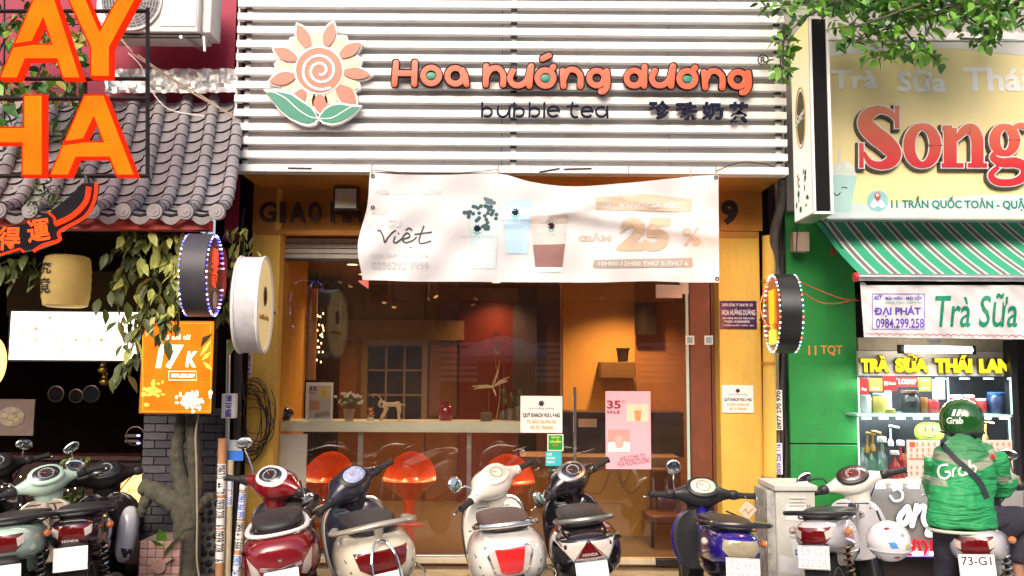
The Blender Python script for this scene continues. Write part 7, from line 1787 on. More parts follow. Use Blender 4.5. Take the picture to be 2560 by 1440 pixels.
    if tl_ == 'slim':
        patch(rb, g, [(-.10, .745), (.10, .745), (.105, .69), (.06, .645), (-.06, .645), (-.105, .69)], c.get('lens', M['redglass']))
        if c.get('lens') is None:
            for s in (-1, 1): patch(rb, g, [(s * .112, .74), (s * .07, .72), (s * .075, .675), (s * .108, .69)], M['clearlens'], off=.009, name='turn_signal')
    # plate, mudguard
    zp = c.get('zp', .47) + .045; yp_ = -.90 if not ub else -.93
    o_('rear_mudguard', MB().loft([se(yp_ + .10, .09, zp + .02, zp + .13), se(yp_ + .03, .08, zp - .02, zp + .10), se(yp_ + .02, .075, zp - .16, zp - .05), se(yp_ + .06, .06, zp - .28, zp - .20)]), M['black'], sub=1, smooth=60)
    PM = Matrix.Translation((0, yp_ - .01, zp)) @ Matrix.Rotation(R(-14), 4, 'X')
    pl2 = o_('license_plate', MB().box(-.095, .095, -.003, .003, -.070, .070, PM), M['platewhite'], bevel=.003)
    if c['plate']:
        for s_, z_ in zip(c['plate'], (.033, -.033)):
            mb = MB(); text_to(mb, s_, lambda u, v, w: PM @ Vector(((u - .5) * .155, -.0045 + w, z_ + (v - .5) * .048)), thick=.002, bold=.01); o_('plate_digits', mb, M['plategrey'] if not c.get('pink') else c['pink'], par=pl2, smooth=0)
        o_('plate_rim', MB().tube([PM @ Vector(p) for p in ((-.09, -.004, -.065), (.09, -.004, -.065), (.09, -.004, .065), (-.09, -.004, .065))], .0025, 4, closed=True), M['alu'], par=pl2)
    if c.get('brand'):
        mb = MB(); text_to(mb, c['brand'], frame_fn((0, yp_ - .005, zp + .105), (1, 0, 0), (0, .2, .98), .09, .016, (0, 1, 0)), thick=.002, bold=.02); o_('brand_lettering', mb, M['alu'], smooth=0)
    # grab rail
    if c.get('rail_kind', 1) == 1:
        rr_ = smooth_path([(-.15 * k_, -.50, .78), (-.175 * k_, -.66, .80), (-.15 * k_, -.80, .82), (0, -.87, .83), (.15 * k_, -.80, .82), (.175 * k_, -.66, .80), (.15 * k_, -.50, .78)], 4)
        o_('grab_rail', MB().tube([Vector(p) for p in rr_], .015, 8), c['rail'])
    elif c['rail_kind'] == 2:      # broad flat luggage rail on a centre stalk
        rr_ = smooth_path([(-.21, -.50, .79), (-.235, -.66, .80), (-.17, -.82, .83), (0, -.87, .845), (.17, -.82, .83), (.235, -.66, .80), (.21, -.50, .79)], 4)
        o_('grab_rail', MB().tube([Vector(p) for p in rr_], .024, 10, flat=(Vector((0, 0, 1)), .65)), c['rail']); o_('rail_stalk', MB().tube([Vector((0, -.86, .83)), Vector((0, -.84, .76))], [.03, .02], 10), c['rail'])
    for gb in c.get('guards', []): o_('guard_bar', MB().tube([Vector(p) for p in smooth_path(gb, 4)], .008, 8), M['chrome'])
    # shield, tunnel
    sw = .215 * (c.get('sw', 1)); top = c.get('top', .86)
    tsc = 1 - (c.get('hd', .10) - .03); zs_ = [(.28, .34, .75, .03), (.42, .345, .93, .035), (.58, .36, 1.0, .04), (.74, .385, .98, .04), (top - .03, .405, .78, .035), (top, .42, .45, .02)]
    if ub: zs_ = [(.36, .30, .55, .03), (.48, .34, .85, .04), (.62, .36, 1.0, .05), (.76, .375, .85, .05), (.84, .38, .5, .04)]
    zs_ = [(z * tsc, y, w, d) for z, y, w, d in zs_]
    inn = o_('leg_shield', MB().loft([zr(z, y, w * sw, d) for z, y, w, d in zs_]), c['inner'], sub=1, smooth=60)
    o_('front_apron', MB().loft([zr(z - .005, y + .045, w * sw * 1.05, d + .02, .07) for z, y, w, d in zs_]), c['body'], sub=1, smooth=60)
    if c['trim']:
        side_ = [(w * sw * 1.06, y - .02, z) for z, y, w, d in zs_]; path = [Vector((-x, y, z)) for x, y, z in side_] + [Vector(p) for p in reversed(side_)]
        o_('edge_trim', MB().tube([Vector(p) for p in smooth_path([tuple(p) for p in path], 3)], .009, 6), c['trim'])
    if ub: o_('frame_tunnel', MB().loft([se(.34, .045, .62, .80), se(.2, .05, .50, .66), se(.05, .06, .46, .62), se(-.1, .07, .46, .66)]), c.get('tunnel', c['body']), sub=1, smooth=60)
    else:
        o_('floorboard', MB().box(-.19, .19, .02, .36, .27, .33), M['black'], bevel=.02)
        if c.get('glove', 1): patch(inn, g, [(-.17, .66), (-.02, .66), (-.02, .50), (-.17, .50)], c['inner'], off=.012, thick=.012, name='glove_box')
    patch(inn, g, arc(.085 if not ub else .05, .715 * tsc, .026, .026, 0, 340, 12), c.get('lockm', M['alu']), off=.008, thick=.01, name='key_lock'); patch(inn, g, arc(.085 if not ub else .05, .715 * tsc, .008, .008, 0, 340, 8), M['ink'], off=.011, name='key_slot')
    # wheels, fork, exhaust, shock, stand
    rw = .225 if not ub else .285
    for yw, nm in ((-.56, 'rear_wheel'), (.72, 'front_wheel')):
        wl2 = o_(nm, MB().lathe([(rw * .60, -.045), (rw * .9, -.05), (rw, -.025), (rw, .025), (rw * .9, .05), (rw * .60, .045)], (0, yw, rw), 28, 'X'), M['rubber']); o_('rim', MB().lathe([(rw * .2, -.03), (rw * .58, -.046), (rw * .62, -.03), (rw * .62, .03), (rw * .58, .046), (rw * .2, .03)], (0, yw, rw), 20, 'X'), M['alu'], par=wl2)
    o_('front_fender', MB().loft([[Vector((.075 * math.cos(t), .72 + (rw + .03 + .03 * abs(math.sin(t))) * math.cos(a2), rw + (rw + .03 + .03 * abs(math.sin(t))) * math.sin(a2))) for t in [math.pi * q / 8 for q in range(9)]] for a2 in [R(20 + 14 * q) for q in range(10)]], cap=False, closed=False), c['body'], smooth=60)
    o_('fork', MB().tube([Vector((-.06, .72, rw)), Vector((-.06, .50, .72))], .016, 8), M['alu']); o_('fork', MB().tube([Vector((.06, .72, rw)), Vector((.06, .50, .72))], .016, 8), M['alu'])
    o_('exhaust', MB().tube([Vector((.13, -.15, .22)), Vector((.17, -.35, .26)), Vector((.18, -.50, .30)), Vector((.19, -.88, .38))], [.022, .05, .058, .045], 12), c.get('exm', M['black']))
    o_('engine', MB().ell((-.08, -.42, .28), (.10, .24, .10), 14, 8, e=.7), M['darkmetal'])
    sp_p = [Vector((.13 if ub else -.15, -.58 - .03 * q / 60, .30 + .30 * q / 60)) + Vector((.026 * math.cos(q * .85), .026 * math.sin(q * .85), 0)) for q in range(60)]
    o_('shock_spring', MB().tube(sp_p, .006, 5), M['alu'] if not c.get('spring') else c['spring']); o_('shock_rod', MB().tube([Vector((.13 if ub else -.15, -.58, .28)), Vector((.13 if ub else -.15, -.61, .62))], .012, 6), M['darkmetal'])
    o_('side_stand', MB().tube([Vector((-.08, -.05, .25)), Vector((-.22, -.02, .0))], .010, 6), M['alu'])
    if ub: o_('side_panel', MB().ell((.0, -.30, .52), (.125, .26, .10), 18, 10, e=.8), c.get('panel', c['body']))
    # steered head
    piv = Vector((0, .42, .95)); SM = Matrix.Translation(piv) @ Matrix.Rotation(R(steer), 4, Vector((0, -.42, .91)).normalized()) @ Matrix.Translation(-piv)
    def h_(name, mb, m, **q): mb.spin(SM); return o_(name, mb, m, **q)
    def xr(x, yc, zc, ry, rz, e=.8, n=18): return [Vector((x, yc + ry * math.copysign(abs(math.cos(t)) ** e, math.cos(t)), zc + rz * math.copysign(abs(math.sin(t)) ** e, math.sin(t)))) for t in [2 * math.pi * q / n for q in range(n)]]
    if ub: hs = [(-.25, .355, .985, .026, .026), (-.16, .375, .99, .034, .036), (-.11, .385, .985, .085, .07), (-.05, .395, .98, .12, .09), (0, .40, .975, .13, .095)]
    else: hs = [(-.25, .345, .99, .030, .030), (-.17, .365, 1.0, .042, .046), (-.12, .385, 1.0, .10, .085), (-.06, .395, .995, .135, .11), (0, .40, .99, .145, .115)]
    SM = Matrix.Translation((0, 0, -c.get('hd', .10))) @ SM
    full = hs + [(-x, y, z, a_, b_) for x, y, z, a_, b_ in reversed(hs[:-1])]
    hc = h_('handlebar_cover', MB().loft([xr(*q) for q in full]), head, sub=1, smooth=60)
    h_('steering_column', MB().loft([[Vector((w * math.cos(t), y + d * math.sin(t), z)) for t in [2 * math.pi * q / 16 for q in range(16)]] for z, y, w, d in ((.99, .39, .115, .10), (.90, .40, .10, .085), (.80, .41, .08, .07), (.70, .44, .055, .05))]), head, sub=1, smooth=60)
    DN = Matrix.Translation((0, .315 if not ub else .325, 1.062 if not ub else 1.042)) @ Matrix.Rotation(R(46), 4, 'X')
    h_('dial_bezel', MB().ell((0, 0, 0), (.118, .088, .026), 26, 8, DN.to_3x3(), .9).spin(Matrix.Translation(DN.translation)), c['bezel'])
    DF = DN @ Matrix.Translation((0, -.002, .020))
    df_ = h_('dial_face', MB().ell((0, 0, 0), (.088, .062, .010), 24, 6, DF.to_3x3(), .9).spin(Matrix.Translation(DF.translation)), c['dial'])
    mk_ = MB(); tck = c.get('tick', tickm)
    for q in range(9): a_ = R(200 - q * 27.5); mk_.tube([DF @ Vector((.038 * math.cos(a_), .034 * math.sin(a_) - .006, .0108)), DF @ Vector((.048 * math.cos(a_), .042 * math.sin(a_) - .006, .0108))], .0018, 4)
    mk_.tube([DF @ Vector((.05 * math.cos(a_), .044 * math.sin(a_) - .004, .0098)) for a_ in [q * .45 for q in range(14)]], .0014, 4, closed=True)
    h_('dial_marks', mk_, tck, par=df_); h_('dial_needle', MB().tube([DF @ Vector((0, -.006, .012)), DF @ Vector((-.028, .012, .012))], .0022, 4), needle, par=df_)
    for s in (-1, 1):
        h_('grip', MB().lathe([(.026, 0), (.024, .02), (.021, .03), (.021, .115), (.025, .12), (.025, .13)], (0, 0, 0), 12, 'X').spin(Matrix.Translation((s * .25, .35, .985)) @ Matrix.Rotation(R(-12 if s > 0 else 192), 4, 'Z')), M['rubber'])
        h_('switch_pod', MB().ell((s * .225, .352, .988), (.034, .036, .034), 14, 8, e=.6), c.get('pod', M['black']))
        h_('brake_lever', MB().tube(smooth_path([Vector((s * .20, .39, .985)), Vector((s * .26, .415, .975)), Vector((s * .34, .405, .965)), Vector((s * .40, .385, .96))], 3), .006, 6).ell((s * .402, .384, .96), (.010, .010, .010), 8, 6), M['chrome'])
    for s in (-1, 1):
        for q in range(3): h_('switch', MB().ell((s * (.215 + .006 * q), .322, 1.004 - .014 * q), (.008, .006, .005), 8, 5), M['ink'] if q else M['redglass'])
        cbl = [SM @ Vector((s * .21, .39, .985)), SM @ Vector((s * .19, .47, .95)), Vector((s * .10, .52, .78)), Vector((s * .03, .50, .68))]
        o_('brake_cable', MB().tube(smooth_path([tuple(v) for v in cbl], 4), .005, 5), M['cable'])
        o_('turn_signal', MB().ell((s * (.15 if ub else .19) * k_, -.70, .70 if ub else .60), (.022, .045, .022), 12, 8), M['amber'] if s > 0 else M['clearlens']) if ub else None
    o_('bag_hook', MB().tube([Vector((0, .33, .70)), Vector((0, .29, .69)), Vector((0, .285, .675))], .006, 6), M['alu'])
    patch(inn, g, [(-.12, .80 * tsc), (.12, .80 * tsc), (.11, .793 * tsc), (-.11, .793 * tsc)], M['ink'], off=.003, thick=.002, name='panel_seam', step=.05)
    if not ub:
        patch(inn, g, [(-.19, .60), (.19, .60), (.185, .592), (-.185, .592)], M['ink'], off=.003, thick=.002, name='panel_seam', step=.05)
        for s in (-1, 1): patch(rb, g, [(s * .205, .70), (s * .21, .695), (s * .15, .50), (s * .14, .50)], M['ink'], off=.002, thick=.001, name='panel_seam', step=.05)
    for q in (-1, 1): patch(inn, g, arc(q * .12, .76 * tsc, .006, .006, 0, 320, 7), M['ink'], off=.004, thick=.002, name='screw', step=.05)
    o_('seat_piping', MB().tube([Vector(p) for p in smooth_path([(x * k_ * 1.0, y, .772) for x, y in ((-.09, 0), (-.13, -.25), (-.14, -.5), (-.11, -.69), (0, -.735), (.11, -.69), (.14, -.5), (.13, -.25), (.09, 0))], 3)], .006, 5), M['darkmetal'])
    for sd_, hp, *sh in c['mirrors']:
        s = -1 if sd_ == 'l' else 1; hp = Vector(hp); kind = sh[0] if sh else 'oval'
        mr_ = h_('mirror', MB().tube(smooth_path([Vector((s * .19, .37, 1.02)), Vector((s * .20, .37, 1.06)), hp * .55 + Vector((s * .20, .37, 1.05)) * .45, hp + Vector((0, .02, -.04))], 3), .006, 6), M['chrome'] if kind != 'black' else M['black'])
        rx_, rz_ = {'oval': (.062, .040), 'round': (.050, .050), 'rect': (.032, .058), 'black': (.06, .036)}[kind]; A_ = Matrix.Rotation(R(c.get('mt', 20) * s), 3, 'Y')
        h_('mirror_shell', MB().ell(hp + Vector((0, .012, 0)), (rx_ * 1.08, .02, rz_ * 1.08), 18, 8, A_, .85), M['black'] if kind == 'black' else M['chrome'], par=mr_)
        h_('mirror_face', MB().ell(hp + Vector((0, -.006, 0)), (rx_, .004, rz_), 18, 6, A_, .85), M['mirror'], par=mr_)
    if c.get('shell'): c['shell'](g, h_, o_, rb, inn)
    return g, rb, inn, seat
redp_ = paint('deep_red_paint', (.20, .006, .012)); creamp = paint('cream_paint', (.66, .60, .46)); whitep = paint('white_paint', (.78, .75, .68)); blk = paint('gloss_black_paint', (.014, .010, .013)); mint = paint('mint_paint', (.48, .66, .56)); blup = paint('ultramarine_paint', (.02, .008, .24)); silv = paint('silver_white_paint', (.55, .54, .57)); plumk = paint('plum_black_paint', (.020, .009, .020)); beig = paint('beige_inner', (.42, .34, .27)); navyk = paint('dark_blue_grey_plastic', (.022, .022, .040), rough=.3)

scooter('deep red scooter with chrome ringed round dial, parked leftmost before the yellow pier', 692, 700, 1392, 9, -38, dict(body=redp_, inner=M['black'], head=redp_, bezel=M['white'], tail='split', lip=M['white'], rail_kind=0, mirrors=(('l', (-.30, .36, 1.24), 'oval'), ('r', (.36, .24, .97), 'rect')), glove=0, w=1.02))
def cream_guard(): return [[(-.235, -.45, .50), (-.25, -.75, .50), (-.17, -.93, .49), (0, -.97, .49), (.17, -.93, .49), (.25, -.75, .50), (.235, -.45, .50)]]
scooter('cream and navy-black scooter with wide red tail lamp behind chrome hoops', 872, 958, 1398, 9, 38, dict(body=creamp, inner=navyk, head=navyk, bezel=M['black'], dial=dialb, trim=M['chrome'], tail='wide', rail_kind=2, rail=mat('champagne_rail', (.50, .46, .38), .3, .5, var=.05), mirrors=(),
    guards=cream_guard() + [[(-.075, -.96, .50), (-.07, -.93, .66), (-.03, -.87, .745), (.03, -.87, .745), (.07, -.93, .66), (.075, -.96, .50)]], lockm=M['paper'], w=1.05))
scooter('white retro scooter with brown seat and bright red shield shaped tail lamp', 1226, 1278, 1392, 6, 42, dict(body=whitep, inner=whitep, head=whitep, bezel=whitep, dial=dialw, trim=M['chrome'], tail='shield', seat=seatb, tick=M['ink'], rail=M['chrome'], pod=whitep, mirrors=(('l', (-.29, .40, 1.13), 'round'),),
    guards=[[(-.24, -.55, .50), (-.27, -.72, .49), (-.17, -.93, .47), (0, -.96, .46), (.17, -.93, .47), (.27, -.72, .49), (.24, -.55, .50)]], zp=.40, w=1.05))
scooter('gloss black scooter with chrome triangle guard and blank white plate, under the pink poster', 1418, 1474, 1376, 7, 40, dict(body=blk, inner=M['blackgloss'], head=blk, bezel=M['alu'], dial=dialm, tail='tri', rail=mat('dull_silver', (.32, .30, .28), .3, .7), brand='HONDA', glove=0, mirrors=(('l', (-.36, .30, 1.02), 'rect'),), zp=.485, w=.98))
scooter('violet-blue small motorbike with pale smoked tail lamp and plate 72-H5 5061', 1752, 1852, 1366, -2, 3, dict(body=blup, inner=M['black'], head=M['black'], bezel=M['black'], dial=dialw, tick=M['ink'], tail='slim', lens=mat('smoked_pale_lens', (.36, .31, .20), .12, coat=1, var=.2, scale=14), ub=True, hd=.16, rail=blk, mirrors=(('l', (-.19, .40, 1.17), 'round'),), plate=('72-H5', '5061'), zp=.545, panel=plumk, tunnel=blup, w=1.15))
yb_, yrb, _, _ = scooter('white and black motorbike with plate 59-G1 220.28 parked beside the meter cabinet', 2128, 2036, 1332, 5, 28, dict(body=silv, inner=silv, head=whitep, bezel=M['black'], dial=mat('maroon_dial', (.10, .03, .03), .2, coat=1), ub=True, tail='slim', seat=seatm, rail=M['black'], mirrors=(('l', (-.33, .38, 1.10), 'black'),), plate=('59-G1', '220.28'), zp=.53, panel=whitep, tunnel=navyk, w=1.15, spring=mat('copper_spring', (.35, .22, .16), .3, .8)))
sp3 = bpy.data.objects[[o.name for o in yb_.children if o.name.startswith('side_panel')][0]]
patch(sp3, yb_, (-.30, .48, -.16, .51), M['ink'], off=.003, thick=.002, name='brand_lettering', text='YAMAHA', x=1, step=.05)
patch(yrb, yb_, (-.42, .60, -.32, .66), M['paper'], off=.003, thick=.002, name='brand_lettering', text='EX', x=1, step=.05)
scooter('white motorbike with dark red tail lamp and plate 73-G1 under the green jacketed rider', 2456, 2438, 1356, 6, 5, dict(body=silv, inner=M['black'], head=M['black'], ub=True, tail='slim', rail=silv, rail_kind=0, plate=('73-G1',), pink=M['ink'], zp=.54, mirrors=(('r', (.20, .44, 1.20), 'black'),), w=1.25))
scooter('dark plum motorbike with silver side shield and blank plate before the brick pier', 262, 178, 1326, 4, 12, dict(body=plumk, inner=blk, head=M['darkmetal'], ub=True, tail='slim', rail=M['black'], brand='HONDA', mirrors=(('l', (-.20, .42, 1.24), 'rect'),), mt=-60, w=1.25, sw=1.2, zp=.51, spring=M['chrome'],
    shell=lambda g, h_, o_, rb, inn: patch(o_('side_shield', MB().ell((.18, .10, .49), (.07, .10, .20), 20, 12, Matrix.Rotation(R(-16), 3, 'X') @ Matrix.Rotation(R(8), 3, 'Y'), .75), silv), g, [(.15, .42), (.22, .40), (.21, .34), (.165, .35)], M['ink'], off=.004, name='shield_opening')))
scooter('mint green motorbike with beige leg shield cut by the left edge', 112, 8, 1352, 5, 22, dict(body=mint, inner=beig, head=mint, bezel=mint, ub=True, tail='slim', rail=M['black'], mirrors=(('r', (.20, .34, 1.05), 'oval'),), w=1.3, sw=1.0, zp=.47, tunnel=beig))
scooter('dark motorbike mostly hidden at the left edge behind the mint one', -10, -120, 1290, 5, 22, dict(body=blk, inner=blk, head=M['black'], ub=True, tail='slim', mirrors=(('r', (.22, .34, 1.12), 'oval'),)))
# helmet hanging on the white and black motorbike
hp = P(2222, 1352, -1.95)
hm = thing('white_helmet', 'white helmet with a blue ringed planet sticker hanging on the white and black motorbike', 'helmet', hp - Vector((0, 0, .13)))
shl = obj('shell', MB().ell(hp, (.125, .135, .118), 26, 16), paint('helmet_white', (.78, .76, .80)), hm)
def hstick(dx, dz, rx, rz, m, tilt=0):
    y_ = -.137 * math.sqrt(max(.05, 1 - (dx / .125) ** 2 - (dz / .118) ** 2)); n_ = Vector((dx / .0156, y_ / .0182, dz / .0139)).normalized()
    q = Vector((0, -1, 0)).rotation_difference(n_).to_matrix(); obj('planet_print', MB().ell(hp + Vector((dx, y_, dz)), (rx, .002, rz), 12, 6, q @ Matrix.Rotation(tilt, 3, 'Y')), m, hm)
pbl = mat('planet_blue', (.08, .30, .70), .4); hstick(-.03, .0, .021, .019, pbl); hstick(-.03, .0, .034, .005, M['inkbright'], .5); hstick(.055, -.01, .014, .016, mat('planet_gold', (.6, .4, .1), .4)); hstick(-.045, .085, .016, .010, M['wine']); hstick(.03, .055, .012, .010, mat('planet_pink', (.7, .3, .25), .4)); hstick(.0, -.075, .018, .009, M['wine'])
obj('rim', MB().tube([hp + Vector((.118 * math.cos(a_), .128 * math.sin(a_), -.045)) for a_ in [k * .314 for k in range(20)]], .006, 6, closed=True), mat('helmet_rim', (.5, .5, .52), .4), hm)
obj('strap', MB().tube([hp + Vector((0, .05, -.05)), hp + Vector((.02, .12, .06)), hp + Vector((0, .16, .15))], .008, 6), M['cable'], hm)
kt = thing('diamond_tag', 'pale diamond shaped cloth tag hanging from the right lever of the violet-blue motorbike', 'tag', P(1870, 1300, -1.6))
tg2 = [P(x, y, -1.6) for x, y in ((1868, 1252), (1893, 1274), (1869, 1302), (1845, 1278))]
obj('cloth', MB().prism([(v.x, v.z) for v in tg2], -1.6, -1.592), mat('tag_cloth', (.62, .50, .38), .8, var=.1), kt, bevel=.003); obj('cord', MB().tube([P(1862, 1240, -1.6), P(1868, 1254, -1.6)], .003, 5), M['cabletan'], kt)
obj('print', MB().tube(smooth_path([P(1858, 1280, -1.602), P(1864, 1272, -1.602), P(1870, 1284, -1.602), P(1878, 1274, -1.602), P(1884, 1272, -1.602)]), .003, 5), M['gold'], kt)

# ---------------------------------------------------------------- rider
def blob(name, mb, m, par, vox=.011, it=4, disp=0.0):
    o = obj(name, mb, m, par, smooth=180)
    r_ = o.modifiers.new('r', 'REMESH'); r_.mode = 'VOXEL'; r_.voxel_size = vox; r_.use_smooth_shade = True
    s_ = o.modifiers.new('s', 'SMOOTH'); s_.iterations = it; s_.factor = .6
    if disp:
        tx_ = bpy.data.textures.new('fold', 'CLOUDS'); tx_.noise_scale = .09; tx_.noise_depth = 2
        d_ = o.modifiers.new('d', 'DISPLACE'); d_.texture = tx_; d_.strength = disp * 1.3; d_.texture_coords = 'OBJECT'
        fe = bpy.data.objects.get('fold_guide')
        d_.texture_coords = 'LOCAL'
    return o
rp0 = thing('person', 'person in a green jacket and helmet sitting on the white motorbike, seen from behind', 'person', P(2400, 1440, -2.0))
def q_(x, y, Y): return P(x, y, Y + .13)
hip = q_(2405, 1300, -2.0); chest = q_(2412, 1185, -1.93); nk = q_(2408, 1105, -1.80); hd = q_(2404, 1062, -1.72)
lsh, rsh = q_(2345, 1150, -1.86), q_(2482, 1142, -1.84); lel, rel = q_(2343, 1232, -1.80), q_(2502, 1222, -1.76)
lha, rha = q_(2322, 1200, -1.52), q_(2530, 1196, -1.50)
lk, rk = q_(2364, 1440, -1.85), q_(2556, 1296, -1.72); lan, ran = q_(2360, 1560, -1.95), q_(2544, 1420, -1.75)
lhip, rhip = q_(2372, 1318, -1.95), q_(2452, 1318, -1.92)
mb = MB().tube([hip, chest, nk, hd], [.10, .105, .05, .05], 14).tube([lsh, lel, lha], [.045, .036, .024], 10).tube([rsh, rel, rha], [.045, .036, .024], 10)
mb.tube([lsh, (lsh + rsh) / 2, rsh], [.04, .07, .04], 10).tube([lhip, lk, lan], [.075, .05, .034], 12).tube([rhip, rk, ran], [.075, .05, .034], 12)
mb.ell(hd + Vector((0, .01, 0)), (.075, .095, .105), 18, 12).ell(hd + Vector((0, .108, -.025)), (.012, .018, .022), 8, 6).ell(hd + Vector((-.078, .01, -.01)), (.010, .02, .03), 8, 6).ell(hd + Vector((.078, .01, -.01)), (.010, .02, .03), 8, 6)
for s, h, el_ in ((-1, lha, lel), (1, rha, rel)):
    d = (h - el_).normalized(); mb.ell(h + d * .04, (.038, .05, .018), 12, 8)
    for f_ in range(4):
        b_ = h + d * .075 + Vector(((f_ - 1.5) * .019, 0, 0)); L_ = (.036, .042, .040, .030)[f_]; mb.capsule([b_, b_ + d * L_ + Vector((0, 0, -.012)), b_ + d * L_ * .9 + Vector((0, 0, -.042)), b_ + d * L_ * .3 + Vector((0, 0, -.05))], .0085, 8)
    b_ = h + d * .02 + Vector((-s * .032, 0, -.004)); mb.capsule([b_, b_ + d * .03 + Vector((-s * .016, 0, -.016)), b_ + d * .045 + Vector((-s * .004, 0, -.035))], .010, 8)
for a_, dx in ((lan, 0), (ran, 0)): mb.tube([a_, a_ + Vector((0, -.02, -.06)), a_ + Vector((0, .10, -.085)), a_ + Vector((0, .18, -.095))], [.034, .036, .032, .018], 10)
skin = mat('skin', (.42, .21, .13), .5, var=.08, sss=.1); blob('body', mb, skin, rp0, .009, 3)
mb = MB().tube([hip + Vector((0, 0, -.035)), hip + Vector((0, 0, .06)), (hip + chest) / 2 + Vector((0, .02, .03)), chest, chest + Vector((.0, .02, .10)), nk + Vector((0, -.02, .0))], [.205, .20, .185, .19, .175, .075], 20, flat=(Vector((0, 1, 0)), .72))
mb.tube([lsh + Vector((-.0, 0, .01)), (lsh + lel) / 2, lel, (lel + lha) / 2, lel.lerp(lha, .85)], [.080, .076, .070, .058, .046], 14).tube([rsh, (rsh + rel) / 2, rel, (rel + rha) / 2, rel.lerp(rha, .85)], [.082, .080, .072, .060, .048], 14)
mb.tube([lsh + Vector((.02, 0, .015)), (lsh + rsh) / 2 + Vector((0, 0, .035)), rsh + Vector((-.02, 0, .015))], [.07, .095, .07], 12)
jm = bpy.data.materials.new('jacket_cloth'); jm.use_nodes = True; n, l = nodes_of(jm); b_ = n['Principled BSDF']; b_.inputs['Roughness'].default_value = .55
tc = n.new('ShaderNodeTexCoord'); sx = n.new('ShaderNodeSeparateXYZ'); l.new(tc.outputs['Object'], sx.inputs[0])
def mth(op, a_, b2=None):
    q = n.new('ShaderNodeMath'); q.operation = op
    for i_, v_ in enumerate((a_, b2)):
        if v_ is None: continue
        if isinstance(v_, (int, float)): q.inputs[i_].default_value = v_
        else: l.new(v_, q.inputs[i_])
    return q.outputs[0]
vz = mth('SUBTRACT', sx.outputs[2], mth('MULTIPLY', mth('ABSOLUTE', mth('SUBTRACT', sx.outputs[0], chest.x - ORG[rp0.name].x)), .38)); oz = ORG[rp0.name].z
zA = q_(2412, 1172, -1.95).z - oz
band = mth('MULTIPLY', mth('GREATER_THAN', vz, zA - .01), mth('LESS_THAN', vz, zA + .045)); upper = mth('GREATER_THAN', vz, zA + .045)
ax2 = mth('ABSOLUTE', mth('SUBTRACT', sx.outputs[0], chest.x - ORG[rp0.name].x)); zS = q_(2500, 1205, -1.8).z - oz
cuff = mth('MULTIPLY', mth('GREATER_THAN', ax2, .165), mth('MULTIPLY', mth('GREATER_THAN', sx.outputs[2], zS), mth('LESS_THAN', sx.outputs[2], zS + .045)))
def mixc(f_, A_, B_):
    q = n.new('ShaderNodeMix'); q.data_type = 'RGBA'; l.new(f_, q.inputs[0])
    for i_, v_ in ((6, A_), (7, B_)):
        if isinstance(v_, tuple): q.inputs[i_].default_value = (*v_, 1)
        else: l.new(v_, q.inputs[i_])
    return q.outputs[2]
c1 = mixc(upper, (.018, .30, .095), (.045, .24, .09)); c2_ = mixc(band, c1, (.30, .33, .24)); l.new(mixc(cuff, c2_, (.30, .36, .26)), b_.inputs['Base Color'])
mpn = n.new('ShaderNodeMapping'); mpn.inputs['Rotation'].default_value = (0, R(-28), 0); mpn.inputs['Scale'].default_value = (2.2, 3, 12); l.new(tc.outputs['Object'], mpn.inputs[0])
nz = n.new('ShaderNodeTexNoise'); nz.inputs['Scale'].default_value = 1.6; nz.inputs['Detail'].default_value = 3; nz.inputs['Distortion'].default_value = .6; l.new(mpn.outputs[0], nz.inputs['Vector'])
bp = n.new('ShaderNodeBump'); bp.inputs['Strength'].default_value = 1.0; bp.inputs['Distance'].default_value = .05; l.new(nz.outputs[0], bp.inputs['Height']); l.new(bp.outputs[0], b_.inputs['Normal'])
jk = blob('jacket', mb, jm, rp0, .010, 4, .022)
obj('collar', MB().tube([nk + Vector((.085 * math.cos(a_), .075 * math.sin(a_) - .005, .012 + .012 * math.sin(a_))) for a_ in [k * .3142 for k in range(20)]], .022, 8, closed=True), mat('collar_green', (.03, .20, .05), .6), rp0, smooth=60)
obj('hem', MB().tube([hip + Vector((.195 * math.cos(a_), .14 * math.sin(a_), -.055)) for a_ in [k * .3142 for k in range(20)]], .010, 6, closed=True), mat('pale_hem', (.5, .55, .45), .6), rp0, smooth=60)
mb = MB().tube([lhip + Vector((.01, 0, .04)), lhip, (lhip + lk) / 2, lk, (lk + lan) / 2, lan + Vector((0, 0, .02))], [.10, .095, .08, .070, .062, .056], 16).tube([rhip + Vector((-.03, 0, .02)), rhip, (rhip + rk) / 2, rk, (rk + ran) / 2, ran + Vector((0, 0, .03))], [.12, .118, .105, .088, .070, .058], 16).ell(hip + Vector((0, .02, -.05)), (.17, .13, .11), 18, 10)
blob('trousers', mb, mat('dark_trousers', (.030, .026, .045), .8, var=.2, bump=.4, bscale=25), rp0, .011, 4, .014)
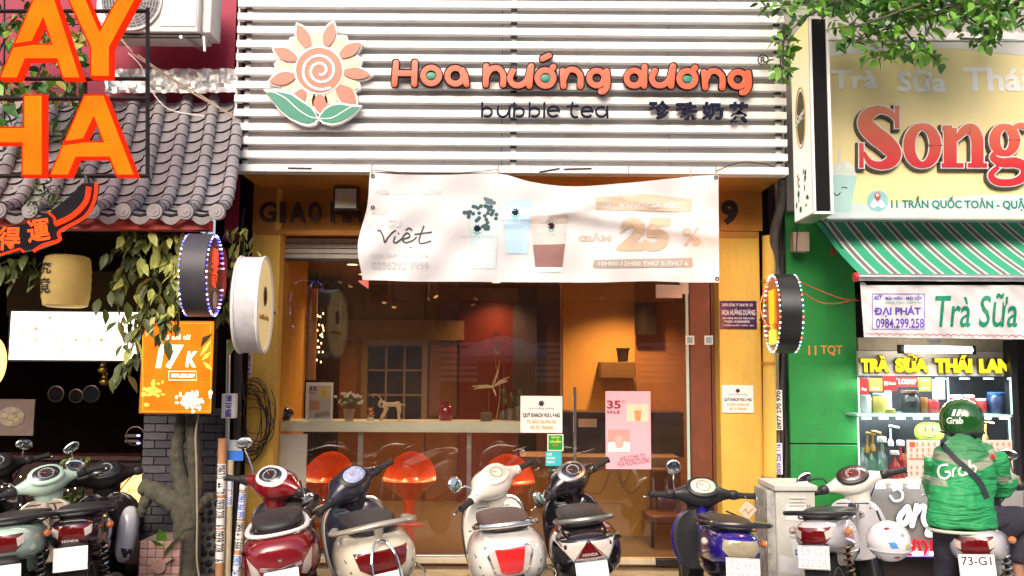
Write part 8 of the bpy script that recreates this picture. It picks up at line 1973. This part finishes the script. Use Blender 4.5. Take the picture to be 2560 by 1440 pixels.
# lettering on the back
bpy.context.view_layer.update(); dg = bpy.context.evaluated_depsgraph_get(); bvh = BVHTree.FromObject(jk, dg); off_ = jk.matrix_world.translation
def onback(flat, m, name, o2=.006):
    d = dense(flat, 6); last = -2.15
    for i, v in enumerate(d.v):
        p = P(v.x, v.y, -2.2); r0 = CAM - off_; dr_ = (p - CAM).normalized(); loc, nor, _, _ = bvh.ray_cast(r0, dr_)
        if loc is not None: last = (loc + off_).y
        d.v[i] = P(v.x, v.y, last - o2)
    return obj(name, d, m, rp0, smooth=0)
wr_ = mat('reflective_white', (.72, .80, .70), .5, var=.05)
for st_, w_ in (([(2370, 1162), (2352, 1164), (2345, 1178), (2350, 1192), (2364, 1196), (2374, 1188), (2373, 1180), (2362, 1180)], 5.5), ([(2382, 1192), (2383, 1176), (2390, 1168)], 4.5), ([(2415, 1170), (2404, 1168), (2397, 1178), (2402, 1188), (2412, 1186), (2417, 1172), (2417, 1188)], 5), ([(2424, 1150), (2425, 1182), (2434, 1182), (2440, 1172), (2433, 1164), (2426, 1168)], 5)):
    onback(flat_stroke(smooth_path(st_), w_), wr_, 'back_lettering')
onback(flat_stroke(smooth_path([(2353, 1108, 12), (2385, 1142, 12), (2420, 1174, 13), (2450, 1205, 13), (2468, 1245, 14)], 5), 9), mat('dark_strap', (.02, .025, .035), .7), 'bag_strap', .012)
onback(flat_poly(arc(2481, 1142, 6, 8, 0, 340, 12)), mat('red_badge', (.6, .03, .03), .5), 'badge')
hg = thing('green_helmet', 'dark glossy green helmet with two white stripes worn by the rider', 'helmet', hd - Vector((0, 0, .1)))
hc_ = hd + Vector((0, .0, .035))
hp_rings = MB(); hs_ = obj('shell', hp_rings.lathe([(.118, -.085), (.128, -.04), (.131, .0), (.124, .045), (.104, .085), (.070, .115), (.03, .130), (.002, .133)], hc_, 30), paint('helmet_green', (.012, .085, .015), rough=.1), hg, smooth=60)
hs_.scale = (1, 1.1, 1)
obj('brim', MB().tube([hc_ + Vector((.122 * math.cos(a_), .13 * math.sin(a_), -.082)) for a_ in [k * .2618 for k in range(24)]], .009, 6, closed=True), M['black'], hg)
obj('visor_edge', MB().ell(hc_ + Vector((.05, .09, -.04)), (.085, .06, .05), 16, 8), M['blackgloss'], hg)
bpy.context.view_layer.update(); dg = bpy.context.evaluated_depsgraph_get(); bvh = BVHTree.FromObject(hs_, dg); ih = hs_.matrix_world.inverted()
def onhelm(flat, m, name, o2=.004):
    d = dense(flat, 5); last = None
    for i, v in enumerate(d.v):
        dr_ = (P(v.x, v.y, -1.9) - CAM).normalized(); loc, nor, _, _ = bvh.ray_cast(ih @ CAM, (ih.to_3x3() @ dr_).normalized())
        if loc is not None: last = (hs_.matrix_world @ loc).y
        d.v[i] = P(v.x, v.y, (last if last else -1.85) - o2)
    return obj(name, d, m, hg, smooth=0)
for x in (2384, 2396): onhelm(flat_poly([(x, 1024), (x + 7, 1023), (x + 2, 1040), (x - 6, 1040)]), M['paper'], 'stripe_print')
onhelm(flat_text('Grab', 2366, 1043, 2408, 1060, bold=.04), wr_, 'lettering')

# ---------------------------------------------------------------- the other side of the street, seen only as reflections
ob = thing('opposite_building', 'ochre street houses with dark windows across the road', 'building', (0, -22, 0))
om = mat('opposite_plaster', (.38, .24, .12), .8, var=.2, scale=.6, dirt=.4); om2 = mat('opposite_plaster_2', (.22, .19, .16), .8, var=.2, scale=.6); omw = mat('opposite_window', (.03, .03, .035), .2); omf = mat('opposite_shutter', (.62, .58, .50), .6)
for x0, x1, h, m in ((-26, -9, 9.5, om2), (-9, -2.5, 11, om), (-2.5, 5, 8.5, om2), (5, 12, 10.5, om), (12, 28, 9, om2)): obj('wall', MB().box(x0 + .02, x1 - .02, -30, -22, -.1, h), m, ob)
for i in range(16):
    for z in (3.9, 7.0): x = -24 + i * 3.2; w_ = obj('window', MB().box(x, x + 1.3, -22.0, -21.96, z, z + 1.7), omw, ob); obj('frame', MB().box(x + .61, x + .69, -21.96, -21.92, z, z + 1.7).box(x, x + 1.3, -21.955, -21.925, z + .9, z + .96), omf, w_)
    obj('shop_shutter', MB().box(-24 + i * 3.2, -21.6 + i * 3.2, -22.0, -21.95, 0, 2.6), [omf, omw, M['redbeam']][i % 3], ob)
for x in (.8, 4.3, -2.4):
    for q in range(7): obj('shutter_slat', MB().box(x, x + 1.25, -21.94, -21.90, 1.25 + q * .2, 1.37 + q * .2), M['white'], ob)
for k_, (x, y, h) in enumerate(((-6.5, -18.5, 5.5), (1.6, -18.6, 6.0), (8.5, -18.3, 5.2))):
    t_ = thing('roadside_tree', ['round street tree across the road at the left', 'tall street tree across the road in the middle', 'street tree across the road at the right'][k_], 'tree', (x, y, 0), group='street trees across the road')
    obj('trunk', MB().tube([Vector((x, y, 0)), Vector((x + .1, y, h * .5)), Vector((x, y, h * .8))], [.16, .12, .08], 10), M['bark'], t_)
    mb = MB()
    for i in range(900):
        q = Vector((rnd.gauss(0, 1), rnd.gauss(0, 1), rnd.gauss(0, .8))); q = q / max(1, q.length / 1.7) + Vector((x, y, h)); a_ = Vector((rnd.uniform(-1, 1), rnd.uniform(-1, 1), rnd.uniform(-1, 1))).normalized() * .17; b_ = a_.cross(Vector((rnd.random(), .3, .5))).normalized() * .09
        mb.add([q - a_, q + b_, q + a_, q - b_], [(0, 1, 2, 3)])
    obj('crown', mb, M['leaf2'], t_, kind='stuff', smooth=0)
um = thing('street_umbrella', 'grey-lilac vendor umbrella standing across the street', 'umbrella', (-.2, -15.5, 0))
rg_ = [[Vector((-.2 + r * math.cos(a_), -15.5 + r * math.sin(a_), z)) for a_ in [k * math.pi / 8 for k in range(16)]] for r, z in ((.02, 2.55), (.5, 2.45), (1.0, 2.22), (1.25, 2.0), (1.25, 1.86))]
obj('canopy', MB().loft(rg_, cap=False), mat('umbrella_cloth', (.42, .38, .45), .7), um); obj('pole', MB().tube([Vector((-.2, -15.5, 0)), Vector((-.2, -15.5, 2.55))], .02, 8), M['alu'], um)
